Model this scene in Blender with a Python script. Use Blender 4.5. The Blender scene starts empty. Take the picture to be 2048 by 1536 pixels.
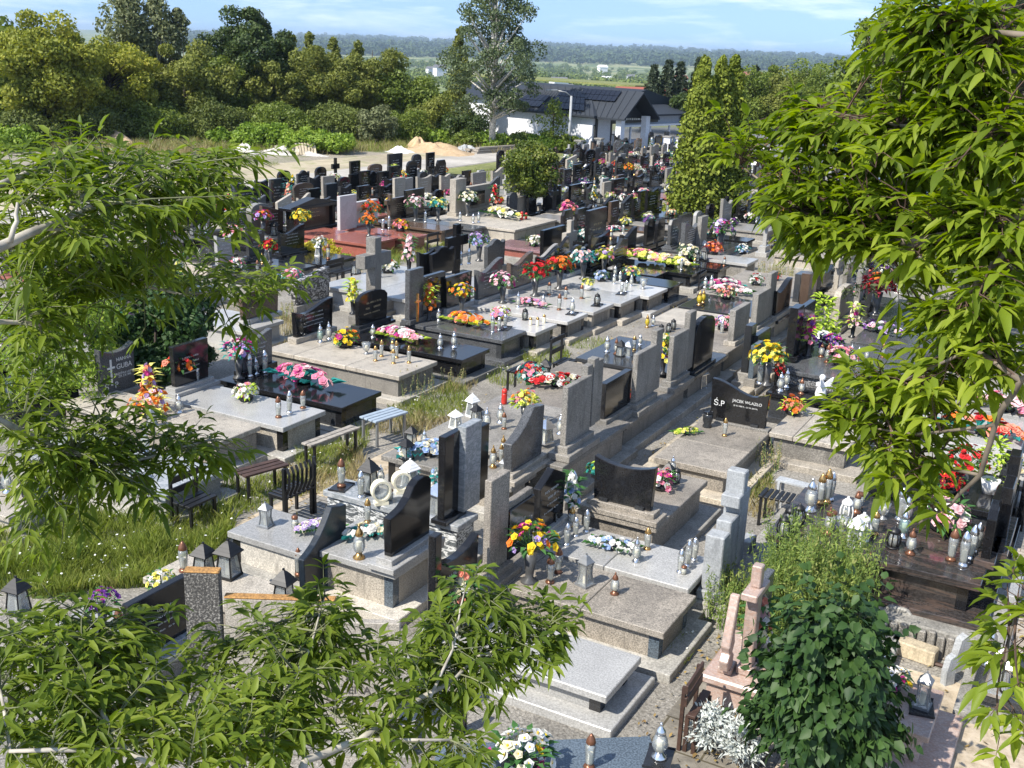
import bpy, math, random
import numpy as np
from mathutils import Vector, Matrix
R = math.radians
SC = bpy.context.scene
COL = SC.collection
random.seed(7)
rng = np.random.default_rng(11)

# ------------------------------------------------------------------ camera
CAM_H, FOC = 6.2, 2202.0
def _cam_matrix(roll, yh, ax):
    r = R(roll)
    d = (768 - yh) * math.cos(r)
    up = -np.array([-math.sin(r), math.cos(r), d / FOC]); up /= np.linalg.norm(up)
    a = ax - 1024
    Y = np.array([a, yh - 768 + math.tan(r) * a, FOC]); Y -= Y.dot(up) * up; Y /= np.linalg.norm(Y)
    X = np.cross(Y, up)
    return np.stack([X, Y, up])
RM = _cam_matrix(2.2, 93, 2300)
cd = bpy.data.cameras.new("camera"); cam = bpy.data.objects.new("camera", cd); COL.objects.link(cam)
m3 = Matrix([[RM[i][0], -RM[i][1], -RM[i][2]] for i in range(3)])
cam.matrix_world = Matrix.Translation((0, 0, CAM_H)) @ m3.to_4x4()
cd.sensor_width = 36; cd.lens = FOC / 2048 * 36; cd.clip_start = 0.1; cd.clip_end = 20000
SC.camera = cam

# ------------------------------------------------------------------ sky and sun
SUN_EL, SUN_AZ = R(47), None
sd = Vector((-0.10, -0.27, 0.31)).normalized()          # towards the sun
SUN_EL = math.asin(sd.z)
w = bpy.data.worlds.new("World"); SC.world = w; w.use_nodes = True
nt = w.node_tree; nt.nodes.clear()
sky = nt.nodes.new("ShaderNodeTexSky"); sky.sky_type = 'NISHITA'; sky.sun_disc = False
sky.sun_elevation = SUN_EL; sky.sun_rotation = math.atan2(sd.x, sd.y)
sky.air_density = 1.0; sky.dust_density = 0.3; sky.ozone_density = 1.2
bg = nt.nodes.new("ShaderNodeBackground"); bg.inputs[1].default_value = 0.15
out = nt.nodes.new("ShaderNodeOutputWorld")
# thin high clouds: noise laid over the sky directions, flattened towards the horizon
tc = nt.nodes.new("ShaderNodeTexCoord")
sep = nt.nodes.new("ShaderNodeSeparateXYZ"); nt.links.new(tc.outputs['Generated'], sep.inputs[0])
mx = nt.nodes.new("ShaderNodeMath"); mx.operation = 'MAXIMUM'; mx.inputs[1].default_value = 0.0
nt.links.new(sep.outputs[2], mx.inputs[0])
cmp_ = nt.nodes.new("ShaderNodeMapping"); cmp_.inputs['Scale'].default_value = (4.5, 4.5, 30); nt.links.new(tc.outputs['Generated'], cmp_.inputs[0])
nz = nt.nodes.new("ShaderNodeTexNoise"); nz.inputs['Scale'].default_value = 1.7; nz.inputs['Detail'].default_value = 9
nz.inputs['Roughness'].default_value = 0.6; nz.inputs['Distortion'].default_value = 0.3
nt.links.new(cmp_.outputs[0], nz.inputs['Vector'])
rp = nt.nodes.new("ShaderNodeValToRGB"); rp.color_ramp.elements[0].position = 0.48; rp.color_ramp.elements[1].position = 0.80
rp.color_ramp.elements[0].color = (0, 0, 0, 1); rp.color_ramp.elements[1].color = (0.65, 0.65, 0.65, 1)
nt.links.new(nz.outputs['Fac'], rp.inputs[0])
# the sky colour is looked up a little above the true direction, so the clear blue reaches down to the horizon
za = nt.nodes.new("ShaderNodeMath"); za.operation = 'MULTIPLY_ADD'; za.inputs[1].default_value = 0.8; za.inputs[2].default_value = 0.22
nt.links.new(mx.outputs[0], za.inputs[0])
cv = nt.nodes.new("ShaderNodeCombineXYZ"); nt.links.new(sep.outputs[0], cv.inputs[0]); nt.links.new(sep.outputs[1], cv.inputs[1]); nt.links.new(za.outputs[0], cv.inputs[2])
nv = nt.nodes.new("ShaderNodeVectorMath"); nv.operation = 'NORMALIZE'; nt.links.new(cv.outputs[0], nv.inputs[0]); nt.links.new(nv.outputs[0], sky.inputs[0])
mixc = nt.nodes.new("ShaderNodeMixRGB"); mixc.inputs[2].default_value = (6.6, 6.9, 7.4, 1)
nt.links.new(rp.outputs[0], mixc.inputs[0]); nt.links.new(sky.outputs[0], mixc.inputs[1])
nt.links.new(mixc.outputs[0], bg.inputs[0]); nt.links.new(bg.outputs[0], out.inputs[0])
sl = bpy.data.lights.new("sun", 'SUN'); sl.energy = 4.5; sl.angle = R(0.53); sl.color = (1, 0.94, 0.84)
so = bpy.data.objects.new("sun", sl); COL.objects.link(so)
so.rotation_euler = sd.to_track_quat('Z', 'Y').to_euler(); so.location = (0, -30, 40)
vs = SC.view_settings; vs.view_transform = 'Standard'; vs.look = 'None'; vs.exposure = 0.70; vs.gamma = 1
SC.cycles.max_bounces = 8; SC.cycles.transparent_max_bounces = 24
SC.cycles.diffuse_bounces = 3; SC.cycles.glossy_bounces = 3; SC.cycles.volume_bounces = 0
SC.cycles.use_denoising = True

# ------------------------------------------------------------------ pixel <-> world helpers (native photo pixels)
CP = np.array([0, 0, CAM_H])
def P(px, py, z=0.0):
    d = RM @ np.array([px - 1024, py - 768, FOC]); t = (z - CAM_H) / d[2]
    return Vector(CP + t * d)
def PD(px, py, dist):
    d = RM @ np.array([px - 1024, py - 768, FOC]); d /= np.linalg.norm(d)
    return Vector(CP + dist * d)
def Q(p):
    c = RM.T @ (np.array(p) - CP); return c[0] / c[2] * FOC + 1024, c[1] / c[2] * FOC + 768, c[2]
def height_at(p, ty):
    """height z above world point p (x,y) whose image row is ty"""
    lo, hi = p[2], p[2] + 60.0
    for _ in range(40):
        mid = (lo + hi) / 2
        if Q((p[0], p[1], mid))[1] > ty: lo = mid
        else: hi = mid
    return lo

# ------------------------------------------------------------------ materials
MATS = {}
def newmat(name):
    m = bpy.data.materials.new(name); m.use_nodes = True; MATS[name] = m
    return m, m.node_tree, m.node_tree.nodes['Principled BSDF']
def N(nt, t, **kw):
    n = nt.nodes.new(t)
    for k, v in kw.items():
        if k in n.inputs: n.inputs[k].default_value = v
        else: setattr(n, k, v)
    return n
def ramp(nt, fac, stops):
    r = nt.nodes.new("ShaderNodeValToRGB"); e = r.color_ramp.elements
    e[0].position, e[0].color = stops[0][0], (*stops[0][1], 1)
    e[1].position, e[1].color = stops[-1][0], (*stops[-1][1], 1)
    for p, c in stops[1:-1]:
        x = e.new(p); x.color = (*c, 1)
    nt.links.new(fac, r.inputs[0]); return r.outputs[0]
def mul(c, k): return tuple(min(1, x * k) for x in c)
def granite(name, c, speck=0.5, scale=55, rough=0.25, stain=0.25, light=None, bump=0.0, veins=None, vmap=(1, 1.6, 3.2)):
    m, nt, b = newmat(name); L = nt.links.new
    tc = N(nt, "ShaderNodeTexCoord"); oi = N(nt, "ShaderNodeObjectInfo")
    n1 = N(nt, "ShaderNodeTexNoise", Scale=scale, Detail=3.0, Roughness=0.7); L(tc.outputs['Object'], n1.inputs['Vector'])
    col = ramp(nt, n1.outputs['Fac'], [(0.36, mul(c, 1 - speck)), (0.5, c), (0.64, light or mul(c, 1 + speck))])
    n2 = N(nt, "ShaderNodeTexNoise", Scale=1.7, Detail=6.0, Roughness=0.65); L(tc.outputs['Object'], n2.inputs['Vector'])
    s = ramp(nt, n2.outputs['Fac'], [(0.32, (1 - stain,) * 3), (0.6, (1.0,) * 3)])
    mm = N(nt, "ShaderNodeMixRGB", blend_type='MULTIPLY'); mm.inputs[0].default_value = 1
    L(col, mm.inputs[1]); L(s, mm.inputs[2]); last = mm.outputs[0]
    if rough >= 0.45 and not veins:   # weathered stone: lichen spots and dirt runs
        n4 = N(nt, "ShaderNodeTexNoise", Scale=7.0, Detail=8.0, Roughness=0.75); mp4 = N(nt, "ShaderNodeMapping"); mp4.inputs['Scale'].default_value = (1, 1, 0.25); L(tc.outputs['Object'], mp4.inputs[0]); L(mp4.outputs[0], n4.inputs['Vector'])
        f4 = ramp(nt, n4.outputs['Fac'], [(0.52, (0,) * 3), (0.66, (0.75,) * 3)]); m4 = N(nt, "ShaderNodeMixRGB"); L(f4, m4.inputs[0]); L(last, m4.inputs[1]); m4.inputs[2].default_value = (*mul(c, 0.45), 1); last = m4.outputs[0]
    if veins:
        vc, vscale, th = veins
        wv = N(nt, "ShaderNodeTexNoise", Scale=vscale, Detail=8.0, Roughness=0.6, Distortion=1.6)
        mp = N(nt, "ShaderNodeMapping"); mp.inputs['Scale'].default_value = vmap; mp.inputs['Rotation'].default_value = (0.3, 0.2, 0.5) if vmap[1] < 3 else (0, 0, 0.12)
        L(tc.outputs['Object'], mp.inputs[0]); L(mp.outputs[0], wv.inputs['Vector'])
        f = ramp(nt, wv.outputs['Fac'], [(0.5 - th, (0,) * 3), (0.5, (1,) * 3), (0.5 + th, (0,) * 3)])
        m2 = N(nt, "ShaderNodeMixRGB"); L(f, m2.inputs[0]); L(last, m2.inputs[1]); m2.inputs[2].default_value = (*vc, 1); last = m2.outputs[0]
    hv = N(nt, "ShaderNodeHueSaturation"); mr = N(nt, "ShaderNodeMapRange"); mr.inputs[3].default_value = 0.84; mr.inputs[4].default_value = 1.16
    L(oi.outputs['Random'], mr.inputs[0]); L(mr.outputs[0], hv.inputs['Value']); L(last, hv.inputs['Color'])
    L(hv.outputs[0], b.inputs['Base Color'])
    rr = N(nt, "ShaderNodeMapRange"); rr.inputs[3].default_value = rough * 0.7; rr.inputs[4].default_value = min(1, rough * 1.5)
    L(n2.outputs['Fac'], rr.inputs[0]); L(rr.outputs[0], b.inputs['Roughness'])
    if bump:
        bp = N(nt, "ShaderNodeBump", Strength=bump, Distance=0.01); L(n1.outputs['Fac'], bp.inputs['Height']); L(bp.outputs[0], b.inputs['Normal'])
    return m
granite('black_granite', (0.012, 0.012, 0.013), 0.5, 90, 0.09, 0.1)
granite('charcoal_granite', (0.035, 0.037, 0.04), 0.55, 80, 0.13, 0.15)
granite('dark_grey_granite', (0.085, 0.088, 0.092), 0.6, 60, 0.2, 0.2)
granite('blue_grey_granite', (0.09, 0.115, 0.14), 0.5, 60, 0.2, 0.2)
granite('speckled_granite', (0.13, 0.13, 0.13), 0.95, 45, 0.25, 0.1, light=(0.5, 0.5, 0.5))
granite('grey_granite', (0.27, 0.255, 0.23), 0.45, 60, 0.3, 0.25)
granite('light_granite', (0.35, 0.345, 0.33), 0.24, 55, 0.22, 0.18)
granite('white_granite', (0.45, 0.44, 0.42), 0.2, 55, 0.2, 0.15)
granite('brown_terrazzo', (0.27, 0.24, 0.20), 0.55, 70, 0.55, 0.35, bump=0.15)
granite('grey_terrazzo', (0.235, 0.22, 0.195), 0.55, 70, 0.55, 0.35, bump=0.15)
granite('beige_terrazzo', (0.40, 0.36, 0.30), 0.45, 70, 0.5, 0.25, bump=0.1)
granite('pale_terrazzo', (0.46, 0.43, 0.375), 0.35, 70, 0.5, 0.2)
granite('pebble_terrazzo', (0.07, 0.066, 0.06), 0.5, 52, 0.8, 0.5, light=(0.36, 0.34, 0.30), bump=0.4)
granite('red_granite', (0.30, 0.105, 0.08), 0.4, 60, 0.16, 0.2)
granite('plum_granite', (0.24, 0.14, 0.15), 0.4, 60, 0.16, 0.2)
granite('brown_granite', (0.11, 0.075, 0.055), 0.5, 60, 0.14, 0.2)
granite('pink_granite', (0.46, 0.355, 0.305), 0.2, 40, 0.28, 0.2, veins=((0.4, 0.26, 0.2), 5.0, 0.05))
granite('grey_marble', (0.38, 0.39, 0.395), 0.12, 30, 0.18, 0.2, veins=((0.2, 0.22, 0.23), 3.0, 0.07))
granite('dark_marble', (0.10, 0.11, 0.115), 0.3, 30, 0.2, 0.3, veins=((0.72, 0.73, 0.72), 3.5, 0.06))
granite('striped_stone', (0.03, 0.03, 0.033), 0.4, 30, 0.3, 0.3, veins=((0.5, 0.48, 0.45), 2.0, 0.035))
granite('aurora_granite', (0.045, 0.04, 0.038), 0.4, 30, 0.1, 0.3, veins=((0.10, 0.07, 0.057), 1.1, 0.05), vmap=(0.5, 3.5, 5.0))
granite('navy_granite', (0.016, 0.024, 0.034), 0.5, 60, 0.3, 0.2)
granite('white_marble', (0.6, 0.58, 0.56), 0.08, 30, 0.25, 0.1)
granite('concrete', (0.36, 0.345, 0.31), 0.3, 45, 0.85, 0.45, bump=0.3)
granite('dark_concrete', (0.17, 0.165, 0.15), 0.35, 45, 0.85, 0.45, bump=0.3)
granite('blue_concrete', (0.36, 0.375, 0.385), 0.2, 45, 0.8, 0.35, bump=0.2)
granite('warm_concrete', (0.47, 0.41, 0.32), 0.3, 45, 0.85, 0.45, bump=0.3)
granite('limestone', (0.62, 0.52, 0.36), 0.2, 40, 0.9, 0.35, bump=0.3)
granite('orange_lichen_stone', (0.36, 0.19, 0.06), 0.4, 50, 0.9, 0.6, bump=0.3)
def plain(name, c, rough=0.5, metal=0.0, emit=None, var=0.0, trans=0.0):
    m, nt, b = newmat(name)
    b.inputs['Base Color'].default_value = (*c, 1); b.inputs['Roughness'].default_value = rough; b.inputs['Metallic'].default_value = metal
    L = nt.links.new
    tc = N(nt, "ShaderNodeTexCoord"); n = N(nt, "ShaderNodeTexNoise", Scale=14.0, Detail=3.0); L(tc.outputs['Object'], n.inputs['Vector'])
    v = 0.12 + var
    L(ramp(nt, n.outputs['Fac'], [(0.3, mul(c, 1 - v)), (0.7, mul(c, 1 + v))]), b.inputs['Base Color'])
    if trans:
        tr = N(nt, "ShaderNodeBsdfTranslucent"); ms = N(nt, "ShaderNodeMixShader"); ms.inputs[0].default_value = trans
        tr.inputs[0].default_value = (*mul(c, 1.3), 1)
        o = nt.nodes['Material Output']; L(b.outputs[0], ms.inputs[1]); L(tr.outputs[0], ms.inputs[2]); L(ms.outputs[0], o.inputs[0])
    return m
def leafmat(name, c, c2, rough=0.45, trans=0.35, scale=3.0, tc2=None):
    """leaf blades: two natural greens mixed per patch and per leaf, light passes through them"""
    m, nt, b = newmat(name); L = nt.links.new
    g = N(nt, "ShaderNodeNewGeometry"); n = N(nt, "ShaderNodeTexNoise", Scale=scale, Detail=2.0); L(g.outputs['Position'], n.inputs['Vector'])
    ad = N(nt, "ShaderNodeMath", operation='MULTIPLY_ADD'); ad.inputs[1].default_value = 0.55
    L(g.outputs['Random Per Island'], ad.inputs[0]); 
    sb = N(nt, "ShaderNodeMath", operation='MULTIPLY_ADD'); sb.inputs[1].default_value = 0.9; sb.inputs[2].default_value = -0.22; L(n.outputs['Fac'], sb.inputs[0])
    L(sb.outputs[0], ad.inputs[2])
    col = ramp(nt, ad.outputs[0], [(0.15, c), (0.85, c2)] if not tc2 else [(0.1, c), (0.6, c2), (0.95, tc2)])
    L(col, b.inputs['Base Color']); b.inputs['Roughness'].default_value = rough; b.inputs['Specular IOR Level'].default_value = 0.3
    tr = N(nt, "ShaderNodeBsdfTranslucent"); ms = N(nt, "ShaderNodeMixShader"); ms.inputs[0].default_value = trans
    hs = N(nt, "ShaderNodeHueSaturation", Saturation=1.1, Value=1.5); L(col, hs.inputs['Color']); L(hs.outputs[0], tr.inputs[0])
    o = nt.nodes['Material Output']; L(b.outputs[0], ms.inputs[1]); L(tr.outputs[0], ms.inputs[2]); L(ms.outputs[0], o.inputs[0])
    return m
def glassmat(name, tint=(1, 1, 1), body=0.12, bc=(0.8, 0.85, 0.85)):
    m, nt, b = newmat(name); L = nt.links.new; o = nt.nodes['Material Output']
    t = N(nt, "ShaderNodeBsdfTransparent"); t.inputs[0].default_value = (*tint, 1)
    g = N(nt, "ShaderNodeBsdfGlossy", Roughness=0.06); d = N(nt, "ShaderNodeBsdfDiffuse"); d.inputs[0].default_value = (*bc, 1)
    f = N(nt, "ShaderNodeFresnel", IOR=1.5); a = N(nt, "ShaderNodeMixShader"); c = N(nt, "ShaderNodeMixShader")
    a.inputs[0].default_value = body; L(t.outputs[0], a.inputs[1]); L(d.outputs[0], a.inputs[2])
    mr = N(nt, "ShaderNodeMapRange"); mr.inputs[3].default_value = 0.08; mr.inputs[4].default_value = 0.9; L(f.outputs[0], mr.inputs[0])
    L(mr.outputs[0], c.inputs[0]); L(a.outputs[0], c.inputs[1]); L(g.outputs[0], c.inputs[2]); L(c.outputs[0], o.inputs[0]); nt.nodes.remove(b)
    return m
glassmat('clear_glass', (0.97, 0.98, 0.97), 0.2); glassmat('yellow_glass', (0.95, 0.8, 0.1), 0.45, (0.8, 0.62, 0.03)); glassmat('green_glass', (0.75, 0.88, 0.85), 0.2, (0.5, 0.7, 0.68))
glassmat('window_glass', (0.25, 0.3, 0.33), 0.5, (0.03, 0.04, 0.05))
plain('gold_metal', (0.55, 0.33, 0.12), 0.25, 0.9); plain('silver_metal', (0.75, 0.75, 0.76), 0.2, 0.95); plain('black_metal', (0.009, 0.009, 0.010), 0.45)
plain('white_paint', (0.82, 0.82, 0.8), 0.4); plain('wax', (0.78, 0.72, 0.55), 0.6); plain('red_plastic', (0.5, 0.03, 0.02), 0.3); plain('bronze_lid', (0.2, 0.09, 0.05), 0.3, 0.5)
plain('cream_plastic', (0.78, 0.73, 0.55), 0.4); plain('white_ceramic', (0.85, 0.84, 0.82), 0.25); plain('black_plastic', (0.02, 0.02, 0.022), 0.25); plain('vase_grey', (0.07, 0.07, 0.07), 0.3)
plain('terracotta', (0.42, 0.2, 0.1), 0.7); plain('wicker', (0.45, 0.3, 0.15), 0.8); plain('lettering', (0.62, 0.62, 0.6), 0.6); plain('gold_lettering', (0.65, 0.5, 0.28), 0.5); plain('dark_lettering', (0.07, 0.06, 0.05), 0.7)
plain('brown_wood', (0.06, 0.032, 0.022), 0.6, var=0.2); plain('weathered_wood', (0.30, 0.27, 0.23), 0.8, var=0.2); plain('blue_grey_paint', (0.30, 0.36, 0.42), 0.5); plain('grey_metal', (0.25, 0.26, 0.27), 0.4, 0.5)
plain('bark_pale', (0.36, 0.33, 0.28), 0.85, var=0.35); plain('bark_dark', (0.06, 0.045, 0.035), 0.9, var=0.4); plain('bark_birch', (0.5, 0.48, 0.44), 0.8, var=0.4); plain('stem_green', (0.1, 0.16, 0.04), 0.6)
plain('twig_dark', (0.085, 0.05, 0.035), 0.8, var=0.3); plain('twig_green', (0.13, 0.14, 0.07), 0.8, var=0.3)
PET = dict(white=(0.85, 0.84, 0.8), cream=(0.85, 0.78, 0.55), yellow=(0.88, 0.62, 0.02), lemon=(0.85, 0.8, 0.18), orange=(0.85, 0.22, 0.02), salmon=(0.85, 0.30, 0.2), red=(0.62, 0.015, 0.02),
           pink=(0.85, 0.28, 0.40), pale_pink=(0.88, 0.55, 0.58), magenta=(0.55, 0.03, 0.25), purple=(0.22, 0.05, 0.36), lilac=(0.5, 0.36, 0.7), blue=(0.35, 0.48, 0.75), teal=(0.02, 0.30, 0.27), lime=(0.45, 0.6, 0.05), green=(0.05, 0.16, 0.03), burgundy=(0.25, 0.01, 0.03))
for k, v in PET.items(): plain('petal_' + k, mul(v, 0.85), 0.75, trans=0.2, var=0.12)

# ------------------------------------------------------------------ mesh helpers
class MB:
    def __init__(s): s.v = []; s.f = []; s.m = []; s.mats = []; s.sm = False
    def mi(s, mat):
        if mat not in s.mats: s.mats.append(mat)
        return s.mats.index(mat)
    def quad(s, a, b, c, d, mat=None):
        i = len(s.v); s.v += [a, b, c, d]; s.f.append((i, i + 1, i + 2, i + 3)); s.m.append(s.mi(mat) if mat else 0)
    def tri(s, a, b, c, mat=None):
        i = len(s.v); s.v += [a, b, c]; s.f.append((i, i + 1, i + 2)); s.m.append(s.mi(mat) if mat else 0)
    def box(s, x0, x1, y0, y1, z0, z1, mat=None):
        i = len(s.v)
        s.v += [(x0, y0, z0), (x1, y0, z0), (x1, y1, z0), (x0, y1, z0), (x0, y0, z1), (x1, y0, z1), (x1, y1, z1), (x0, y1, z1)]
        for f in ((0, 3, 2, 1), (4, 5, 6, 7), (0, 1, 5, 4), (1, 2, 6, 5), (2, 3, 7, 6), (3, 0, 4, 7)):
            s.f.append(tuple(i + k for k in f)); s.m.append(s.mi(mat) if mat else 0)
        return s
    def obox(s, c, ax, ay, az, mat=None):
        """box by centre and three half-axis vectors"""
        i = len(s.v); c = Vector(c); ax, ay, az = Vector(ax), Vector(ay), Vector(az)
        for sz in (-1, 1):
            for sx, sy in ((-1, -1), (1, -1), (1, 1), (-1, 1)): s.v.append(tuple(c + ax * sx + ay * sy + az * sz))
        for f in ((0, 3, 2, 1), (4, 5, 6, 7), (0, 1, 5, 4), (1, 2, 6, 5), (2, 3, 7, 6), (3, 0, 4, 7)):
            s.f.append(tuple(i + k for k in f)); s.m.append(s.mi(mat) if mat else 0)
        return s
    def prism(s, pts, o, u, v, w, mat=None):
        """outline pts (a,b) in plane o+a*u+b*v, extruded by w"""
        o, u, v, w = Vector(o), Vector(u), Vector(v), Vector(w); n = len(pts); i = len(s.v)
        for k in (0, 1):
            for a, b in pts: s.v.append(tuple(o + u * a + v * b + w * k))
        s.f.append(tuple(i + n - 1 - k for k in range(n))); s.f.append(tuple(i + n + k for k in range(n)))
        for k in range(n): s.f.append((i + k, i + (k + 1) % n, i + n + (k + 1) % n, i + n + k))
        s.m += [s.mi(mat) if mat else 0] * (n + 2)
        return s
    def lathe(s, prof, c=(0, 0, 0), n=12, mat=None, sq=False):
        i = len(s.v); c = Vector(c)
        for r, z in prof:
            for k in range(n):
                a = 2 * math.pi * (k + 0.5) / n; s.v.append((c.x + r * math.cos(a), c.y + r * math.sin(a), c.z + z))
        for j in range(len(prof) - 1):
            for k in range(n):
                s.f.append((i + j * n + k, i + j * n + (k + 1) % n, i + (j + 1) * n + (k + 1) % n, i + (j + 1) * n + k)); s.m.append(s.mi(mat) if mat else 0)
        s.f.append(tuple(i + n - 1 - k for k in range(n))); s.f.append(tuple(i + (len(prof) - 1) * n + k for k in range(n))); s.m += [s.mi(mat) if mat else 0] * 2
        return s
    def tube(s, pts, rad, n=6, mat=None):
        pts = [Vector(p) for p in pts]
        if not hasattr(rad, '__len__'): rad = [rad] * len(pts)
        i = len(s.v); prev = None
        for j, p in enumerate(pts):
            d = (pts[min(j + 1, len(pts) - 1)] - pts[max(j - 1, 0)]).normalized()
            a = d.cross(Vector((0, 0, 1)) if abs(d.z) < 0.9 else Vector((1, 0, 0))).normalized()
            if prev is not None:
                a = (prev - d * prev.dot(d)).normalized()
            prev = a; b = d.cross(a)
            for k in range(n):
                t = 2 * math.pi * k / n; s.v.append(tuple(p + (a * math.cos(t) + b * math.sin(t)) * rad[j]))
        for j in range(len(pts) - 1):
            for k in range(n):
                s.f.append((i + j * n + k, i + j * n + (k + 1) % n, i + (j + 1) * n + (k + 1) % n, i + (j + 1) * n + k)); s.m.append(s.mi(mat) if mat else 0)
        s.f.append(tuple(i + n - 1 - k for k in range(n))); s.f.append(tuple(i + (len(pts) - 1) * n + k for k in range(n))); s.m += [s.mi(mat) if mat else 0] * 2
        return s
    def mesh(s, name, mat=None, smooth=False):
        me = bpy.data.meshes.new(name); me.from_pydata([tuple(v) for v in s.v], [], s.f)
        ms = s.mats if s.mats else [mat]
        for k in ms: me.materials.append(MATS[k])
        if s.mats: me.polygons.foreach_set('material_index', s.m)
        if smooth: me.polygons.foreach_set('use_smooth', [True] * len(s.f))
        me.update(); return me
def link(name, data, parent=None, loc=None):
    o = bpy.data.objects.new(name, data); COL.objects.link(o)
    if parent is not None: o.parent = parent
    if loc is not None: o.location = loc
    return o
def part(name, mb, mat, parent, smooth=False, bevel=0.0):
    o = link(name, mb.mesh(name, mat, smooth), parent)
    if bevel: add_bevel(o, bevel)
    return o
def add_bevel(o, wdt=0.008, seg=1):
    b = o.modifiers.new("bevel", 'BEVEL'); b.width = wdt; b.segments = seg; b.limit_method = 'ANGLE'; b.angle_limit = R(40)
USED = {}
def tag(o, label, cat, group=None):
    o['label'] = label; o['category'] = cat
    if group: o['group'] = group
    return o
def thing(name, label, cat, loc, rz=0.0, group=None):
    o = link(name, None, None, loc); o.rotation_euler = (0, 0, rz); o.empty_display_size = 0.1
    return tag(o, label, cat, group)
def struct(o, kind='structure'): o['kind'] = kind; return o
def fastmesh(name, V, F, mats, smooth=False, midx=None):
    """V (n,3), F (m,k) numpy"""
    me = bpy.data.meshes.new(name); k = F.shape[1]
    me.vertices.add(len(V)); me.vertices.foreach_set('co', V.astype(np.float32).ravel())
    me.loops.add(F.size); me.loops.foreach_set('vertex_index', F.astype(np.int32).ravel())
    me.polygons.add(len(F)); me.polygons.foreach_set('loop_start', np.arange(0, F.size, k, dtype=np.int32))
    me.polygons.foreach_set('loop_total', np.full(len(F), k, dtype=np.int32))
    for m in mats: me.materials.append(MATS[m])
    if midx is not None: me.polygons.foreach_set('material_index', midx.astype(np.int32))
    if smooth: me.polygons.foreach_set('use_smooth', np.ones(len(F), bool))
    me.update(calc_edges=True); me.validate(); return me
def unit(a): return a / np.maximum(np.linalg.norm(a, axis=-1, keepdims=True), 1e-9)
def rhombs(C, nrm, size, asp=0.5, jit=0.6):
    """one pointed quad leaf at each centre, roughly facing nrm"""
    n = len(C); nn = unit(nrm + rng.normal(0, jit, (n, 3))); t = unit(np.cross(nn, rng.normal(0, 1, (n, 3)))); b = np.cross(nn, t)
    s = (size * rng.uniform(0.6, 1.3, n))[:, None]
    V = np.stack([C - t * s, C - b * s * asp, C + t * s, C + b * s * asp], 1).reshape(-1, 3)
    return V, np.arange(4 * n).reshape(n, 4)
def lances(base, dirv, side, length, width, droop=0.25, fold=0.25):
    """folded, drooping lance-shaped leaf blades with a midrib: 8 verts, 6 quads/tris written as quads"""
    n = len(base); L = length[:, None]; W = width[:, None]; up = unit(np.cross(side, dirv)); up *= np.sign(up[:, 2:3] + 1e-6)
    z = np.array([0, 0, -1.0])
    def pt(t): return base + dirv * L * t + z * (droop * L * t * t)
    m0, m1, m2, m3 = pt(0), pt(0.33), pt(0.68), pt(1.0)
    l1 = m1 + side * W * 0.5 + up * W * fold; l2 = m2 + side * W * 0.36 + up * W * fold
    r1 = m1 - side * W * 0.5 + up * W * fold; r2 = m2 - side * W * 0.36 + up * W * fold
    V = np.stack([m0, m1, m2, m3, l1, l2, r1, r2], 1).reshape(-1, 3)
    i = np.arange(n)[:, None] * 8
    T = np.array([[0, 1, 4], [1, 5, 4], [1, 2, 5], [2, 3, 5], [0, 6, 1], [6, 7, 1], [7, 2, 1], [7, 3, 2]])
    F = (i[:, :, None] + T[None]).reshape(-1, 3)
    return V, F
ORD = ['first', 'second', 'third', 'fourth', 'fifth', 'sixth', 'seventh', 'eighth', 'ninth', 'tenth', 'eleventh', 'twelfth', 'thirteenth', 'fourteenth', 'fifteenth', 'sixteenth', 'seventeenth', 'eighteenth', 'nineteenth', 'twentieth',
       'twenty-first', 'twenty-second', 'twenty-third', 'twenty-fourth', 'twenty-fifth', 'twenty-sixth', 'twenty-seventh', 'twenty-eighth', 'twenty-ninth', 'thirtieth', 'thirty-first', 'thirty-second', 'thirty-third', 'thirty-fourth']
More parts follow.
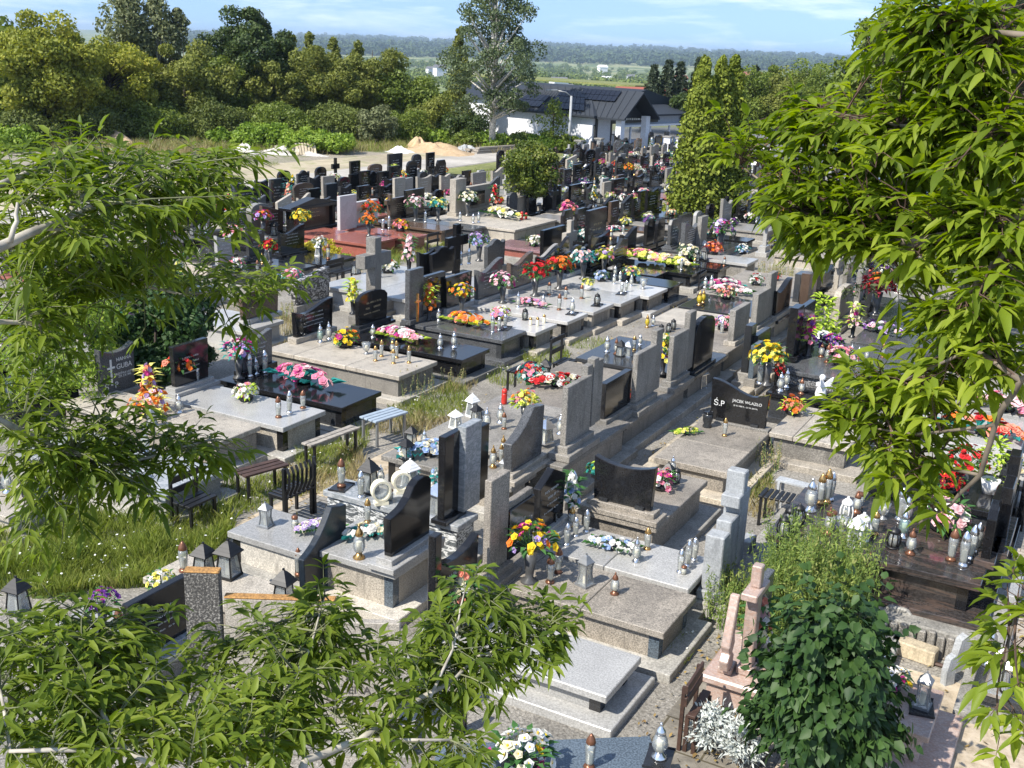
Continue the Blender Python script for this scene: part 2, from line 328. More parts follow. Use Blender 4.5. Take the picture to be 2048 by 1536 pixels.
# ------------------------------------------------------------------ headstones and graves
def arc(n, f): return [(i / n, f(i / n)) for i in range(n + 1)]
SH = {
 'rect': [(0, 1), (1, 1)],
 'wave': arc(10, lambda t: 0.84 + 0.15 * math.sin(math.pi * (0.5 - 1.25 * t)) + 0.09 * max(0, t - 0.72) / 0.28),
 'waver': arc(10, lambda t: 0.84 + 0.15 * math.sin(math.pi * (0.5 - 1.25 * (1 - t))) + 0.09 * max(0, (1 - t) - 0.72) / 0.28),
 'arch': arc(10, lambda t: 0.78 + 0.22 * math.sqrt(max(0, 1 - (2 * t - 1) ** 2))),
 'bump': [(0, 0.8), (0.12, 0.83), (0.24, 0.84), (0.34, 0.93), (0.44, 0.99), (0.56, 1), (0.68, 0.95), (0.78, 0.86), (0.9, 0.85), (1, 0.92)],
 'sag': arc(8, lambda t: 0.86 + 0.14 * (2 * t - 1) ** 2),
 'slant': [(0, 0.72), (1, 1)], 'slantr': [(0, 1), (1, 0.72)],
 'swoop': arc(10, lambda t: 0.56 + 0.44 * (t ** 1.9 if t < 0.78 else (0.78 ** 1.9) * (1 + (t - 0.78) * 2.6))) ,
 'swoop2': [(0, 0.52), (0.12, 0.56), (0.25, 0.62), (0.38, 0.71), (0.5, 0.82), (0.6, 0.93), (0.66, 1.0), (0.74, 0.985), (0.86, 0.955), (1, 0.94)],
 'steps': [(0, 0.62), (0.1, 0.63), (0.3, 0.68), (0.45, 0.78), (0.55, 0.92), (0.66, 0.99), (0.8, 1), (0.92, 0.97), (1, 0.9)],
 'gable': [(0, 0.78), (0.5, 1), (1, 0.78)],
 'trap': [(0, 0.8), (0.14, 1), (0.86, 1), (1, 0.8)],
 'fold': [(0, 0.97), (0.2, 0.93), (0.42, 0.88), (0.5, 0.86), (0.58, 0.88), (0.8, 0.95), (1, 1.0)],
 'hookr': [(0, 0.8), (0.2, 0.86), (0.5, 0.88), (0.75, 0.84), (0.82, 0.95), (0.86, 1.05), (0.95, 1.0), (1, 0.9)],
}
def outline(shape, taper=0.0):
    top = SH[shape]; pts = [(0.0 + taper, 0), (1 - taper, 0)] + list(reversed(top))
    return pts
CROSS = [(0.38, 0), (0.62, 0), (0.62, 0.56), (1, 0.56), (1, 0.76), (0.62, 0.76), (0.62, 1), (0.38, 1), (0.38, 0.76), (0, 0.76), (0, 0.56), (0.38, 0.56)]
class Host: pass
GRAVES = []
KZ = [0]
def text_obj(s, size, pos, face, mat, parent, align='CENTER'):
    cu = bpy.data.curves.new("inscription", 'FONT'); cu.body = s; cu.size = size; cu.extrude = 0.0015; cu.align_x = align
    cu.space_line = 0.95; cu.materials.append(MATS[mat])
    tmp = bpy.data.objects.new("inscription_curve", cu); COL.objects.link(tmp)
    me = bpy.data.meshes.new_from_object(tmp.evaluated_get(bpy.context.evaluated_depsgraph_get())); bpy.data.objects.remove(tmp)
    o = link("inscription", me, parent, pos)
    o.rotation_euler = {'+X': (R(90), 0, R(90)), '-Y': (R(90), 0, 0), '-X': (R(90), 0, R(-90))}[face]
    return o
def glyph_lines(mb, o, u, v, n, width, height, lines, mat):
    """rows of small worn letter marks"""
    o, u, v, n = Vector(o), Vector(u), Vector(v), Vector(n)
    rr = random.Random(int(abs(o.x * 37 + o.y * 91) * 10))
    for k in range(lines):
        zc = height * (1 - (k + 0.5) / lines); big = k in (0, 1); hh = height / lines * (0.33 if big else 0.22)
        a = -width / 2 * rr.uniform(0.6, 1)
        while a < width / 2 * rr.uniform(0.6, 1):
            w_ = hh * rr.uniform(0.35, 0.9)
            if rr.random() < 0.84:
                # a letter: one upright and one or two strokes
                mb.obox(o + u * a + v * zc + n * 0.002, u * hh * 0.1, v * hh * 0.5, n * 0.0012, mat)
                mb.obox(o + u * (a + w_ * 0.4) + v * (zc + hh * rr.choice((-0.4, 0, 0.4))) + n * 0.0022, u * w_ * 0.35, v * hh * 0.09, n * 0.0012, mat)
            a += w_ + hh * 0.28
def headstone(host, parent, b0, b1, z0, h, shape, mat, th=0.1, plinth=None, pz=None, ins=None, face='+X', taper=0.03, bevel=0.008, feet=False, label=None, org=(0, 0)):
    """stone slab between ground points b0,b1 (world xy). Built in coordinates local to org."""
    ox, oy = org
    if face in ('+X', '-X'):
        x = (b0[0] + b1[0]) / 2 - ox; y0, y1 = sorted((b0[1] - oy, b1[1] - oy)); wd = y1 - y0
        o = Vector((x - th / 2, y0, z0)); u, wv = Vector((0, 1, 0)), Vector((th, 0, 0))
    else:
        y = (b0[1] + b1[1]) / 2 - oy; x0, x1 = sorted((b0[0] - ox, b1[0] - ox)); wd = x1 - x0
        o = Vector((x0, y + th / 2, z0)); u, wv = Vector((1, 0, 0)), Vector((0, -th, 0))
    if shape == 'cross': pts = [(a, b) for a, b in CROSS]
    else: pts = outline(shape, taper)
    mb = MB(); mb.prism([(a * wd, b * h) for a, b in pts], o, u, (0, 0, 1), wv)
    st = part('headstone', mb, mat, parent, bevel=bevel)
    if label: st['label'] = label
    if feet:
        for t in (0.2, 0.8):
            fb = MB(); c = o + u * (wd * t) + wv * 0.5; fb.obox(c + Vector((0, 0, 0.0)), u * 0.06, wv * 0.82, (0, 0, 0.045)); part('foot_block', fb, 'charcoal_granite', parent)
    if plinth:
        pb = MB(); e = 0.05
        ph = pz or 0.12
        c = o + u * (wd / 2) + wv * 0.5
        pb.obox(c + Vector((0, 0, -ph / 2 + 0.001)), u * (wd / 2 + e), wv.normalized() * (th / 2 + 0.06), (0, 0, ph / 2))
        if ph >= 0.12: pb.obox(c + Vector((0, 0, -ph * 0.75)), u * (wd / 2 + e + 0.07), wv.normalized() * (th / 2 + 0.13), (0, 0, ph * 0.25))
        part('plinth', pb, plinth, parent, bevel=bevel * 0.8)
    if ins:
        n = wv.normalized() if face in ('+X', '-Y') else -wv.normalized()
        fo = o + (wv if face in ('+X', '-Y') else Vector((0, 0, 0))) + u * (wd / 2)
        g = MB(); hh = h * 0.5
        lw = wd * 0.62
        glyph_lines(g, fo + Vector((0, 0, h * 0.22)), u, (0, 0, 1), n, lw, hh, ins[0], ins[1])
        if g.f: part('inscription', g, ins[1], st)
    return st
def grave_body(parent, x0, x1, y0, y1, z, slab, base, leg, kerb, seams=(), over=0.07, st=0.075, kz=0.1, kout=0.12, bevel=0.008, axis='X', panel=None, zb=None):
    k = MB(); k.box(x0 - kout, x1 + kout, y0 - kout, y1 + kout, -0.06, kz); part('kerb', k, kerb, parent, bevel=bevel)
    b = MB(); zb = kz - 0.01; b.box(x0 + over, x1 - over, y0 + over, y1 - over, zb, z - st - 0.022); part('base', b, base, parent, bevel=bevel * .5)
    b = MB(); b.box(x0 + over + 0.03, x1 - over - 0.03, y0 + over + 0.03, y1 - over - 0.03, z - st - 0.03, z - st + 0.002); part('bearing', b, 'black_granite', parent)
    if leg:
        for (ax, ay) in ((x1 - over, y0 + over), (x1 - over, y1 - over), (x0 + over, y0 + over)):
            b = MB(); s = 0.055; dx = -s if ax > (x0 + x1) / 2 else s; dy = s if ay < (y0 + y1) / 2 else -s
            px, py = ax + dx, ay + dy; e = 0.004
            b.box(px - s - e, px + s + e, py - s - e, py + s + e, zb + 0.001, z - st - 0.018); part('corner_post', b, leg, parent)
    edges = [0.0] + list(seams) + [1.0]
    mats = slab if isinstance(slab, (list, tuple)) else [slab] * (len(edges) - 1)
    for i in range(len(edges) - 1):
        a, c = edges[i], edges[i + 1]; g = 0.004; b = MB()
        ga = g if i else 0; gc = g if i < len(edges) - 2 else 0
        if axis == 'X': b.box(x0 + (x1 - x0) * a + ga, x0 + (x1 - x0) * c - gc, y0, y1, z - st, z)
        else: b.box(x0, x1, y0 + (y1 - y0) * a + ga, y0 + (y1 - y0) * c - gc, z - st, z)
        part('slab', b, mats[i], parent, bevel=bevel)
def G(nick, label, near, left, right, z, slab, base, leg=None, kerb='concrete', heads=(), seams=(), extra=0.0, extl=0.0, axis='X', kz=0.1, kout=0.12, st=0.08, box=None, over=0.07, rz=0.0, name='grave', yr=None, xr=None):
    """grave measured off three slab-top corners: near (+X,-Y), left (-X), right (+Y)"""
    if box: x0, x1, y0, y1 = box
    else:
        n, l, r_ = P(*near, z), P(*left, z), P(*right, z)
        x1, y0, x0, y1 = n.x, n.y, l.x - extl, r_.y
    if yr: y0, y1 = yr
    if xr: x0, x1 = xr[0] if xr[0] is not None else x0, xr[1] if xr[1] is not None else x1
    for hd in heads:
        q0 = P(*hd['a'], hd.get('zb', z + .12)); q1 = P(*hd['b'], hd.get('zb', z + .12)); f_ = hd.get('face', '+X')
        if f_ == '+X': x0 = min(x0, (q0.x + q1.x) / 2 - 0.16)
        elif f_ == '-X': x1 = max(x1, (q0.x + q1.x) / 2 + 0.16)
        elif f_ == '-Y': y0 = min(y0, (q0.y + q1.y) / 2 - 0.16)
    KZ[0] += 1; kz = kz + 0.0021 * (KZ[0] % 17); z = z + 0.0017 * (KZ[0] % 11 - 5)
    ox, oy = (x0 + x1) / 2, (y0 + y1) / 2
    t = thing(name, label, 'grave', (ox, oy, 0), rz, 'graves in the cemetery rows')
    grave_body(t, x0 - ox, x1 - ox, y0 - oy, y1 - oy, z, slab, base, leg, kerb, seams, over=over, kz=kz, kout=kout, axis=axis, st=st)
    h = Host(); h.t = t; h.nick = nick; h.z = z; h.box = (x0, x1, y0, y1); h.o = (ox, oy); h.label = label
    for hd in heads:
        hd = dict(hd); zb = hd.pop('zb', z + 0.12); p0 = P(*hd.pop('a'), zb); p1 = P(*hd.pop('b'), zb); top = hd.pop('top'); face = hd.get('face', '+X')
        mid = (p0 + p1) / 2
        hh = hd.pop('h', None) or height_at(mid, top) - zb
        hd.setdefault('pz', zb - z + 0.002 if zb > z else 0.1)
        headstone(h, t, p0, p1, zb, max(0.2, hh), hd.pop('shape'), hd.pop('mat'), org=(ox, oy), **hd)
    GRAVES.append(h); return h
def solo(name, label, cat, a, b, top, z0, shape, mat, face='+X', **kw):
    p0, p1 = P(*a, z0), P(*b, z0); mid = (p0 + p1) / 2
    t = thing(name, label, cat, (mid.x, mid.y, 0), 0, kw.pop('group', None))
    kw['plinth'] = kw.get('plinth') or mat; kw['pz'] = z0 + 0.04
    headstone(None, t, p0, p1, z0, height_at(mid, top) - z0, shape, mat, org=(mid.x, mid.y), face=face, **kw); return t

# ------------------------------------------------------------------ grave lanterns (each template built once, then copied with its parts)
LT = {}
def lantern_parts(kind):
    """list of (part name, mesh, smooth)"""
    if kind in LT: return LT[kind]
    ps = []
    def lp(name, prof, mat, n=12, smooth=True): m = MB(); m.lathe(prof, n=n); ps.append((name, m.mesh(name, mat, smooth)))
    def candle(r=0.018, h=0.11, mat='wax', z=0.02): lp('candle', [(r, z), (r, z + h)], mat, 8, False)
    if kind in ('gold', 'silver', 'green', 'yellow', 'dark'):
        metal = {'gold': 'gold_metal', 'silver': 'silver_metal', 'green': 'silver_metal', 'yellow': 'gold_metal', 'dark': 'bronze_lid'}[kind]
        gl = {'yellow': 'yellow_glass', 'green': 'green_glass'}.get(kind, 'clear_glass')
        lp('base', [(0.052, 0), (0.055, 0.012), (0.03, 0.03), (0.026, 0.045)], metal)
        lp('glass', [(0.026, 0.045), (0.045, 0.07), (0.056, 0.105), (0.05, 0.15), (0.03, 0.195)], gl)
        lp('lid', [(0.034, 0.19), (0.038, 0.2), (0.032, 0.225), (0.014, 0.25), (0.009, 0.262), (0.012, 0.272), (0.004, 0.285)], metal); candle(0.024, 0.09, 'wax', 0.05)
    elif kind in ('slim', 'slimgold', 'slimsilver'):
        metal = {'slim': 'bronze_lid', 'slimgold': 'gold_metal', 'slimsilver': 'silver_metal'}[kind]
        lp('base', [(0.046, 0), (0.048, 0.014), (0.03, 0.035)], metal)
        lp('glass', [(0.03, 0.035), (0.034, 0.06), (0.042, 0.15), (0.044, 0.19), (0.036, 0.225)], 'clear_glass')
        lp('lid', [(0.038, 0.222), (0.042, 0.232), (0.034, 0.262), (0.016, 0.295), (0.006, 0.31)], metal); candle(0.026, 0.1, 'wax', 0.036)
    elif kind == 'jar':
        lp('glass', [(0.03, 0), (0.045, 0.03), (0.048, 0.08), (0.035, 0.11)], 'clear_glass'); lp('lid', [(0.036, 0.108), (0.042, 0.118), (0.04, 0.14), (0.02, 0.15)], 'bronze_lid'); candle(0.03, 0.07, 'wax', 0.004)
    elif kind == 'goblet':
        lp('base', [(0.05, 0), (0.05, 0.01), (0.02, 0.03), (0.018, 0.045)], 'grey_metal'); lp('glass', [(0.02, 0.045), (0.05, 0.075), (0.07, 0.14), (0.078, 0.19)], 'clear_glass'); candle(0.022, 0.09, 'wax', 0.05)
    elif kind in ('red', 'goldcup'):
        mt = {'red': 'red_plastic', 'goldcup': 'cream_plastic'}[kind]; ld = {'red': 'red_plastic', 'goldcup': 'gold_metal'}[kind]
        lp('body', [(0.036, 0), (0.04, 0.02), (0.038, 0.12), (0.03, 0.14)], mt); lp('lid', [(0.036, 0.138), (0.04, 0.15), (0.034, 0.18), (0.012, 0.195)], ld)
    elif kind == 'canister':
        lp('body', [(0.07, 0), (0.075, 0.03), (0.075, 0.24), (0.055, 0.3), (0.03, 0.33)], 'white_paint'); lp('lid', [(0.032, 0.329), (0.034, 0.36), (0.02, 0.37)], 'red_plastic')
    elif kind == 'stonejar':
        lp('body', [(0.075, 0), (0.08, 0.03), (0.06, 0.06), (0.085, 0.14), (0.085, 0.24), (0.065, 0.27)], 'charcoal_granite'); lp('lid', [(0.066, 0.268), (0.085, 0.28), (0.085, 0.3), (0.07, 0.305)], 'black_granite')
    elif kind in ('house', 'whitehouse', 'greyhouse', 'silverhouse'):
        mt = {'house': 'black_metal', 'whitehouse': 'white_paint', 'greyhouse': 'grey_metal', 'silverhouse': 'silver_metal'}[kind]
        h = 0.27; w0, w1 = 0.072, 0.052
        m = MB(); m.box(-0.08, 0.08, -0.08, 0.08, 0, 0.022); ps.append(('base', m.mesh('base', mt)))
        m = MB()
        for sx in (-1, 1):
            for sy in (-1, 1): m.tube([(sx * w0, sy * w0, 0.02), (sx * w1, sy * w1, h - 0.07)], 0.009, 4)
        m.box(-w1 - 0.012, w1 + 0.012, -w1 - 0.012, w1 + 0.012, h - 0.072, h - 0.058); ps.append(('frame', m.mesh('frame', mt)))
        m = MB(); m.lathe([(w0 * 1.36, 0.022), (w1 * 1.36, h - 0.073)], n=4); ps.append(('glass', m.mesh('glass', 'clear_glass')))
        m = MB(); m.lathe([(0.125, h - 0.058), (0.125, h - 0.05), (0.095, h - 0.025), (0.1, h - 0.024), (0.068, h + 0.0), (0.072, h + 0.001), (0.035, h + 0.03), (0.012, h + 0.045), (0.012, h + 0.06)], n=4); ps.append(('roof', m.mesh('roof', mt)))
        candle(0.028, 0.1, 'wax', 0.024)
    elif kind in ('cage', 'whitecage'):
        mt = 'black_metal' if kind == 'cage' else 'white_paint'
        lp('base', [(0.06, 0), (0.06, 0.015), (0.045, 0.02)], mt); 
        m = MB()
        for k in range(8):
            a = k * math.pi / 4; c, s_ = math.cos(a), math.sin(a)
            m.tube([(0.044 * c, 0.044 * s_, 0.018), (0.062 * c, 0.062 * s_, 0.07), (0.062 * c, 0.062 * s_, 0.12), (0.045 * c, 0.045 * s_, 0.165)], 0.006, 4)
        ps.append(('frame', m.mesh('frame', mt)))
        lp('glass', [(0.04, 0.02), (0.052, 0.07), (0.052, 0.12), (0.04, 0.165)], 'clear_glass', 10); lp('roof', [(0.052, 0.165), (0.055, 0.172), (0.05, 0.19), (0.02, 0.215), (0.008, 0.22), (0.01, 0.235)], mt); candle(0.026, 0.08, 'wax', 0.02)
    elif kind == 'pagoda':
        m = MB(); m.lathe([(0.085, 0), (0.085, 0.02), (0.07, 0.03), (0.052, 0.1), (0.056, 0.17), (0.066, 0.2)], n=4); ps.append(('body', m.mesh('body', 'clear_glass')))
        m = MB()
        for k in range(4):
            a = math.pi / 4 + k * math.pi / 2; c, s_ = math.cos(a), math.sin(a)
            m.tube([(r_ * c, r_ * s_, z_) for r_, z_ in ((0.09, 0), (0.074, 0.03), (0.056, 0.1), (0.06, 0.17), (0.07, 0.2))], 0.008, 4)
        m.box(-0.07, 0.07, -0.07, 0.07, -0.002, 0.018); ps.append(('frame', m.mesh('frame', 'grey_metal')))
        m = MB(); m.lathe([(0.082, 0.2), (0.082, 0.208), (0.05, 0.235), (0.028, 0.26), (0.01, 0.27), (0.008, 0.285)], n=4); ps.append(('roof', m.mesh('roof', 'grey_metal')))
        candle(0.025, 0.09, 'wax', 0.02)
    elif kind == 'ring':
        m = MB(); m.box(-0.07, 0.07, -0.045, 0.045, 0, 0.03); ps.append(('base', m.mesh('base', 'cream_plastic')))
        m = MB(); n = 20
        for k in range(n):
            a, b = 2 * math.pi * k / n, 2 * math.pi * (k + 1) / n
            for (r0, r1, yy0, yy1) in ((0.1, 0.1, -0.045, 0.045), (0.08, 0.08, 0.045, -0.045)):
                m.quad((r0 * math.cos(a), yy0, 0.13 + r0 * math.sin(a)), (r0 * math.cos(b), yy0, 0.13 + r0 * math.sin(b)), (r1 * math.cos(b), yy1, 0.13 + r1 * math.sin(b)), (r1 * math.cos(a), yy1, 0.13 + r1 * math.sin(a)))
            for yy in (-0.045, 0.045):
                m.quad((0.08 * math.cos(a), yy, 0.13 + 0.08 * math.sin(a)), (0.08 * math.cos(b), yy, 0.13 + 0.08 * math.sin(b)), (0.1 * math.cos(b), yy, 0.13 + 0.1 * math.sin(b)), (0.1 * math.cos(a), yy, 0.13 + 0.1 * math.sin(a)))
        ps.append(('ring', m.mesh('ring', 'cream_plastic'))); m = MB(); m.prism([(0.079 * math.cos(2 * math.pi * k / n), 0.079 * math.sin(2 * math.pi * k / n)) for k in range(n)], (0, -0.03, 0.13), (1, 0, 0), (0, 0, 1), (0, 0.06, 0)); ps.append(('glass', m.mesh('glass', 'clear_glass')))
    LT[kind] = ps; return ps
LLOOK = dict(gold='pear-shaped glass candle with gold lid', silver='pear-shaped glass candle with silver lid', green='greenish glass candle with silver lid', yellow='yellow glass candle with gold lid', dark='round glass candle with dark lid',
             slim='tall slim candle with dark lid', slimgold='tall slim candle with gold lid', slimsilver='tall slim candle with silver lid', jar='squat glass candle jar', goblet='open glass goblet candle', red='small red candle', goldcup='cream candle with gold cap',
             canister='white plastic canister with red cap', stonejar='black stone candle urn', house='black lantern with pyramid roof', whitehouse='white lantern with pyramid roof', greyhouse='grey metal house lantern', silverhouse='silver house lantern',
             cage='round black cage lantern', whitecage='round white cage lantern', pagoda='grey waisted lantern with glass sides', ring='cream ring-shaped lantern')
LCAT = dict(canister='canister', stonejar='candle urn')
ITEMS = []   # (kind, host, object, px) -> labels written once all are placed
def place(parts, name, loc, rz, s, label, cat, group):
    t = thing(name, label, cat, loc, rz, group); sz = 1.0 if cat in ('flowers', 'plant') else random.uniform(0.88, 1.18); t.scale = (s, s, s * sz); t.rotation_euler = (random.uniform(-.015, .015), random.uniform(-.015, .015), rz)
    for (n, me) in parts: link(n, me, t)
    return t
def L(host, kind, px, py, s=1.0, z=None, rz=None, tray=False):
    z = host.z if z is None else z; p = P(px, py, z)
    lname = {'canister': 'water_canister', 'stonejar': 'candle_urn', 'red': 'grave_candle', 'goldcup': 'grave_candle', 'jar': 'grave_candle'}.get(kind, 'grave_lantern')
    if tray:
        tb = MB(); tb.box(-0.11, 0.11, -0.16, 0.16, 0, 0.014); tb.box(-0.115, 0.115, -0.165, -0.155, 0.0, 0.024); tb.box(-0.115, 0.115, 0.155, 0.165, 0.0, 0.024)
        to = link('candle_tray', tb.mesh('candle_tray', 'black_plastic'), None, (p.x, p.y, z + 0.002)); to.rotation_euler = (0, 0, rz or 0.2)
        ITEMS.append(('dark rectangular candle tray', host, to, px, 'tray', 'candle trays on the graves')); p.z += 0.018
    t = place(lantern_parts(kind), lname, p, random.uniform(-0.3, 0.3) if rz is None else rz, s, '', LCAT.get(kind, 'candle' if lname == 'grave_candle' else 'lantern'), 'grave lanterns and candles')
    ITEMS.append((LLOOK[kind], host, t, px, t['category'], t['group'])); return t

# ------------------------------------------------------------------ flowers
FLN = [0]
def petal_cup(mb, c, n, r, mat, rr, layers=2, pet=5, centre=None):
    n = Vector(n).normalized(); a = n.cross(Vector((0.3, 0.2, 1) if abs(n.z) < 0.9 else (1, 0, 0))).normalized(); b = n.cross(a); c = Vector(c)
    for l in range(layers):
        rad = r * (1 - 0.38 * l); up = 0.25 + 0.45 * l; off = rr.random() * 6
        for k in range(pet):
            t = off + 2 * math.pi * k / pet; d = a * math.cos(t) + b * math.sin(t); s = n.cross(d) * rad * 0.52
            base = c + n * (0.04 * r * l); mid = base + d * rad * 0.6 + n * rad * up * 0.75; tip = base + d * rad + n * rad * up * rr.uniform(0.5, 1.0)
            mb.quad(tuple(base), tuple(mid + s), tuple(tip), tuple(mid - s), mat)
    if centre:
        mb.lathe([(r * 0.16, 0), (r * 0.16, r * 0.3), (r * 0.05, r * 0.4)], c, 5, centre)
def leaf_blade(mb, base, d, ln, wd, mat):
    base, d = Vector(base), Vector(d).normalized(); s = d.cross(Vector((0, 0, 1))).normalized() * wd
    mid = base + d * ln * 0.5 + Vector((0, 0, ln * 0.12)); tip = base + d * ln - Vector((0, 0, ln * 0.15))
    mb.quad(tuple(base), tuple(mid + s), tuple(tip), tuple(mid - s), mat)
FM = {}
def flower_parts(kind, pal, leaf='green', seed=0):
    key = (kind, tuple(pal), leaf, seed)
    if key in FM: return FM[key]
    rr = random.Random(hash((kind, len(pal), seed)) % 9999 + seed * 7 + sum(len(x) for x in pal)); fl = MB(); lf = MB(); ps = []
    P2 = ['petal_' + p for p in pal]; LF = 'petal_' + leaf
    def pot(prof, mat, nm='pot'): m = MB(); m.lathe(prof, n=12); ps.append((nm, m.mesh(nm, mat, True)))
    def dome(cx, cz, rx, rz_, n, fr, tilt=0.0):
        n = int(n * 1.35)
        for k in range(n):
            z = 1 - (k + 0.5) / n * 1.12; z = max(z, -0.12); t = k * 2.39996 + rr.uniform(-.5, .5); q = math.sqrt(max(0, 1 - z * z)); ro = rr.choice((0.78, 0.95, 1.0, 1.08, 1.25))
            nn = Vector((q * math.cos(t), q * math.sin(t), z)); c = Vector((cx + nn.x * rx * ro, nn.y * rx * ro, cz + nn.z * rz_ * ro))
            petal_cup(fl, c, nn + Vector((rr.uniform(-.4, .4), rr.uniform(-.4, .4), 0.25)), fr * rr.uniform(0.55, 1.05), P2[rr.randrange(len(P2))] if k % 3 else P2[0], rr, centre='petal_yellow' if kind.endswith('d') else None)
            lf.tube([(cx, 0, cz * 0.8), c], 0.003, 3, LF)
        for k in range(int(n * 1.3)):
            t = rr.uniform(0, 6.28); e = rr.uniform(-0.3, 0.9); d = Vector((math.cos(t), math.sin(t), e)).normalized(); leaf_blade(lf, Vector((cx, 0, cz)) + Vector((d.x * rx * .8, d.y * rx * .8, d.z * rz_ * .8)), d, rx * rr.uniform(0.4, .8), rx * 0.12, LF)
    if kind in ('dome', 'domed'):
        pot([(0.09, 0), (0.12, 0.02), (0.12, 0.07), (0.1, 0.08)], 'black_plastic'); dome(0, 0.11, 0.17, 0.15, 26, 0.055)
    elif kind in ('vase', 'vased'):
        pot([(0.08, 0), (0.08, 0.015), (0.035, 0.04), (0.04, 0.1), (0.065, 0.3), (0.06, 0.3)], 'vase_grey', 'vase'); dome(0, 0.38, 0.19, 0.16, 30, 0.055)
    elif kind in ('bowl',):
        pot([(0.06, 0), (0.11, 0.05), (0.13, 0.12), (0.12, 0.125)], 'white_ceramic'); dome(0, 0.16, 0.13, 0.1, 18, 0.045)
    elif kind == 'tall':
        pot([(0.07, 0), (0.07, 0.015), (0.03, 0.04), (0.045, 0.2), (0.055, 0.25)], 'black_plastic', 'vase')
        for k in range(30):
            h = 0.24 + 0.42 * k / 30; t = k * 2.4; r0 = 0.11 * (1.15 - k / 30); c = (r0 * math.cos(t), r0 * math.sin(t), h)
            petal_cup(fl, c, (math.cos(t), math.sin(t), 0.4), 0.045, P2[rr.randrange(len(P2))], rr)
        for k in range(34):
            h = 0.2 + 0.4 * rr.random(); t = rr.uniform(0, 6.28); leaf_blade(lf, (0, 0, h), (math.cos(t), math.sin(t), 0.4), 0.24, 0.03, LF)
    elif kind == 'spray':
        pot([(0.07, 0), (0.09, 0.03), (0.08, 0.06)], 'black_plastic')
        for k in range(46):
            a = rr.uniform(-1, 1); r0 = 0.14 * math.sqrt(max(0, 1 - abs(a) ** 1.6)); t = rr.uniform(0, math.pi); c = Vector((a * 0.42, r0 * math.cos(t), 0.07 + r0 * math.sin(t) * 0.95))
            petal_cup(fl, c, Vector((a * 0.5, math.cos(t), math.sin(t) + 0.3)), 0.055 * rr.uniform(.8, 1.2), P2[rr.randrange(len(P2))], rr)
        for k in range(36):
            a = rr.uniform(-1, 1); sgn = rr.choice((-1, 1)); leaf_blade(lf, (a * 0.4, sgn * 0.05, 0.05), (a * 0.8, sgn * 0.9, 0.35), 0.2, 0.04, LF)
    elif kind == 'plant':
        pot([(0.09, 0), (0.13, 0.2), (0.125, 0.2)], 'white_paint')
        for k in range(150):
            t = rr.uniform(0, 6.28); z = rr.uniform(0.2, 0.75); q = rr.uniform(0.02, 0.3) * (1.15 - z); leaf_blade(lf, (q * math.cos(t), q * math.sin(t), z), (math.cos(t), math.sin(t), rr.uniform(-.3, .8)), 0.11, 0.028, LF)
    if fl.f: ps.append(('flowers', fl.mesh('flowers')))
    if lf.f: ps.append(('leaves', lf.mesh('leaves')))
    FM[key] = ps; return ps
FLOOK = dict(dome='low arrangement', domed='low daisy arrangement', vase='bouquet in a vase', vased='daisy bouquet in a tall vase', bowl='bowl of small flowers', tall='tall upright bouquet', spray='long spray of flowers', plant='leafy pot plant')
def F(host, kind, pal, px, py, s=1.0, leaf='green', z=None, rz=None, seed=0, look=None):
    z = host.z if z is None else z; p = P(px, py, z)
    t = place(flower_parts(kind, pal, leaf, seed), 'flower_' + ('pot' if kind == 'plant' else 'arrangement' if kind in ('dome', 'domed', 'spray', 'bowl') else 'vase'), p, random.uniform(0, 6) if rz is None else rz, s, '', 'plant' if kind == 'plant' else 'flowers', 'flowers laid on the graves')
    cs = [q.replace('_', ' ') for q in pal[:2]]
    ITEMS.append(((look or (' and '.join(dict.fromkeys(cs)) + ' ' + FLOOK[kind])) if kind != 'plant' else 'leafy light green pot plant', host, t, px, t['category'], t['group'])); return t

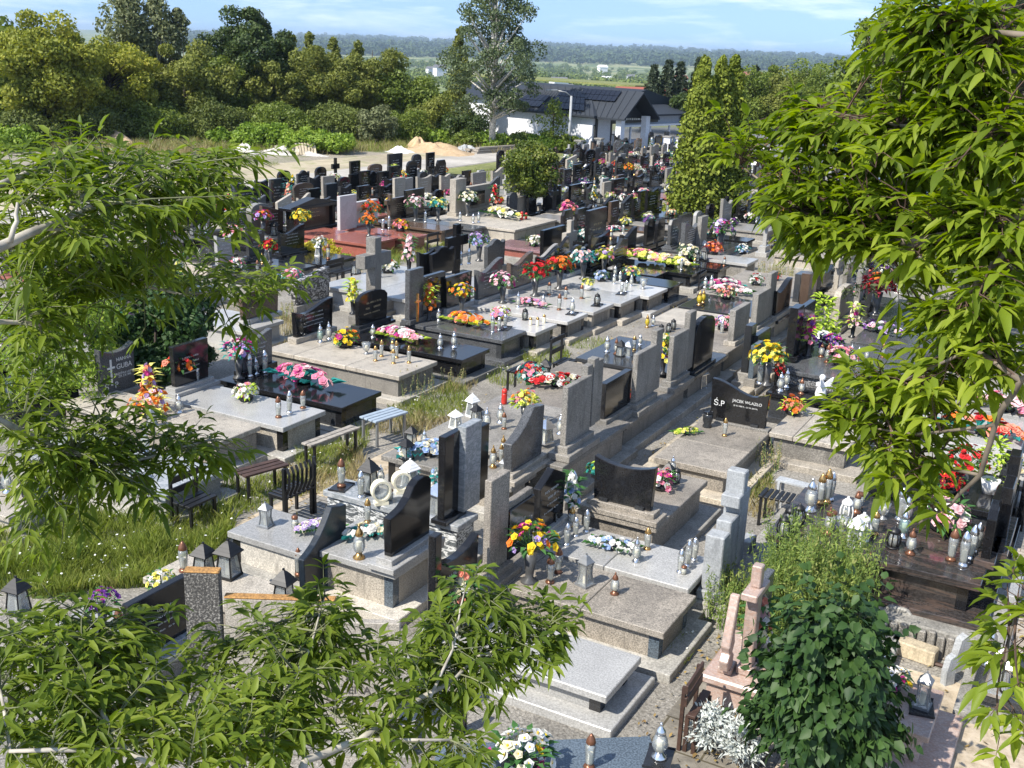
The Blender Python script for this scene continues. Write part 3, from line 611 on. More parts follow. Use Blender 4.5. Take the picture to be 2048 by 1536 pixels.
# ------------------------------------------------------------------ benches
def bench(label, a, b, z=0.45, depth=0.32, slats=4, mat='brown_wood', leg='black_metal', cross=False, back=0.0, flip=1, legz=None):
    """seat centre line between two pixels measured on the seat plane"""
    p, q = P(*a, z), P(*b, z); d = (q - p); ln = d.length; ang = math.atan2(d.y, d.x); m = (p + q) / 2
    t = thing('bench', label, 'bench', (m.x, m.y, 0), ang, 'benches beside the graves')
    if z > 0.02:
        if cross:
            n = int(ln / 0.075); sb = MB()
            for k in range(n):
                x = -ln / 2 + ln * (k + 0.5) / n; sb.box(x - 0.026, x + 0.026, -depth / 2, depth / 2, z - 0.03, z)
            part('seat', sb, mat, t, bevel=0.004)
        else:
            for k in range(slats):
                sb = MB(); w = depth / slats; y = -depth / 2 + w * (k + 0.5); sb.box(-ln / 2, ln / 2, y - w * 0.4, y + w * 0.4, z - 0.03, z - 0.001 * (k % 2)); part('slat', sb, mat, t, bevel=0.003)
        for sx in (-1, 1):
            lb = MB(); x = sx * ln * 0.42
            for sy in (-1, 1): lb.box(x - 0.018, x + 0.018, sy * depth * 0.4 - 0.018, sy * depth * 0.4 + 0.018, -0.02, z - 0.03)
            lb.box(x - 0.016, x + 0.016, -depth * 0.4, depth * 0.4, z - 0.055, z - 0.031); part('leg_frame', lb, leg, t)
    if back:
        y = flip * depth * 0.5
        if cross:
            bb = MB(); n = int(ln / 0.075)
            for k in range(n):
                x = -ln / 2 + ln * (k + 0.5) / n; bb.tube([(x, y - flip * 0.04, z), (x, y + flip * 0.03, z + back * .35), (x, y + flip * 0.04, z + back * .8), (x, y, z + back)], 0.024, 4)
            part('backrest', bb, mat, t)
            lb = MB(); 
            for sx in (-1, 1): lb.box(sx * ln / 2 - 0.02, sx * ln / 2 + 0.02, y + 0.0, y + 0.04, -0.02, z + back)
            part('post', lb, leg, t)
        else:
            for k in range(2):
                bb = MB(); zz = z + back * (0.45 + 0.5 * k); bb.box(-ln / 2, ln / 2, y, y + 0.025, zz - 0.045, zz + 0.045); part('back_slat', bb, mat, t, bevel=0.003)
            for sx in (-1, 1):
                lb = MB(); lb.box(sx * ln * 0.44 - 0.02, sx * ln * 0.44 + 0.02, y + 0.026, y + 0.06, -0.02, z + back); part('post', lb, leg, t)
    return t
# ------------------------------------------------------------------ ground, road, lots, valley
def ground_z(x, y):
    """level cemetery terrace; beyond it the land drops to a wide valley and rises again to far ridges"""
    d = math.hypot(x, y)
    def sm(a, b, t): t = min(1, max(0, (t - a) / (b - a))); return t * t * (3 - 2 * t)
    return -19 * sm(100, 300, d) - 11 * sm(400, 1500, d) + 22 * sm(1700, 4200, d) + 22 * sm(4200, 6800, d) * (0.9 + 0.35 * math.sin(math.atan2(y, x) * 9 + 1.0) * 0.3 + 0.35 * math.sin(math.atan2(y, x) * 4)) \
        + (2.0 * math.sin(x / 160.0) * math.cos(y / 210.0) if d > 200 else 0) * sm(200, 500, d)
m, nt, b = newmat('ground_mix'); Ln = nt.links.new
g_ = N(nt, "ShaderNodeNewGeometry")
n1 = N(nt, "ShaderNodeTexNoise", Scale=0.35, Detail=8.0, Roughness=0.65); n2 = N(nt, "ShaderNodeTexNoise", Scale=9.0, Detail=5.0, Roughness=0.7); n3 = N(nt, "ShaderNodeTexNoise", Scale=0.02, Detail=6.0)
for n in (n1, n2, n3): Ln(g_.outputs['Position'], n.inputs['Vector'])
soil = ramp(nt, n2.outputs['Fac'], [(0.3, (0.15, 0.125, 0.095)), (0.55, (0.30, 0.265, 0.21)), (0.7, (0.42, 0.38, 0.31))])
grs = ramp(nt, n2.outputs['Fac'], [(0.3, (0.05, 0.075, 0.018)), (0.6, (0.13, 0.16, 0.045)), (0.75, (0.24, 0.23, 0.10))])
fm = ramp(nt, n1.outputs['Fac'], [(0.5, (0,) * 3), (0.62, (1,) * 3)])
mx1 = N(nt, "ShaderNodeMixRGB"); Ln(fm, mx1.inputs[0]); Ln(soil, mx1.inputs[1]); Ln(grs, mx1.inputs[2])
far = ramp(nt, n3.outputs['Fac'], [(0.38, (0.10, 0.14, 0.04)), (0.5, (0.17, 0.21, 0.07)), (0.62, (0.33, 0.31, 0.15))])
vl = N(nt, "ShaderNodeVectorMath", operation='LENGTH'); Ln(g_.outputs['Position'], vl.inputs[0])
mr = N(nt, "ShaderNodeMapRange"); mr.inputs[1].default_value = 66; mr.inputs[2].default_value = 95; Ln(vl.outputs['Value'], mr.inputs[0])
mx2 = N(nt, "ShaderNodeMixRGB"); Ln(mr.outputs[0], mx2.inputs[0]); Ln(mx1.outputs[0], mx2.inputs[1]); Ln(far, mx2.inputs[2]); Ln(mx2.outputs[0], b.inputs['Base Color']); b.inputs['Roughness'].default_value = 0.95
bp = N(nt, "ShaderNodeBump", Strength=0.5, Distance=0.04); Ln(n2.outputs['Fac'], bp.inputs['Height']); Ln(bp.outputs[0], b.inputs['Normal'])
nr, na = 90, 220; V = [[0, 0, 0]]; rad = [2.5 * (9000 / 2.5) ** (i / (nr - 1)) for i in range(nr)]
for r0 in rad:
    for k in range(na):
        a = 2 * math.pi * k / na; x, y = r0 * math.cos(a), r0 * math.sin(a); V.append([x, y, ground_z(x, y)])
F_ = [(0, 1 + k, 1 + (k + 1) % na) for k in range(na)]
for i in range(nr - 1):
    for k in range(na): F_.append((1 + i * na + k, 1 + (i + 1) * na + k, 1 + (i + 1) * na + (k + 1) % na, 1 + i * na + (k + 1) % na))
me = bpy.data.meshes.new('ground'); me.from_pydata(V, [], F_); me.materials.append(m); me.polygons.foreach_set('use_smooth', [True] * len(F_)); struct(link('ground', me))
def sheet(name, pts, z, mat, sub=None):
    mb = MB(); mb.v = [(p[0], p[1], z) for p in pts]; mb.f = [tuple(range(len(pts)))]; mb.m = [0]
    o = link(name, mb.mesh(name, mat)); return struct(o)
def noisy(name, stops, scale=6, s2=0.5, rough=0.95, bump=0.3, brick=None):
    m, nt, b = newmat(name); L = nt.links.new; g = N(nt, "ShaderNodeNewGeometry")
    a = N(nt, "ShaderNodeTexNoise", Scale=scale, Detail=7.0, Roughness=0.7); c = N(nt, "ShaderNodeTexNoise", Scale=s2, Detail=5.0, Roughness=0.6)
    L(g.outputs['Position'], a.inputs['Vector']); L(g.outputs['Position'], c.inputs['Vector'])
    col = ramp(nt, a.outputs['Fac'], stops); st = ramp(nt, c.outputs['Fac'], [(0.3, (0.62,) * 3), (0.65, (1.0,) * 3)])
    mm = N(nt, "ShaderNodeMixRGB", blend_type='MULTIPLY'); mm.inputs[0].default_value = 1; L(col, mm.inputs[1]); L(st, mm.inputs[2]); last = mm.outputs[0]
    h = a.outputs['Fac']
    if brick:
        bw, bh, mort, mc, rot = brick
        br = N(nt, "ShaderNodeTexBrick"); br.inputs['Scale'].default_value = 1; br.inputs['Brick Width'].default_value = bw; br.inputs['Row Height'].default_value = bh; br.inputs['Mortar Size'].default_value = mort
        br.inputs['Color1'].default_value = (1, 1, 1, 1); br.inputs['Color2'].default_value = (0.78, 0.78, 0.78, 1); br.inputs['Mortar'].default_value = (*mc, 1)
        mp = N(nt, "ShaderNodeMapping"); mp.inputs['Rotation'].default_value = (0, 0, rot); L(g.outputs['Position'], mp.inputs[0]); L(mp.outputs[0], br.inputs['Vector'])
        m2 = N(nt, "ShaderNodeMixRGB", blend_type='MULTIPLY'); m2.inputs[0].default_value = 1; L(last, m2.inputs[1]); L(br.outputs['Color'], m2.inputs[2]); last = m2.outputs[0]
    L(last, b.inputs['Base Color']); b.inputs['Roughness'].default_value = rough
    bp = N(nt, "ShaderNodeBump", Strength=bump, Distance=0.03); L(h, bp.inputs['Height']); L(bp.outputs[0], b.inputs['Normal'])
noisy('sand_lot', [(0.3, (0.32, 0.27, 0.18)), (0.5, (0.48, 0.41, 0.29)), (0.68, (0.24, 0.25, 0.10))], 0.9, 0.25)
noisy('concrete_road', [(0.3, (0.40, 0.375, 0.33)), (0.7, (0.54, 0.50, 0.445))], 3, 0.3)
noisy('asphalt_lot', [(0.3, (0.16, 0.165, 0.175)), (0.7, (0.24, 0.245, 0.255))], 3, 0.3)
noisy('sandy_path', [(0.3, (0.30, 0.24, 0.16)), (0.5, (0.52, 0.43, 0.31)), (0.72, (0.62, 0.53, 0.41))], 7, 1.1, bump=0.6)
noisy('block_paving', [(0.3, (0.24, 0.225, 0.20)), (0.7, (0.42, 0.395, 0.35))], 12, 0.9, brick=(0.2, 0.1, 0.008, (0.3, 0.28, 0.24), 0.0))
noisy('pale_paving', [(0.3, (0.44, 0.38, 0.31)), (0.7, (0.60, 0.53, 0.45))], 12, 0.9, brick=(0.2, 0.1, 0.008, (0.45, 0.42, 0.38), 0.0))
noisy('flagstones', [(0.3, (0.17, 0.15, 0.12)), (0.6, (0.33, 0.30, 0.245)), (0.8, (0.45, 0.42, 0.35))], 8, 0.9, brick=(0.5, 0.5, 0.012, (0.35, 0.33, 0.25), 0.0), bump=0.5)
noisy('gravel_mix', [(0.35, (0.15, 0.14, 0.12)), (0.6, (0.42, 0.39, 0.34)), (0.7, (0.62, 0.6, 0.55))], 30, 1.2, bump=0.9)
noisy('mown_grass', [(0.3, (0.10, 0.13, 0.03)), (0.5, (0.19, 0.21, 0.06)), (0.75, (0.36, 0.32, 0.15))], 3, 0.4)
sheet('cemetery_floor', [(-31.5, 4), (14, 4), (14, 62), (-31.5, 62)], 0.004, 'gravel_mix')
sheet('grass_verge', [(-31.0, 38), (-29.9, 38), (-28.2, 62), (-31.0, 62)], 0.012, 'mown_grass')
sheet('road', [(-34.4, 10), (-31.2, 10), (-31.2, 60), (-34.4, 60)], 0.018, 'concrete_road')
sheet('sandy_lot', [(-40.5, 20), (-34.45, 20), (-34.45, 62), (-36.8, 62)], 0.010, 'sand_lot')
sheet('parking_apron', [(-31.1, 62.2), (-16, 62.2), (-14, 100), (-31.1, 100)], 0.010, 'asphalt_lot')
sheet('sandy_path', [(-9.6, 8.5), (-8.5, 8.5), (-7.9, 30), (-9.1, 30)], 0.012, 'sandy_path')
sheet('flagstone_path', [(-3.1, 4.5), (-1.85, 4.5), (-1.95, 11.3), (-3.0, 11.3)], 0.012, 'flagstones')
q = [P(1640, 960, 0), P(1900, 1000, 0), P(1620, 1120, 0), P(1460, 1080, 0), P(1535, 930, 0)]
sheet('paved_yard', [(-3.2, 11.6), (0.9, 11.6), (0.9, 15.2), (-3.2, 15.2)], 0.016, 'pale_paving')
sheet('paved_corner', [(-9.4, 9.0), (-8.0, 9.0), (-7.9, 11.4), (-9.3, 11.4)], 0.018, 'block_paving')
sheet('paved_walk', [(-0.95, 5.2), (0.9, 5.2), (1.5, 9.4), (-0.7, 8.4)], 0.013, 'block_paving')
sheet('bare_soil', [(-1.9, 8.2), (-0.1, 8.2), (0.5, 11.2), (-1.8, 11.2)], 0.014, 'sandy_path')
# walk kerb between the rows (rough old concrete strip)
mb = MB(); yy = 15.0
while yy < 31:
    ln = random.uniform(0.6, 1.3); mb.box(-8.95 + random.uniform(-.02, .02), -8.7 + random.uniform(-.02, .02), yy, yy + ln - 0.03, -0.05, random.uniform(0.10, 0.17)); yy += ln
o = struct(link('walk_kerb', mb.mesh('walk_kerb', 'warm_concrete'))); add_bevel(o, 0.03, 2)
mb = MB(); yy = 8.6
while yy < 19:
    ln = random.uniform(0.6, 1.3); mb.box(-5.75 + random.uniform(-.02, .02), -5.5 + random.uniform(-.02, .02), yy + 4.6, yy + 4.6 + ln - 0.03, -0.05, random.uniform(0.10, 0.2)); yy += ln
o = struct(link('terrace_kerb', mb.mesh('terrace_kerb', 'warm_concrete'))); add_bevel(o, 0.03, 2)

# ------------------------------------------------------------------ hall beyond the cemetery
plain('render_white', (0.74, 0.75, 0.78), 0.8); plain('render_blue', (0.42, 0.46, 0.54), 0.8); plain('roof_metal', (0.02, 0.026, 0.036), 0.7, 0.0); plain('solar_panel', (0.012, 0.014, 0.022), 0.15); plain('dark_frame', (0.02, 0.02, 0.022), 0.4); plain('panel_line', (0.35, 0.36, 0.38), 0.5)
plain('roof_red', (0.32, 0.10, 0.07), 0.7); plain('roof_grey', (0.16, 0.16, 0.17), 0.7); plain('wall_cream', (0.72, 0.68, 0.6), 0.8)
Cn = P(1182, 303, 0)
fw = RM @ np.array([0, 0, 1.0]); fa = math.atan2(fw[1], fw[0])
ua = fa + R(47.4); U = Vector((math.cos(ua), math.sin(ua), 0)); Vv = Vector((math.cos(ua - math.pi / 2), math.sin(ua - math.pi / 2), 0))
hall = thing('community_hall', 'single-storey white hall with dark standing-seam roofs and solar panels beyond the graves', 'building', Cn, 0)
def HB(mb, u0, u1, v0, v1, z0, z1): mb.obox(U * ((u0 + u1) / 2) + Vv * ((v0 + v1) / 2) + Vector((0, 0, (z0 + z1) / 2)), U * ((u1 - u0) / 2), Vv * ((v1 - v0) / 2), (0, 0, (z1 - z0) / 2)); return mb
def HP(u, v, z): return tuple(U * u + Vv * v + Vector((0, 0, z)))
def solve_len(dirv, px, z=0.0, u0=0.0):
    lo, hi = 0.0, 60.0
    for _ in range(50):
        mid = (lo + hi) / 2; x = Q(Cn + U * u0 + dirv * mid + Vector((0, 0, z)))[0]
        if (x < px) == (dirv.dot(Vv) > 0.5): lo = mid
        else: hi = mid
    return lo
Lu = solve_len(U, 985); V1 = solve_len(Vv, 1237, 0, -1.9); V2 = solve_len(Vv, 1287, 0, -1.9); V3 = solve_len(Vv, 1338, 0, 1.2)
print('HALL', Lu, V1, V2, V3)
ev = height_at(Cn, 231)
mb = MB(); HB(mb, 0, Lu, 0, V2, -0.2, ev); part('wall', mb, 'render_white', hall)
# window and doors on the front wall
def front_box(name, v0, v1, z0, z1, mat, out_=0.04, par=None):
    mb = MB(); HB(mb, -out_, 0.1, v0, v1, z0, z1); return part(name, mb, mat, par or hall)
wv = front_box('window', V1 * 0.34, V1 * 0.68, 0.35, ev * 0.74, 'dark_frame', 0.03); front_box('pane', V1 * 0.36, V1 * 0.50, 0.42, ev * 0.71, 'window_glass', 0.05, wv); front_box('pane', V1 * 0.52, V1 * 0.66, 0.42, ev * 0.71, 'window_glass', 0.05, wv)
d_ = front_box('door', V1 + (V2 - V1) * 0.55, V1 + (V2 - V1) * 0.85, 0.0, ev * 0.85, 'dark_frame', 0.03); front_box('pane', V1 + (V2 - V1) * 0.6, V1 + (V2 - V1) * 0.8, 0.3, ev * 0.75, 'window_glass', 0.05, d_)
front_box('downpipe', 0.25, 0.4, 0, ev, 'dark_frame', 0.12)
for vv in (V1 * 1.0, V2 * 1.0):
    mb = MB(); HB(mb, -2.1, -1.7, vv - 0.2, vv + 0.2, -0.1, ev * 1.02); part('pillar', mb, 'render_white', hall)
# roofs
ov = 0.45; rz_ = height_at(Cn + U * 5 + Vv * 3.0, 176); vm = V2 / 2 + 0.3
rz_ = height_at(Cn + U * vm + Vv * vm, 178)
def slabroof(name, quad, mat='roof_metal', th=0.12):
    mb = MB(); q = [Vector(p) for p in quad]; n = len(q); i = 0
    mb.v = [tuple(p) for p in q] + [tuple(p - Vector((0, 0, th))) for p in q]; mb.f = [tuple(range(n)), tuple(range(2 * n - 1, n - 1, -1))] + [(k, k + n, (k + 1) % n + n, (k + 1) % n) for k in range(n)]; mb.m = [0] * (n + 2)
    o = part(name, mb, mat, hall); return o
vm = V2 / 2 + 0.3
hip = [(-ov, -ov), (Lu + ov, -ov), (Lu + ov, V2 + ov), (-ov, V2 + ov)]; rA, rB = HP(vm, vm, rz_), HP(Lu - vm, vm, rz_)
c4 = [HP(*c, ev) for c in hip]
def seams(o_, a, b, c, d, n):
    """standing seams running up the slope a-b (eave) to d-c (ridge)"""
    mb = MB(); a, b, c, d = map(Vector, (a, b, c, d))
    for k in range(1, n):
        t = k / n; mb.tube([a.lerp(b, t) + Vector((0, 0, 0.02)), d.lerp(c, t) + Vector((0, 0, 0.02))], 0.025, 4)
    part('seams', mb, 'roof_metal', o_)
r1 = slabroof('roof', [c4[0], c4[1], rB, rA]); seams(r1, c4[0], c4[1], rB, rA, 26)
r2 = slabroof('roof', [c4[3], c4[0], rA]); slabroof('roof', [c4[1], c4[2], rB]); slabroof('roof', [c4[2], c4[3], rA, rB])
# gabled cross wing over the porch
vg = (V1 + V2) / 2; gz = height_at(Cn - U * 2.6 + Vv * vg, 184); hw = (V2 - V1) / 2 + 0.55
g1 = slabroof('gable_roof', [HP(-2.6, vg - hw, ev - 0.05), HP(4, vg - hw, ev - 0.05), HP(6.5, vg, gz), HP(-2.6, vg, gz)]); seams(g1, HP(-2.6, vg - hw, ev - .05), HP(4, vg - hw, ev - .05), HP(6.5, vg, gz), HP(-2.6, vg, gz), 14)
slabroof('gable_roof', [HP(4, vg + hw, ev - 0.05), HP(-2.6, vg + hw, ev - 0.05), HP(-2.6, vg, gz), HP(6.5, vg, gz)])
mb = MB(); mb.prism([(-hw + 0.15, ev - 0.1), (hw - 0.15, ev - 0.1), (0, gz - 0.2)], U * -1.4 + Vv * vg, Vv, (0, 0, 1), U * 0.1); part('gable', mb, 'roof_metal', hall)
# right-hand glazed block
ev2 = ev * 0.96
mb = MB(); HB(mb, 1.2, 9, V2 + 0.02, V3 + 2.0, -0.2, ev2); part('side_wall', mb, 'render_blue', hall)
mb = MB(); HB(mb, 1.12, 1.25, V2 + 0.25, V3 + 1.9, 0.5, ev2 * 0.62); gl_ = part('window', mb, 'window_glass', hall)
for k in range(5):
    mb = MB(); v_ = V2 + 0.2 + (V3 + 1.8 - V2) * k / 4; HB(mb, 1.06, 1.3, v_ - 0.05, v_ + 0.05, 0.0, ev2 * 0.66); part('mullion', mb, 'render_white', gl_)
mb = MB(); HB(mb, 0.9, 1.25, V2 + 0.2, V3 + 1.95, ev2 * 0.62, ev2 * 0.68); part('canopy', mb, 'render_white', hall)
mb = MB(); HB(mb, 1.0, 1.2, V2 + 0.5, V2 + (V3 - V2) * 0.75, ev2 * 0.74, ev2 * 0.98); sg = part('sign_board', mb, 'dark_frame', hall)
mb = MB(); 
rr = random.Random(3); v_ = V2 + 0.8
while v_ < V2 + (V3 - V2) * 0.7:
    w_ = rr.uniform(0.12, 0.24); HB(mb, 0.98, 1.0, v_, v_ + w_ * 0.7, ev2 * 0.83, ev2 * 0.9); v_ += w_ + 0.06
part('sign_lettering', mb, 'white_paint', sg)
va, vb = V2 + 0.02, V3 + 2.6
slabroof('side_roof', [HP(0.5, va, ev2), HP(0.5, vb, ev2), HP(4.5, vb - 3, ev2 + 1.0), HP(4.5, va, ev2 + 1.0)]); slabroof('side_roof', [HP(0.5, vb, ev2), HP(9.3, vb, ev2), HP(4.5, vb - 3, ev2 + 1.0)])
# solar panels
def panels(u0, u1, t0, t1, nu, nv, a, b, c, d):
    a, b, c, d = map(Vector, (a, b, c, d)); n = (b - a).cross(d - a).normalized(); n *= (1 if n.z > 0 else -1)
    def pt(s, t): return (a.lerp(b, s)).lerp(d.lerp(c, s), t) + n * 0.09
    mb = MB()
    for i in range(nu):
        for j in range(nv):
            s0, s1 = u0 + (u1 - u0) * i / nu, u0 + (u1 - u0) * (i + 0.93) / nu; e0, e1 = t0 + (t1 - t0) * j / nv, t0 + (t1 - t0) * (j + 0.93) / nv
            mb.quad(pt(s0, e0), pt(s1, e0), pt(s1, e1), pt(s0, e1))
    o = part('solar_panels', mb, 'solar_panel', hall); o.modifiers.new('t', 'SOLIDIFY').thickness = 0.03
panels(0.08, 0.42, 0.12, 0.85, 7, 3, c4[0], c4[1], rB, rA); panels(0.5, 0.78, 0.12, 0.6, 6, 2, c4[0], c4[1], rB, rA)
panels(0.18, 0.52, 0.55, 0.95, 8, 2, HP(-2.6, vg - hw, ev - 0.05), HP(6, vg - hw, ev - 0.05), HP(6.5, vg, gz), HP(-2.6, vg, gz))
# second dark roof with panels behind
p = Cn + U * 9 + Vv * 9
b2 = thing('rear_hall', 'dark-roofed wing with two solar panel rows behind the white hall', 'building', p)
mb = MB(); HB(mb, -6, 9, -5, 5, -0.2, ev + 0.3); part('wall', mb, 'render_white', b2)
mb = MB(); mb.prism([(-5.4, ev + 0.3), (5.4, ev + 0.3), (0, height_at(p, 170))], U * -6.4, Vv, (0, 0, 1), U * 15.8); part('roof', mb, 'roof_metal', b2)
# gate posts beside the road, street lamp
for px_, py_, tp, lb in ((1333, 318, 272, 'left of the pair of tall white gate pillars'), (1358, 312, 275, 'right of the pair of tall white gate pillars'), (1229, 300, 268, 'slim cream gate pillar before the hall window'), (1197, 305, 276, 'short grey gate pillar left of the hall window'), (1157, 308, 280, 'low grey capped pillar at the bushes by the hall')):
    p = P(px_, py_, 0); h = height_at(p, tp); t = thing('gate_pillar', lb, 'pillar', p); mb = MB(); mb.box(-0.2, 0.2, -0.2, 0.2, -0.1, h - 0.08); part('shaft', mb, 'render_white' if 'white' in lb or 'cream' in lb else 'blue_concrete', t); mb = MB(); mb.box(-0.25, 0.25, -0.25, 0.25, h - 0.079, h); part('cap', mb, 'concrete', t)
p = P(1137, 306, 0); h = height_at(p, 183); t = thing('street_lamp', 'grey concrete street lamp with curved arm in front of the white hall', 'street lamp', p)
mb = MB(); mb.tube([(0, 0, -.2), (0, 0, h * 0.93)], [0.12, 0.07], 8); part('pole', mb, 'blue_concrete', t, smooth=True)
dl = -Vector((RM @ np.array([1.0, 0, 0]))); mb = MB(); mb.tube([(0, 0, h * 0.92), dl * 0.35 + Vector((0, 0, h * 0.99)), dl * 1.0 + Vector((0, 0, h * 1.02))], 0.04, 6); part('arm', mb, 'grey_metal', t, smooth=True)
mb = MB(); mb.obox(dl * 1.2 + Vector((0, 0, h * 1.02)), dl * 0.35, dl.cross(Vector((0, 0, 1))) * 0.12, (0, 0, 0.05)); part('lamp_head', mb, 'grey_metal', t, bevel=0.02)

# ------------------------------------------------------------------ heaps at the edge of the sandy lot
def heap(name, lb, px, py, rx, ry, h, mat, seed, cat='heap'):
    p = P(px, py, 0); rr = np.random.default_rng(seed); n, k = 26, 9; V = [(0, 0, h)]; 
    for j in range(1, k + 1):
        for i in range(n):
            a = 2 * math.pi * i / n; t = j / k; w_ = 1 + 0.22 * math.sin(3 * a + seed) + 0.12 * math.sin(5 * a + 2 * seed); z = h * (math.cos(t * math.pi) * 0.5 + 0.5) * (1 + 0.35 * math.sin(4 * a + t * 5)) + rr.normal(0, h * 0.03)
            V.append((rx * t * w_ * math.cos(a), ry * t * w_ * math.sin(a), max(z, -0.02) if j < k else -0.05))
    Fc = [(0, 1 + i, 1 + (i + 1) % n) for i in range(n)]
    for j in range(k - 1):
        for i in range(n): Fc.append((1 + j * n + i, 1 + (j + 1) * n + i, 1 + (j + 1) * n + (i + 1) % n, 1 + j * n + (i + 1) % n))
    me = bpy.data.meshes.new(name); me.from_pydata(V, [], Fc); me.materials.append(MATS[mat]); me.polygons.foreach_set('use_smooth', [True] * len(Fc)); o = link(name, me, None, p); tag(o, lb, cat); return o
noisy('sand_pile', [(0.3, (0.42, 0.29, 0.16)), (0.7, (0.62, 0.46, 0.29))], 5, 0.8); noisy('rubble_mix', [(0.35, (0.25, 0.22, 0.2)), (0.5, (0.6, 0.57, 0.52)), (0.7, (0.8, 0.78, 0.74))], 6, 1.2)
heap('sand_heap', 'heap of orange-tan sand on the lot beyond the road', 872, 303, 3.2, 2.4, 0.42, 'sand_pile', 3)
heap('sand_heap', 'small far shoulder of the sand heap ', 838, 299, 1.1, .9, 0.6, 'sand_pile', 5)
heap('rubble_heap', 'grey-white rubble heap against the bright green bushes', 575, 306, 2.4, 1.3, 0.42, 'rubble_mix', 7)
heap('rubble_heap', 'small broken brick and rubble heap at the left end of the lot', 490, 308, 1.2, 0.8, 0.45, 'rubble_mix', 9)
heap('sack_heap', 'heap of white and red plastic sacks beside the sand', 800, 305, 0.9, 0.7, 0.3, 'white_paint', 11)
heap('sack_heap', 'pale plastic sacks right of the sand heap', 932, 304, 1.2, 0.7, 0.35, 'blue_concrete', 13)
heap('dry_mound', 'weedy sandy mound among pale dry grass at left', 195, 285, 4.5, 2.2, 0.9, 'sand_pile', 15)
p = P(986, 304, 0); t = thing('plank_stack', 'stack of weathered boards beside the road', 'timber', p, math.pi / 2 - 0.2)
for k in range(9): mb = MB(); mb.box(-2.0 + 0.1 * (k % 3), 2.0 - 0.15 * (k % 2), -0.5 + 0.3 * (k % 4), -0.24 + 0.3 * (k % 4), 0.0 + 0.14 * (k // 4), 0.11 + 0.14 * (k // 4)); part('plank', mb, 'weathered_wood', t)
p = P(612, 310, 0); t = thing('pallet', 'reddish wooden pallet leaning on the rubble', 'pallet', p, 0.9)
for k in range(7): mb = MB(); mb.obox((-0.5 + k * 0.165, 0, 0.33), (0.06, 0, 0), (0, 0.22, 0.3), (0, 0.02, -0.012)); part('slat', mb, 'limestone', t)

# ------------------------------------------------------------------ buildings and trees in the valley
def crown_cloud(n, r, h):
    """unit-ish bumpy crown: leaf-clump quads on several lobes"""
    lob = rng.normal(0, 0.33, (7, 3)); lob[:, 2] = np.abs(lob[:, 2]) * 0.9 + 0.1
    k = rng.integers(0, 7, n); d = unit(rng.normal(0, 1, (n, 3))); C = lob[k] + d * rng.uniform(0.45, 0.62, (n, 1)); C[:, 2] = np.maximum(C[:, 2], -0.5)
    return C * np.array([r, r, h]), d
protos = [crown_cloud(420, 1, 0.85) for _ in range(5)]; protos_s = [crown_cloud(90, 1, 0.8) for _ in range(5)]; protos_m = [crown_cloud(220, 1, 0.8) for _ in range(5)]
def scatter_trees(name, pts, mat, kinds, qs, lb=None):
    Vs, n0 = [], 0
    for (x, y, z, r, h) in pts:
        C, D = kinds[rng.integers(0, len(kinds))]; a = rng.uniform(0, 6.28); ca, sa = math.cos(a), math.sin(a); Rm = np.array([[ca, sa, 0], [-sa, ca, 0], [0, 0, 1]])
        C2 = (C @ Rm) * np.array([r, r, h]) + np.array([x, y, z + h * 0.45]); V_, _ = rhombs(C2, D @ Rm + np.array([0, 0, 0.3]), np.full(len(C), qs * r), 0.8, 0.5); Vs.append(V_)
    V_ = np.concatenate(Vs); me = fastmesh(name, V_, np.arange(len(V_)).reshape(-1, 4), [mat]); o = link(name, me); o['kind'] = 'stuff'; return o
leafmat('valley_leaf', (0.06, 0.095, 0.025), (0.15, 0.20, 0.045), 0.7, 0.15, 0.02, (0.22, 0.25, 0.07)); leafmat('forest_leaf', (0.035, 0.06, 0.022), (0.08, 0.115, 0.04), 0.7, 0.05, 0.01)
def band(d0, d1, n, a0, a1, r0, r1, hf):
    out_ = []
    for _ in range(n):
        d = math.exp(rng.uniform(math.log(d0), math.log(d1))); px = rng.uniform(a0, a1); c = RM @ np.array([px - 1024, -650, FOC]); a = math.atan2(c[1], c[0]); x, y = d * math.cos(a), d * math.sin(a); r = rng.uniform(r0, r1)
        out_.append((x, y, ground_z(x, y), r, r * hf * rng.uniform(0.8, 1.3)))
    return out_
from mathutils import noise as mnoise
def clumped(pts, f): return [p for p in pts if mnoise.noise(Vector((p[0] * f, p[1] * f, 3.3))) > -0.05]
scatter_trees('valley_woodland', clumped(band(230, 520, 800, 450, 1950, 2.0, 4.4, 1.15), 0.012), 'valley_leaf', protos, 0.11)
scatter_trees('middle_woodland', clumped(band(500, 2200, 2600, 450, 1900, 3, 7, 1.0), 0.0042), 'valley_leaf', protos_m, 0.15)
scatter_trees('far_forest', band(2500, 6800, 4200, 300, 2000, 8, 22, 0.7), 'forest_leaf', protos_s, 0.22)
def small_house(px, d, w_, roof, wall, lb, hgt=3.2, dz=0.0):
    c = RM @ np.array([px - 1024, -650, FOC]); a = math.atan2(c[1], c[0]); x, y = d * math.cos(a), d * math.sin(a); z = ground_z(x, y) + dz
    t = thing('distant_house', lb, 'house', (x, y, z), a + 0.5, 'houses in the valley'); l_ = w_
    mb = MB(); mb.box(-l_ * .35, l_ * .35, -l_ / 2, l_ / 2, -2, hgt); part('wall', mb, wall, t)
    mb = MB(); mb.prism([(-l_ * .4, hgt), (l_ * .4, hgt), (0, hgt + l_ * 0.25)], (0, -l_ * 0.55, 0), (1, 0, 0), (0, 0, 1), (0, l_ * 1.1, 0)); part('roof', mb, roof, t)
    return t
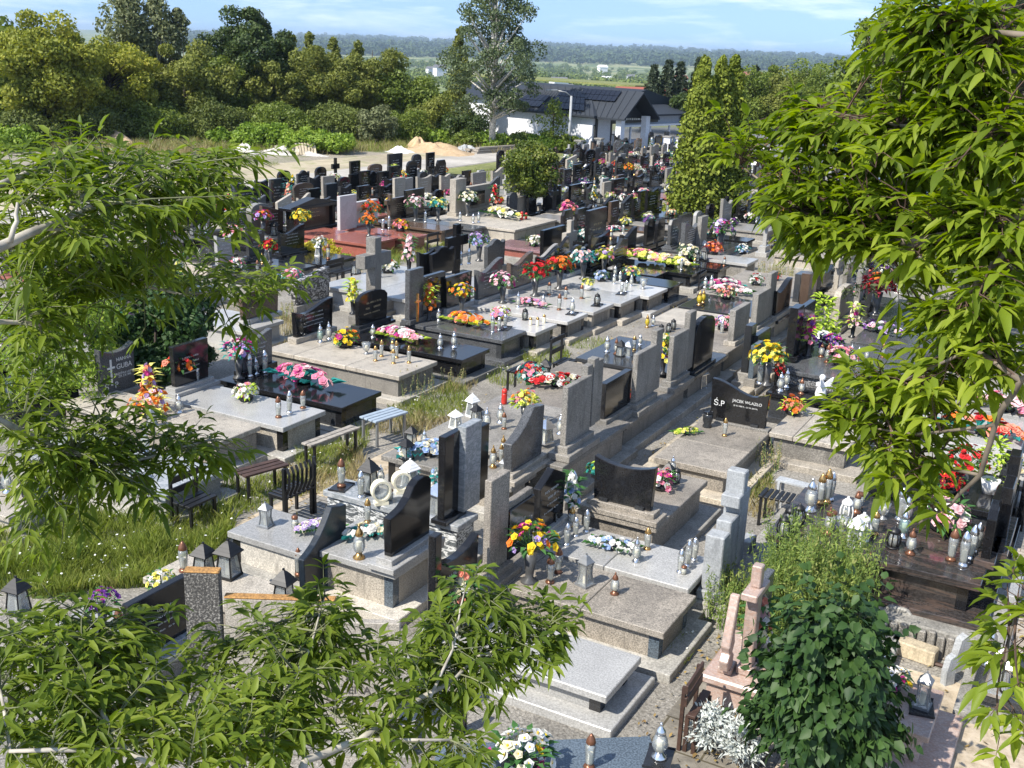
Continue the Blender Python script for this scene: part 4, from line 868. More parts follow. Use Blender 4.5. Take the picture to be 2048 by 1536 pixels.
for args in ((1206, 1700, 13, 'white_paint', 'render_white', 'long white flat-looking building just under the horizon', 6, 5), (1215, 1000, 8, 'white_paint', 'render_white', 'white building below the long white one', 3.5, 4), (1120, 560, 8, 'roof_grey', 'render_white', 'white house right of the birch in the valley', 4, 5), (1132, 520, 8, 'roof_grey', 'wall_cream', 'low grey-roofed house beside the white one', 3, 4),
             (1178, 720, 4, 'roof_red', 'wall_cream', 'tiny red-roofed building in the valley trees', 3, 3), (880, 900, 9, 'roof_grey', 'render_white', 'white house cluster left of the birch', 5, 7), (862, 940, 7, 'roof_grey', 'render_white', 'smaller white house left of the cluster', 4, 7), (990, 420, 7, 'roof_grey', 'render_white', 'white house seen through the birch crown', 5, 4), (1365, 820, 8, 'roof_red', 'render_white', 'red-roofed house left of the thujas', 4, 6),
             (1500, 900, 20, 'roof_red', 'render_white', 'long white house with red roof right of the thujas', 4, 8), (1525, 880, 9, 'roof_red', 'roof_red', 'red-roofed barn at the right of the valley', 4, 8), (1265, 1050, 7, 'roof_grey', 'render_white', 'small pale house far right of the lamp', 4, 6)):
    small_house(*args)
small_house(1318, 125, 9, 'roof_red', 'wall_cream', 'red-tiled house behind the hall by the dark spruces', 2.6, -1.5)
# sports court fence and shed in the valley
c0 = P(820, 160, -8); 
t = thing('market_hall', 'long low grey industrial building with a flat roof left of the birch', 'building', (*(np.array(PD(850, 150, 330))[:2]), ground_z(-180, 280) + 4), fa + 1.2)
mb = MB(); mb.box(-3, 3, -13, 13, -6, 2.0); part('wall', mb, 'roof_grey', t); mb = MB(); mb.box(-3.5, 3.5, -14, 14, 2.0, 2.5); part('roof', mb, 'dark_frame', t)
p = PD(1160, 168, 170); t = thing('court_fence', 'tall mesh fence posts round a sports court beyond the hall', 'fence', (p.x, p.y, ground_z(p.x, p.y)), ua)
mb = MB()
for k in range(26): mb.box(-16 + k * 1.3, -15.93 + k * 1.3, -0.04, 0.04, 0, 4.6)
part('post', mb, 'grey_metal', t); t.children[0].name = 'fence_posts'; mb = MB()
for k in range(8): mb.box(-16, 16.5, -0.012, 0.012, 0.5 + k * 0.58, 0.52 + k * 0.58)
part('wires', mb, 'grey_metal', t)
mb = MB(); mb.box(-22, 22, -6, 6, -0.1, 0.15); o = link('sports_ground', mb.mesh('sports_ground', 'mown_grass'), None, PD(1110, 160, 200)); o.rotation_euler = (0, 0, ua); struct(o)
# ------------------------------------------------------------------ measured graves, near rows
# row at the right foreground (headstones at the far-left end)
g = G('the pale grave at bottom centre', 'light grey granite grave with black corner posts, nearest the bottom edge', (1213, 1393), (845, 1278), (1281, 1311), 0.37, 'light_granite', 'light_granite', 'black_granite', 'light_granite', over=0.1,
      heads=[dict(a=(868, 1262), b=(940, 1192), top=1093, zb=0.42, shape='sag', mat='black_granite', th=0.1, ins=(4, 'lettering'), plinth='light_granite')])
F(g, 'tall', ['white', 'salmon', 'cream'], 925, 1262, 1.1, seed=1)
solo('headstone_cross', 'tall thin black granite cross pillar beside the dark headstone at bottom centre', 'cross', (860, 1272), (874, 1262), 1068, 0.42, 'rect', 'black_granite', th=0.09, plinth='charcoal_granite')
g = G('the brown slab with the daisy vase', 'brown terrazzo grave with three-piece slab and a pillar headstone', (1328, 1266), (925, 1153), (1384, 1188), 0.47, 'brown_terrazzo', 'brown_terrazzo', 'blue_grey_granite', 'concrete', seams=(0.22, 0.6), kout=0.16,
      heads=[dict(a=(975, 1148), b=(1003, 1118), top=950, zb=0.62, shape='rect', mat='brown_terrazzo', th=0.09, plinth='brown_terrazzo', taper=0.0),
             dict(a=(1006, 1120), b=(1052, 1078), top=990, zb=0.62, shape='rect', mat='brown_terrazzo', th=0.08, taper=0.0),
             dict(a=(1012, 1122), b=(1053, 1082), top=1003, zb=0.60, shape='rect', mat='black_granite', th=0.11, taper=0.0, ins=(5, 'lettering'))])
VD = g
F(g, 'vased', ['yellow', 'orange', 'yellow', 'lilac', 'magenta'], 1058, 1163, 1.25, seed=2, look='yellow orange and purple daisies in a tall vase')
L(g, 'slim', 1100, 1165, 1.15); L(g, 'slim', 1116, 1145, 1.1); L(g, 'pagoda', 1170, 1170, 1.2); L(g, 'dark', 1229, 1188, 0.95)
g = G('the two-tone slab with candles', 'light grey granite grave with two-piece slab beside the brown slab grave', (1377, 1178), (1055, 1088), (1411, 1113), 0.47, 'light_granite', 'grey_granite', 'black_granite', 'concrete', seams=(0.52,),
      heads=[dict(a=(1070, 1066), b=(1120, 1028), top=936, zb=0.6, shape='gable', mat='black_granite', th=0.1, plinth='light_granite', ins=(4, 'lettering'))])
F(g, 'spray', ['white', 'blue', 'white'], 1228, 1098, 0.75, rz=0.1, seed=3); F(g, 'tall', ['white', 'blue'], 1140, 1040, 1.0, seed=4)
for x, y, k in ((1133, 1090, 'whitecage'), (1151, 1072, 'whitecage'), (1172, 1064, 'whitecage')): L(g, 'slimsilver', x, y, 0.95)
L(g, 'silver', 1272, 1124, 1.0); L(g, 'slimgold', 1294, 1098, 1.0); L(g, 'slimsilver', 1360, 1145, 1.0); L(g, 'slimsilver', 1375, 1133, 1.0); L(g, 'slimsilver', 1388, 1120, 1.0); L(g, 'jar', 1367, 1148, 0.8)
L(g, 'house', 1103, 1058, 1.1); L(g, 'canister', 1057, 1045, 1.0, z=0.55); L(g, 'gold', 1143, 1052, 1.0)
g = G('the brown grave with the wavy black stone', 'brown terrazzo grave seen from behind its wavy black headstone', (1317, 1052), (1157, 1010), (1432, 964), 0.56, 'brown_terrazzo', 'brown_terrazzo', None, 'concrete', axis='Y', seams=(0.32,), kout=0.18,
      heads=[dict(a=(1186, 994), b=(1308, 1021), top=921, zb=0.70, shape='sag', mat='black_granite', face='-Y', th=0.1, plinth='brown_terrazzo', pz=0.14, feet=True)])
F(g, 'domed', ['pink', 'magenta', 'white'], 1322, 978, 1.0, seed=5); L(g, 'house', 1334, 966, 0.85); L(g, 'silver', 1344, 950, 0.9); L(g, 'cage', 1352, 966, 0.9)
F(g, 'dome', ['teal', 'lime', 'blue'], 1195, 955, 0.8, seed=6)
g = G('the weathered brown slab', 'weathered brown terrazzo grave in front of the lettered black headstone', (1455, 946), (1306, 915), (1553, 862), 0.46, 'brown_terrazzo', 'brown_terrazzo', None, 'warm_concrete', axis='Y', seams=(0.45,), kout=0.22, st=0.1)
WE = g
L(g, 'slimgold', 1449, 872, 0.9); F(g, 'spray', ['lemon', 'lime'], 1372, 868, 0.55, rz=0.9, seed=7); L(g, 'stonejar', 1414, 854, 0.95)
# lettered black headstone
t = solo('headstone', 'wide black granite headstone with dipped top, legible white name and big initials', 'headstone', (1420, 834), (1533, 858), 764, 0.5, 'wave', 'black_granite', face='-Y', th=0.1, plinth='grey_terrazzo', pz=0.12, feet=True)
WL = t; a0, a1 = P(1420, 834, 0.5), P(1533, 858, 0.5); mx_ = (a0 + a1) / 2; ww = abs(a1.x - a0.x); hh_ = height_at(mx_, 764) - 0.5
text_obj("JACEK WLAZŁO", ww * 0.07, (ww * 0.14, -0.055, 0.5 + hh_ * 0.52), '-Y', 'lettering', t)
text_obj("25 XI 1980 R. - 24 XII 2010 R.", ww * 0.034, (ww * 0.12, -0.055, 0.5 + hh_ * 0.42), '-Y', 'lettering', t)
text_obj("Ś.P", ww * 0.14, (-ww * 0.34, -0.055, 0.5 + hh_ * 0.36), '-Y', 'lettering', t)

# middle row: headstones stand at the right-hand end, seen from behind, slabs run to the left
g = G('the pale grave left of the swooping stone', 'light granite grave beneath a tall swooping black headstone', (606, 1110), (435, 1072), (549, 1018), 0.5, 'light_granite', 'pale_terrazzo', 'black_granite', 'concrete', over=0.05)
solo('headstone', 'tall swooping dark blue-black granite headstone seen from behind', 'headstone', (597, 1197), (694, 1148), 1020, 0.1, 'swoop2', 'navy_granite', th=0.09, plinth='concrete')
L(g, 'pagoda', 532, 1052, 1.15); L(g, 'jar', 590, 1057, 1.0); F(g, 'spray', ['white', 'lilac', 'cream'], 640, 1060, 0.7, rz=0.9, seed=8); L(g, 'slim', 597, 1150, 1.0, z=0.2)
g = G('the low brown slab by the tall grass', 'low brown terrazzo grave with stepped black lanterns at lower left', (588, 1262), (239, 1178), (381, 1110), 0.4, 'beige_terrazzo', 'brown_terrazzo', 'black_granite', 'concrete', extl=0)
L(g, 'slim', 368, 1142, 1.25); L(g, 'house', 408, 1152, 1.25, rz=0.1); L(g, 'house', 458, 1152, 1.4, rz=0.1); L(g, 'house', 568, 1214, 1.2, rz=0.1); F(g, 'domed', ['lemon', 'white'], 325, 1180, 0.8, seed=9)
g = G('the grey grave behind the slanted black stone', 'grey granite grave with a slanted black headstone, lower left among leaves', (290, 1352), (30, 1285), (376, 1270), 0.42, 'light_granite', 'grey_granite', 'black_granite', 'concrete', over=0.05,
      heads=[dict(a=(252, 1322), b=(382, 1258), top=1178, zb=0.56, shape='rect', mat='black_granite', th=0.09, plinth='grey_marble', ins=(4, 'lettering'), taper=0)])
F(g, 'vase', ['purple', 'magenta'], 208, 1262, 0.8, seed=10); L(g, 'slim', 240, 1285, 1.1); L(g, 'house', 38, 1225, 1.2)
# capped pebble column and inscribed panel facing the camera
pA, pB = P(385, 1470, 0), P(452, 1472, 0); ang = math.atan2(pB.y - pA.y, pB.x - pA.x); cw = (pB - pA).length; hc = height_at(pA, 1142)
t = thing('headstone', 'old pebble-dashed column headstone with orange lichen cap and inscribed pale panel', 'headstone', pA, ang)
mb = MB(); mb.box(0, cw, 0, 0.1, -0.05, hc - 0.02); part('column', mb, 'pebble_terrazzo', t, bevel=0.006)
mb = MB(); mb.box(-0.004, cw + 0.004, -0.004, 0.104, hc - 0.0199, hc); part('cap', mb, 'orange_lichen_stone', t, bevel=0.01)
hp = height_at(P(640, 1470, 0), 1196)
mb = MB(); mb.box(cw + 0.03, cw + 1.02, 0.03, 0.11, -0.05, hp - 0.02); mb.box(cw + 1.021, cw + 1.6, 0.03, 0.11, -0.05, hp - 0.22); pn = part('panel', mb, 'beige_terrazzo', t, bevel=0.006)
mb = MB(); mb.box(cw + 0.026, cw + 1.02, 0.026, 0.114, hp - 0.0199, hp); part('panel_cap', mb, 'orange_lichen_stone', t, bevel=0.008)
mb = MB(); mb.box(-0.2, cw + 1.75, -0.25, 0.5, -0.06, 0.13); part('kerb', mb, 'concrete', t, bevel=0.01)
zt = height_at(P(665, 1470, 0), 1318)
for s_, dz in (('ANNA', 0), ('PISARSKA', -0.1), ('1921 - 2.4.1998', -0.19), ('BOŻENA', -0.33), ('SĘKULA', -0.44), ('12.6.1998', -0.53)):
    text_obj(s_, 0.11 if len(s_) < 9 else 0.07, (cw + 1.12, 0.026, zt + dz), '-Y', 'dark_lettering', t)
g = G('the small grave with the stepped black stone', 'pale granite grave with a wavy black headstone on a stepped plinth', (787, 1148), (560, 1085), (866, 1076), 0.6, 'light_granite', 'beige_terrazzo', 'blue_grey_granite', 'pale_terrazzo', xr=(-7.5, None), over=0.09,
      heads=[dict(a=(775, 1115), b=(852, 1062), top=965, zb=0.74, shape='steps', mat='black_granite', face='-X', th=0.1, plinth='light_granite')])
BW = g
L(g, 'gold', 718, 1116, 1.3); F(g, 'spray', ['white', 'cream', 'white'], 745, 1070, 0.8, leaf='teal', rz=0.9, seed=11); L(g, 'slimgold', 735, 1045, 1.0)
g = G('the grey marble grave', 'veined grey marble grave with a tall black and white split headstone', (908, 1053), (612, 998), (681, 955), 0.6, 'grey_marble', 'dark_marble', None, 'concrete', over=0.04,
      heads=[dict(a=(886, 1040), b=(909, 1016), top=865, zb=0.66, shape='rect', mat='black_granite', face='-X', th=0.1, plinth='black_granite', pz=0.06, taper=0, label='tall black panel of the split headstone'),
             dict(a=(921, 1024), b=(950, 1003), top=845, zb=0.66, shape='rect', mat='grey_marble', face='-X', th=0.12, taper=0, label='tall white marble panel of the split headstone'),
             dict(a=(951, 1003), b=(966, 990), top=849, zb=0.66, shape='rect', mat='black_granite', face='-X', th=0.1, taper=0)])
L(g, 'slim', 683, 975, 1.25, tray=True); L(g, 'slimsilver', 722, 995, 1.1); L(g, 'house', 738, 984, 1.25); L(g, 'silver', 761, 968, 1.0)
L(g, 'ring', 762, 1008, 1.25, rz=0.9); L(g, 'ring', 803, 985, 1.25, rz=0.9); L(g, 'whitehouse', 820, 975, 1.15); L(g, 'silverhouse', 876, 1030, 1.25); L(g, 'jar', 780, 1000, 0.9)
F(g, 'tall', ['white', 'blue', 'white'], 868, 1010, 0.75, leaf='teal', seed=12); F(g, 'domed', ['white', 'teal'], 822, 962, 0.6, leaf='teal', seed=13)
g = G('the brown slab with white flowers', 'grey-brown terrazzo grave with a scroll-top grey headstone seen from behind', (1020, 973), (730, 925), (801, 876), 0.55, 'grey_terrazzo', 'brown_terrazzo', 'black_granite', 'concrete', seams=(0.7,), over=0.08,
      heads=[dict(a=(1016, 945), b=(1074, 904), top=818, zb=0.68, shape='swoop2', mat='dark_grey_granite', face='-X', th=0.13, plinth='beige_terrazzo', label='grey scroll-top headstone with white flower motif')])
F(g, 'spray', ['white', 'cream', 'blue'], 860, 910, 1.1, leaf='teal', rz=0.9, seed=14); L(g, 'house', 813, 918, 1.0); L(g, 'house', 822, 890, 0.9); L(g, 'silver', 848, 893, 0.9)
L(g, 'gold', 986, 935, 1.0); L(g, 'gold', 1006, 912, 1.0); L(g, 'pagoda', 1005, 948, 0.7); L(g, 'slimgold', 1002, 925, .8)
g = G('the wide brown slab with the red candle', 'wide terrazzo grave with tall fluted grey headstone on stacked blocks', (1135, 933), (840, 868), (995, 787), 0.6, 'grey_terrazzo', 'brown_terrazzo', None, 'concrete', yr=(13.02, 15.40), xr=(None, -6.35), over=0.08, seams=(0.55,),
      heads=[dict(a=(1128, 892), b=(1170, 860), top=761, zb=0.80, shape='rect', mat='grey_terrazzo', face='-X', th=0.09, plinth='grey_terrazzo', taper=0, pz=0.2),
             dict(a=(1163, 862), b=(1172, 855), top=729, zb=0.80, shape='rect', mat='grey_terrazzo', face='-X', th=0.11, taper=0),
             dict(a=(1175, 853), b=(1183, 847), top=715, zb=0.80, shape='rect', mat='grey_terrazzo', face='-X', th=0.12, taper=0),
             dict(a=(1186, 846), b=(1195, 839), top=718, zb=0.80, shape='rect', mat='grey_terrazzo', face='-X', th=0.08, taper=0)])
RC = g
L(g, 'whitehouse', 911, 855, 1.0); L(g, 'whitehouse', 944, 832, 1.0); L(g, 'red', 1008, 808, 1.2); L(g, 'silver', 973, 858, 1.25); L(g, 'silver', 1001, 846, 1.25); L(g, 'house', 953, 842, .9); L(g, 'slim', 1008, 858, 0.9)
F(g, 'vased', ['lemon', 'pink', 'orange'], 1048, 850, 1.0, leaf='lime', seed=15); L(g, 'silverhouse', 1090, 885, 1.2, z=.65); L(g, 'silver', 1120, 868, 1.2); F(g, 'domed', ['white', 'cream'], 1080, 858, 0.6, seed=16)
g = G('the brown slab with two flower baskets', 'broad brown terrazzo grave with black headstone between tall grey pillars', (1200, 873), (1012, 782), (1129, 719), 0.5, 'brown_terrazzo', 'grey_terrazzo', None, 'concrete', yr=(15.46, 18.33), xr=(None, -6.35), over=0.08,
      heads=[dict(a=(1203, 838), b=(1252, 805), top=752, zb=0.66, shape='rect', mat='black_granite', face='-X', th=0.12, plinth='grey_terrazzo', pz=0.16, taper=0),
             dict(a=(1268, 808), b=(1299, 783), top=698, zb=0.68, shape='rect', mat='grey_terrazzo', face='-X', th=0.09, plinth='grey_terrazzo', taper=0),
             dict(a=(1300, 782), b=(1312, 774), top=658, zb=0.68, shape='rect', mat='grey_terrazzo', face='-X', th=0.11, taper=0),
             dict(a=(1338, 762), b=(1366, 742), top=664, zb=0.68, shape='rect', mat='grey_terrazzo', face='-X', th=0.09, plinth='grey_terrazzo', taper=0),
             dict(a=(1367, 741), b=(1378, 733), top=622, zb=0.68, shape='rect', mat='grey_terrazzo', face='-X', th=0.11, taper=0)])
F(g, 'domed', ['red', 'pink', 'white'], 1062, 762, 1.2, leaf='teal', seed=17); F(g, 'spray', ['white', 'red', 'cream', 'red'], 1112, 772, 1.15, rz=0.7, seed=18); L(g, 'house', 1089, 758, 1.2); F(g, 'domed', ['orange', 'magenta', 'lime'], 1196, 795, 0.9, seed=19); F(g, 'dome', ['orange', 'red'], 1258, 800, 0.6, seed=20)
g = G('the black slab behind the grey pillars', 'black granite slab grave crowded with candles and a black arched headstone', (1272, 800), (1172, 704), (1222, 668), 0.55, 'charcoal_granite', 'grey_terrazzo', None, 'concrete', yr=(18.45, 20.50), xr=(None, -6.35), over=0.1,
      heads=[dict(a=(1380, 742), b=(1418, 716), top=632, zb=0.6, shape='arch', mat='black_granite', face='-X', th=0.12, plinth='charcoal_granite')])
L(g, 'silver', 1214, 704, 1.2); L(g, 'dark', 1232, 708, 1.0); L(g, 'house', 1241, 712, 1.0); L(g, 'silverhouse', 1256, 712, 1.0); L(g, 'slimgold', 1268, 700, 1.0); L(g, 'silver', 1280, 690, 0.9)
F(g, 'tall', ['lemon', 'magenta', 'yellow', 'cream'], 1325, 748, 1.15, seed=21)
g = G('the brown slab with four cage lanterns', 'brown terrazzo grave with black cage lanterns and a plain grey headstone', (1335, 765), (1241, 670), (1290, 640), 0.55, 'brown_terrazzo', 'grey_terrazzo', None, 'concrete', yr=(20.58, 22.25), xr=(None, -6.35), over=0.09,
      heads=[dict(a=(1460, 682), b=(1490, 663), top=612, zb=0.64, shape='rect', mat='grey_terrazzo', face='-X', th=0.13, plinth='beige_terrazzo', taper=0)])
for x, y in ((1322, 668), (1337, 664), (1346, 659)): L(g, 'cage', x, y, 1.0)
L(g, 'yellow', 1294, 655, 0.9); L(g, 'silver', 1306, 652, 0.9)
g = G('the pale slab under the grey pillar pair', 'pale terrazzo grave below a plain grey stone and taller pillar', (1384, 752), (1300, 640), (1345, 612), 0.5, 'beige_terrazzo', 'charcoal_granite', None, 'concrete', yr=(22.42, 23.95), xr=(None, -6.35), over=0.06,
      heads=[dict(a=(1506, 652), b=(1531, 635), top=581, zb=0.62, shape='rect', mat='grey_terrazzo', face='-X', th=0.13, plinth='grey_terrazzo', taper=0),
             dict(a=(1530, 636), b=(1542, 628), top=544, zb=0.62, shape='rect', mat='grey_terrazzo', face='-X', th=0.11, taper=0)])
L(g, 'silverhouse', 1400, 778, 1.25, z=0.1); F(g, 'domed', ['pink', 'white', 'lilac'], 1448, 660, 1.2, seed=22)
g = G('the dark slab with the yellow candle', 'dark granite slab grave with a yellow candle and black scroll headstone', (1467, 702), (1351, 615), (1405, 585), 0.52, 'charcoal_granite', 'beige_terrazzo', None, 'concrete', yr=(24.05, 25.80), xr=(None, -6.35), over=0.1,
      heads=[dict(a=(1546, 632), b=(1572, 612), top=562, zb=0.62, shape='waver', mat='black_granite', face='-X', th=0.13, plinth='grey_granite')])
L(g, 'yellow', 1398, 612, 1.25, tray=True); L(g, 'yellow', 1406, 606, 1.1); F(g, 'domed', ['salmon', 'cream', 'pink'], 1452, 597, 1.1, seed=23); L(g, 'slimsilver', 1443, 668, 1.0)
g = G('the slab of white and magenta flowers', 'brown slab grave heaped with white and magenta flowers', (1510, 660), (1392, 584), (1440, 555), 0.52, 'grey_terrazzo', 'grey_terrazzo', None, 'concrete', yr=(25.90, 27.80), xr=(None, -6.4), over=0.08,
      heads=[])
F(g, 'spray', ['magenta', 'pink', 'white'], 1450, 575, 1.1, leaf='teal', rz=0.6, seed=24); F(g, 'spray', ['white', 'white', 'pale_pink'], 1462, 588, 1.2, rz=0.2, seed=25); L(g, 'silver', 1410, 575, 1.1); L(g, 'silver', 1422, 578, 1.2); F(g, 'dome', ['white', 'red'], 1512, 570, 1.0, seed=26)
g = G('the slab behind the magenta flowers', 'brown terrazzo slab grave behind the heap of magenta flowers', (1570, 640), (1450, 560), (1490, 540), 0.5, 'brown_terrazzo', 'charcoal_granite', None, 'concrete', yr=(27.95, 29.6), xr=(None, -6.4), over=0.06,
      heads=[])
L(g, 'stonejar', 1572, 598, 0.8); F(g, 'dome', ['red', 'orange'], 1550, 560, 0.8, seed=27)

# left block: headstones at the far-left end, feet on the weedy path
g = G('the double slab with orange lilies', 'wide brown and beige double grave behind the wavy grey headstone with a cross', (432, 888), (157, 815), (533, 855), 0.52, 'beige_terrazzo', 'brown_terrazzo', None, 'concrete', seams=(0.62,), over=0.05, kout=0.14,
      heads=[dict(a=(193, 790), b=(274, 772), top=690, zb=0.5, shape='sag', mat='dark_grey_granite', th=0.12, plinth='grey_terrazzo', label='wavy grey headstone with engraved cross and name')])
a0, a1 = P(193, 790, .5), P(274, 772, .5); wy = a1.y - a0.y; mid = (a0 + a1) / 2; ho = height_at(mid, 690) - .5; px_ = mid.x - g.o[0] + 0.063
st_ = g.t
text_obj("HANNA", wy * 0.12, (px_, mid.y - g.o[1] + wy * 0.18, 0.5 + ho * 0.66), '+X', 'lettering', st_)
text_obj("GUBA", wy * 0.17, (px_, mid.y - g.o[1] + wy * 0.18, 0.5 + ho * 0.49), '+X', 'lettering', st_)
text_obj("PRZEŻYŁA LAT 68\nZM. 2.9.1996", wy * 0.07, (px_, mid.y - g.o[1] + wy * 0.18, 0.5 + ho * 0.36), '+X', 'lettering', st_)
text_obj("Ś   P", wy * 0.2, (px_, mid.y - g.o[1] - wy * 0.22, 0.5 + ho * 0.1), '+X', 'lettering', st_)
mb = MB(); c = Vector((px_, mid.y - g.o[1] - wy * 0.2, 0.5 + ho * 0.45)); mb.obox(c, (0.003, 0, 0), (0, 0.018, 0), (0, 0, ho * 0.28)); mb.obox(c + Vector((0.0005, 0, ho * .1)), (0.003, 0, 0), (0, wy * 0.11, 0), (0, 0, 0.016)); part('carved_cross', mb, 'lettering', st_)
F(g, 'tall', ['orange', 'salmon', 'magenta', 'lilac', 'orange'], 300, 822, 1.15, leaf='lemon', seed=28, look='orange lilies with yellow leaves'); F(g, 'domed', ['orange', 'salmon', 'lilac', 'pale_pink'], 300, 832, 1.45, leaf='lemon', seed=97, look='wide orange and mauve lily arrangement with yellow leaves'); L(g, 'pagoda', 305, 852, 1.1); L(g, 'silver', 358, 825, 1.2)
g = G('the pale slab with the white posy', 'pale granite grave with black corner posts and a black square headstone', (566, 857), (369, 797), (653, 822), 0.52, 'light_granite', 'beige_terrazzo', 'black_granite', 'concrete', extl=0.6, kout=0.15,
      heads=[dict(a=(346, 775), b=(414, 752), top=684, zb=0.66, shape='rect', mat='black_granite', th=0.1, plinth='light_granite', ins=(4, 'lettering'))])
F(g, 'domed', ['white', 'white', 'pink'], 492, 800, 1.0, seed=29, leaf='lime'); L(g, 'slim', 557, 835, 1.1); L(g, 'slimsilver', 579, 826, 1.05); L(g, 'slim', 606, 816, 1.1); F(g, 'vase', ['orange', 'red', 'salmon'], 362, 780, 1.15, seed=30); L(g, 'slimsilver', 394, 775, 1.1)
g = G('the black slab with the pink rose spray', 'polished black granite grave with a light grey scroll headstone', (684, 815), (455, 752), (764, 782), 0.5, 'black_granite', 'charcoal_granite', 'black_granite', 'concrete', kout=0.14,
      heads=[dict(a=(480, 742), b=(543, 722), top=664, zb=0.6, shape='waver', mat='dark_grey_granite', th=0.1, plinth='black_granite', ins=(4, 'lettering'))])
F(g, 'spray', ['pink', 'pale_pink', 'magenta', 'pink'], 608, 765, 1.5, leaf='teal', rz=-0.15, seed=31, look='long pink and white rose spray'); F(g, 'vase', ['magenta', 'pale_pink', 'lilac'], 478, 756, 1.3, leaf='teal', seed=32); L(g, 'slimsilver', 500, 753, 1.2); L(g, 'slimsilver', 530, 745, 1.3); L(g, 'silver', 512, 748, 1.1)
g = G('the beige grave with amber candles', 'beige-grey terrazzo grave with a wavy black headstone and amber candles', (798, 753), (568, 698), (872, 721), 0.52, 'beige_terrazzo', 'grey_terrazzo', None, 'pale_terrazzo', seams=(0.23, 0.62), over=0.06, kout=0.15,
      heads=[dict(a=(588, 676), b=(662, 652), top=603, zb=0.62, shape='waver', mat='black_granite', th=0.1, plinth='beige_terrazzo', ins=(4, 'lettering'), feet=True)])
F(g, 'domed', ['yellow', 'orange', 'magenta', 'yellow'], 692, 693, 1.25, seed=33, look='round arrangement of yellow orange and magenta blooms'); L(g, 'green', 641, 685, 1.2); L(g, 'silver', 658, 680, 1.2)
L(g, 'goblet', 733, 708, 1.2); L(g, 'slimgold', 751, 722, 0.95); L(g, 'slimgold', 763, 713, 0.95); L(g, 'slimgold', 787, 727, 0.95); L(g, 'slimgold', 793, 716, 0.95); L(g, 'slimgold', 818, 726, 0.95); L(g, 'gold', 785, 705, 1.0)
g = G('the long black slab', 'long polished black granite grave with a black arched headstone', (925, 720), (719, 670), (980, 697), 0.5, 'black_granite', 'black_granite', 'black_granite', 'dark_concrete', kout=0.15,
      heads=[dict(a=(716, 652), b=(768, 632), top=580, zb=0.62, shape='arch', mat='black_granite', th=0.1, plinth='charcoal_granite', ins=(3, 'gold_lettering'))])
F(g, 'spray', ['pink', 'white', 'pale_pink', 'magenta'], 800, 680, 1.3, leaf='lime', rz=-0.1, seed=34, look='spray of pink roses and white blooms'); L(g, 'silver', 746, 675, 1.1); L(g, 'silver', 880, 697, 1.1); L(g, 'silver', 908, 695, 1.2)
F(g, 'tall', ['yellow', 'lemon'], 706, 628, 1.2, leaf='lime', seed=35)
g = G('the dark slab with the orange spray', 'dark grey granite grave with a grey column headstone bearing a gilded cross', (1005, 681), (836, 640), (1057, 662), 0.52, 'dark_grey_granite', 'dark_grey_granite', 'charcoal_granite', 'dark_grey_granite', kout=0.14, over=0.05,
      heads=[dict(a=(816, 640), b=(840, 630), top=537, zb=0.62, shape='rect', mat='dark_grey_granite', th=0.12, plinth='dark_grey_granite', taper=0),
             dict(a=(842, 629), b=(882, 612), top=548, zb=0.62, shape='rect', mat='black_granite', th=0.12, plinth='dark_grey_granite', taper=0, ins=(4, 'gold_lettering'))])
mbp = P(829, 600, 1.1); mb = MB(); mb.obox((mbp.x - g.o[0] + 0.08, mbp.y - g.o[1], 0.95), (0.02, 0, 0), (0, 0.02, 0), (0, 0, 0.3)); mb.obox((mbp.x - g.o[0] + 0.081, mbp.y - g.o[1], 1.08), (0.02, 0, 0), (0, 0.09, 0), (0, 0, 0.02)); part('gilded_cross', mb, 'gold_metal', g.t)
F(g, 'spray', ['orange', 'salmon', 'orange', 'yellow'], 935, 650, 1.3, leaf='lime', rz=-0.15, seed=36, look='long spray of orange and salmon roses'); F(g, 'tall', ['orange', 'salmon', 'orange'], 858, 640, 1.2, leaf='lime', seed=37)
L(g, 'slimsilver', 985, 665, 1.0); L(g, 'slimsilver', 998, 660, 1.0); L(g, 'slimsilver', 1010, 657, 1.0, tray=True); L(g, 'silver', 877, 642, 1.0)
F(g, 'vased', ['yellow', 'lilac', 'orange'], 923, 625, 1.2, seed=38)
g = G('the first white slab', 'white granite grave with brown sides, first of the pale line, dark picture headstone', (1071, 666), (930, 628), (1124, 649), 0.5, 'white_granite', 'grey_terrazzo', 'black_granite', 'beige_terrazzo', extl=0.3,
      heads=[dict(a=(887, 617), b=(940, 600), top=548, zb=0.6, shape='rect', mat='black_granite', th=0.1, plinth='white_granite', ins=(4, 'lettering'))])
F(g, 'domed', ['pink', 'lilac', 'white'], 1000, 640, 1.1, leaf='lime', seed=39); L(g, 'cage', 1050, 640, 1.1); 
for x, y in ((1061, 650), (1075, 652), (1088, 646)): L(g, 'goldcup', x, y, 0.9)
g = G('the second white slab', 'white granite grave with grey-framed wavy picture headstone, second pale slab', (1135, 644), (1000, 606), (1181, 627), 0.5, 'white_granite', 'grey_terrazzo', 'black_granite', 'beige_terrazzo', extl=0.4,
      heads=[dict(a=(952, 600), b=(998, 583), top=520, zb=0.6, shape='waver', mat='dark_grey_granite', th=0.12, plinth='light_granite', ins=(5, 'lettering'))])
F(g, 'vase', ['pale_pink', 'magenta', 'white'], 1005, 606, 1.3, seed=40); F(g, 'spray', ['lilac', 'pale_pink', 'pink'], 1064, 612, 0.9, rz=0, seed=41); L(g, 'silver', 1036, 615, 1.1); L(g, 'slim', 1118, 620, 1.2); L(g, 'silver', 1144, 628, 1.2, tray=True); L(g, 'silver', 1086, 615, 1.2)
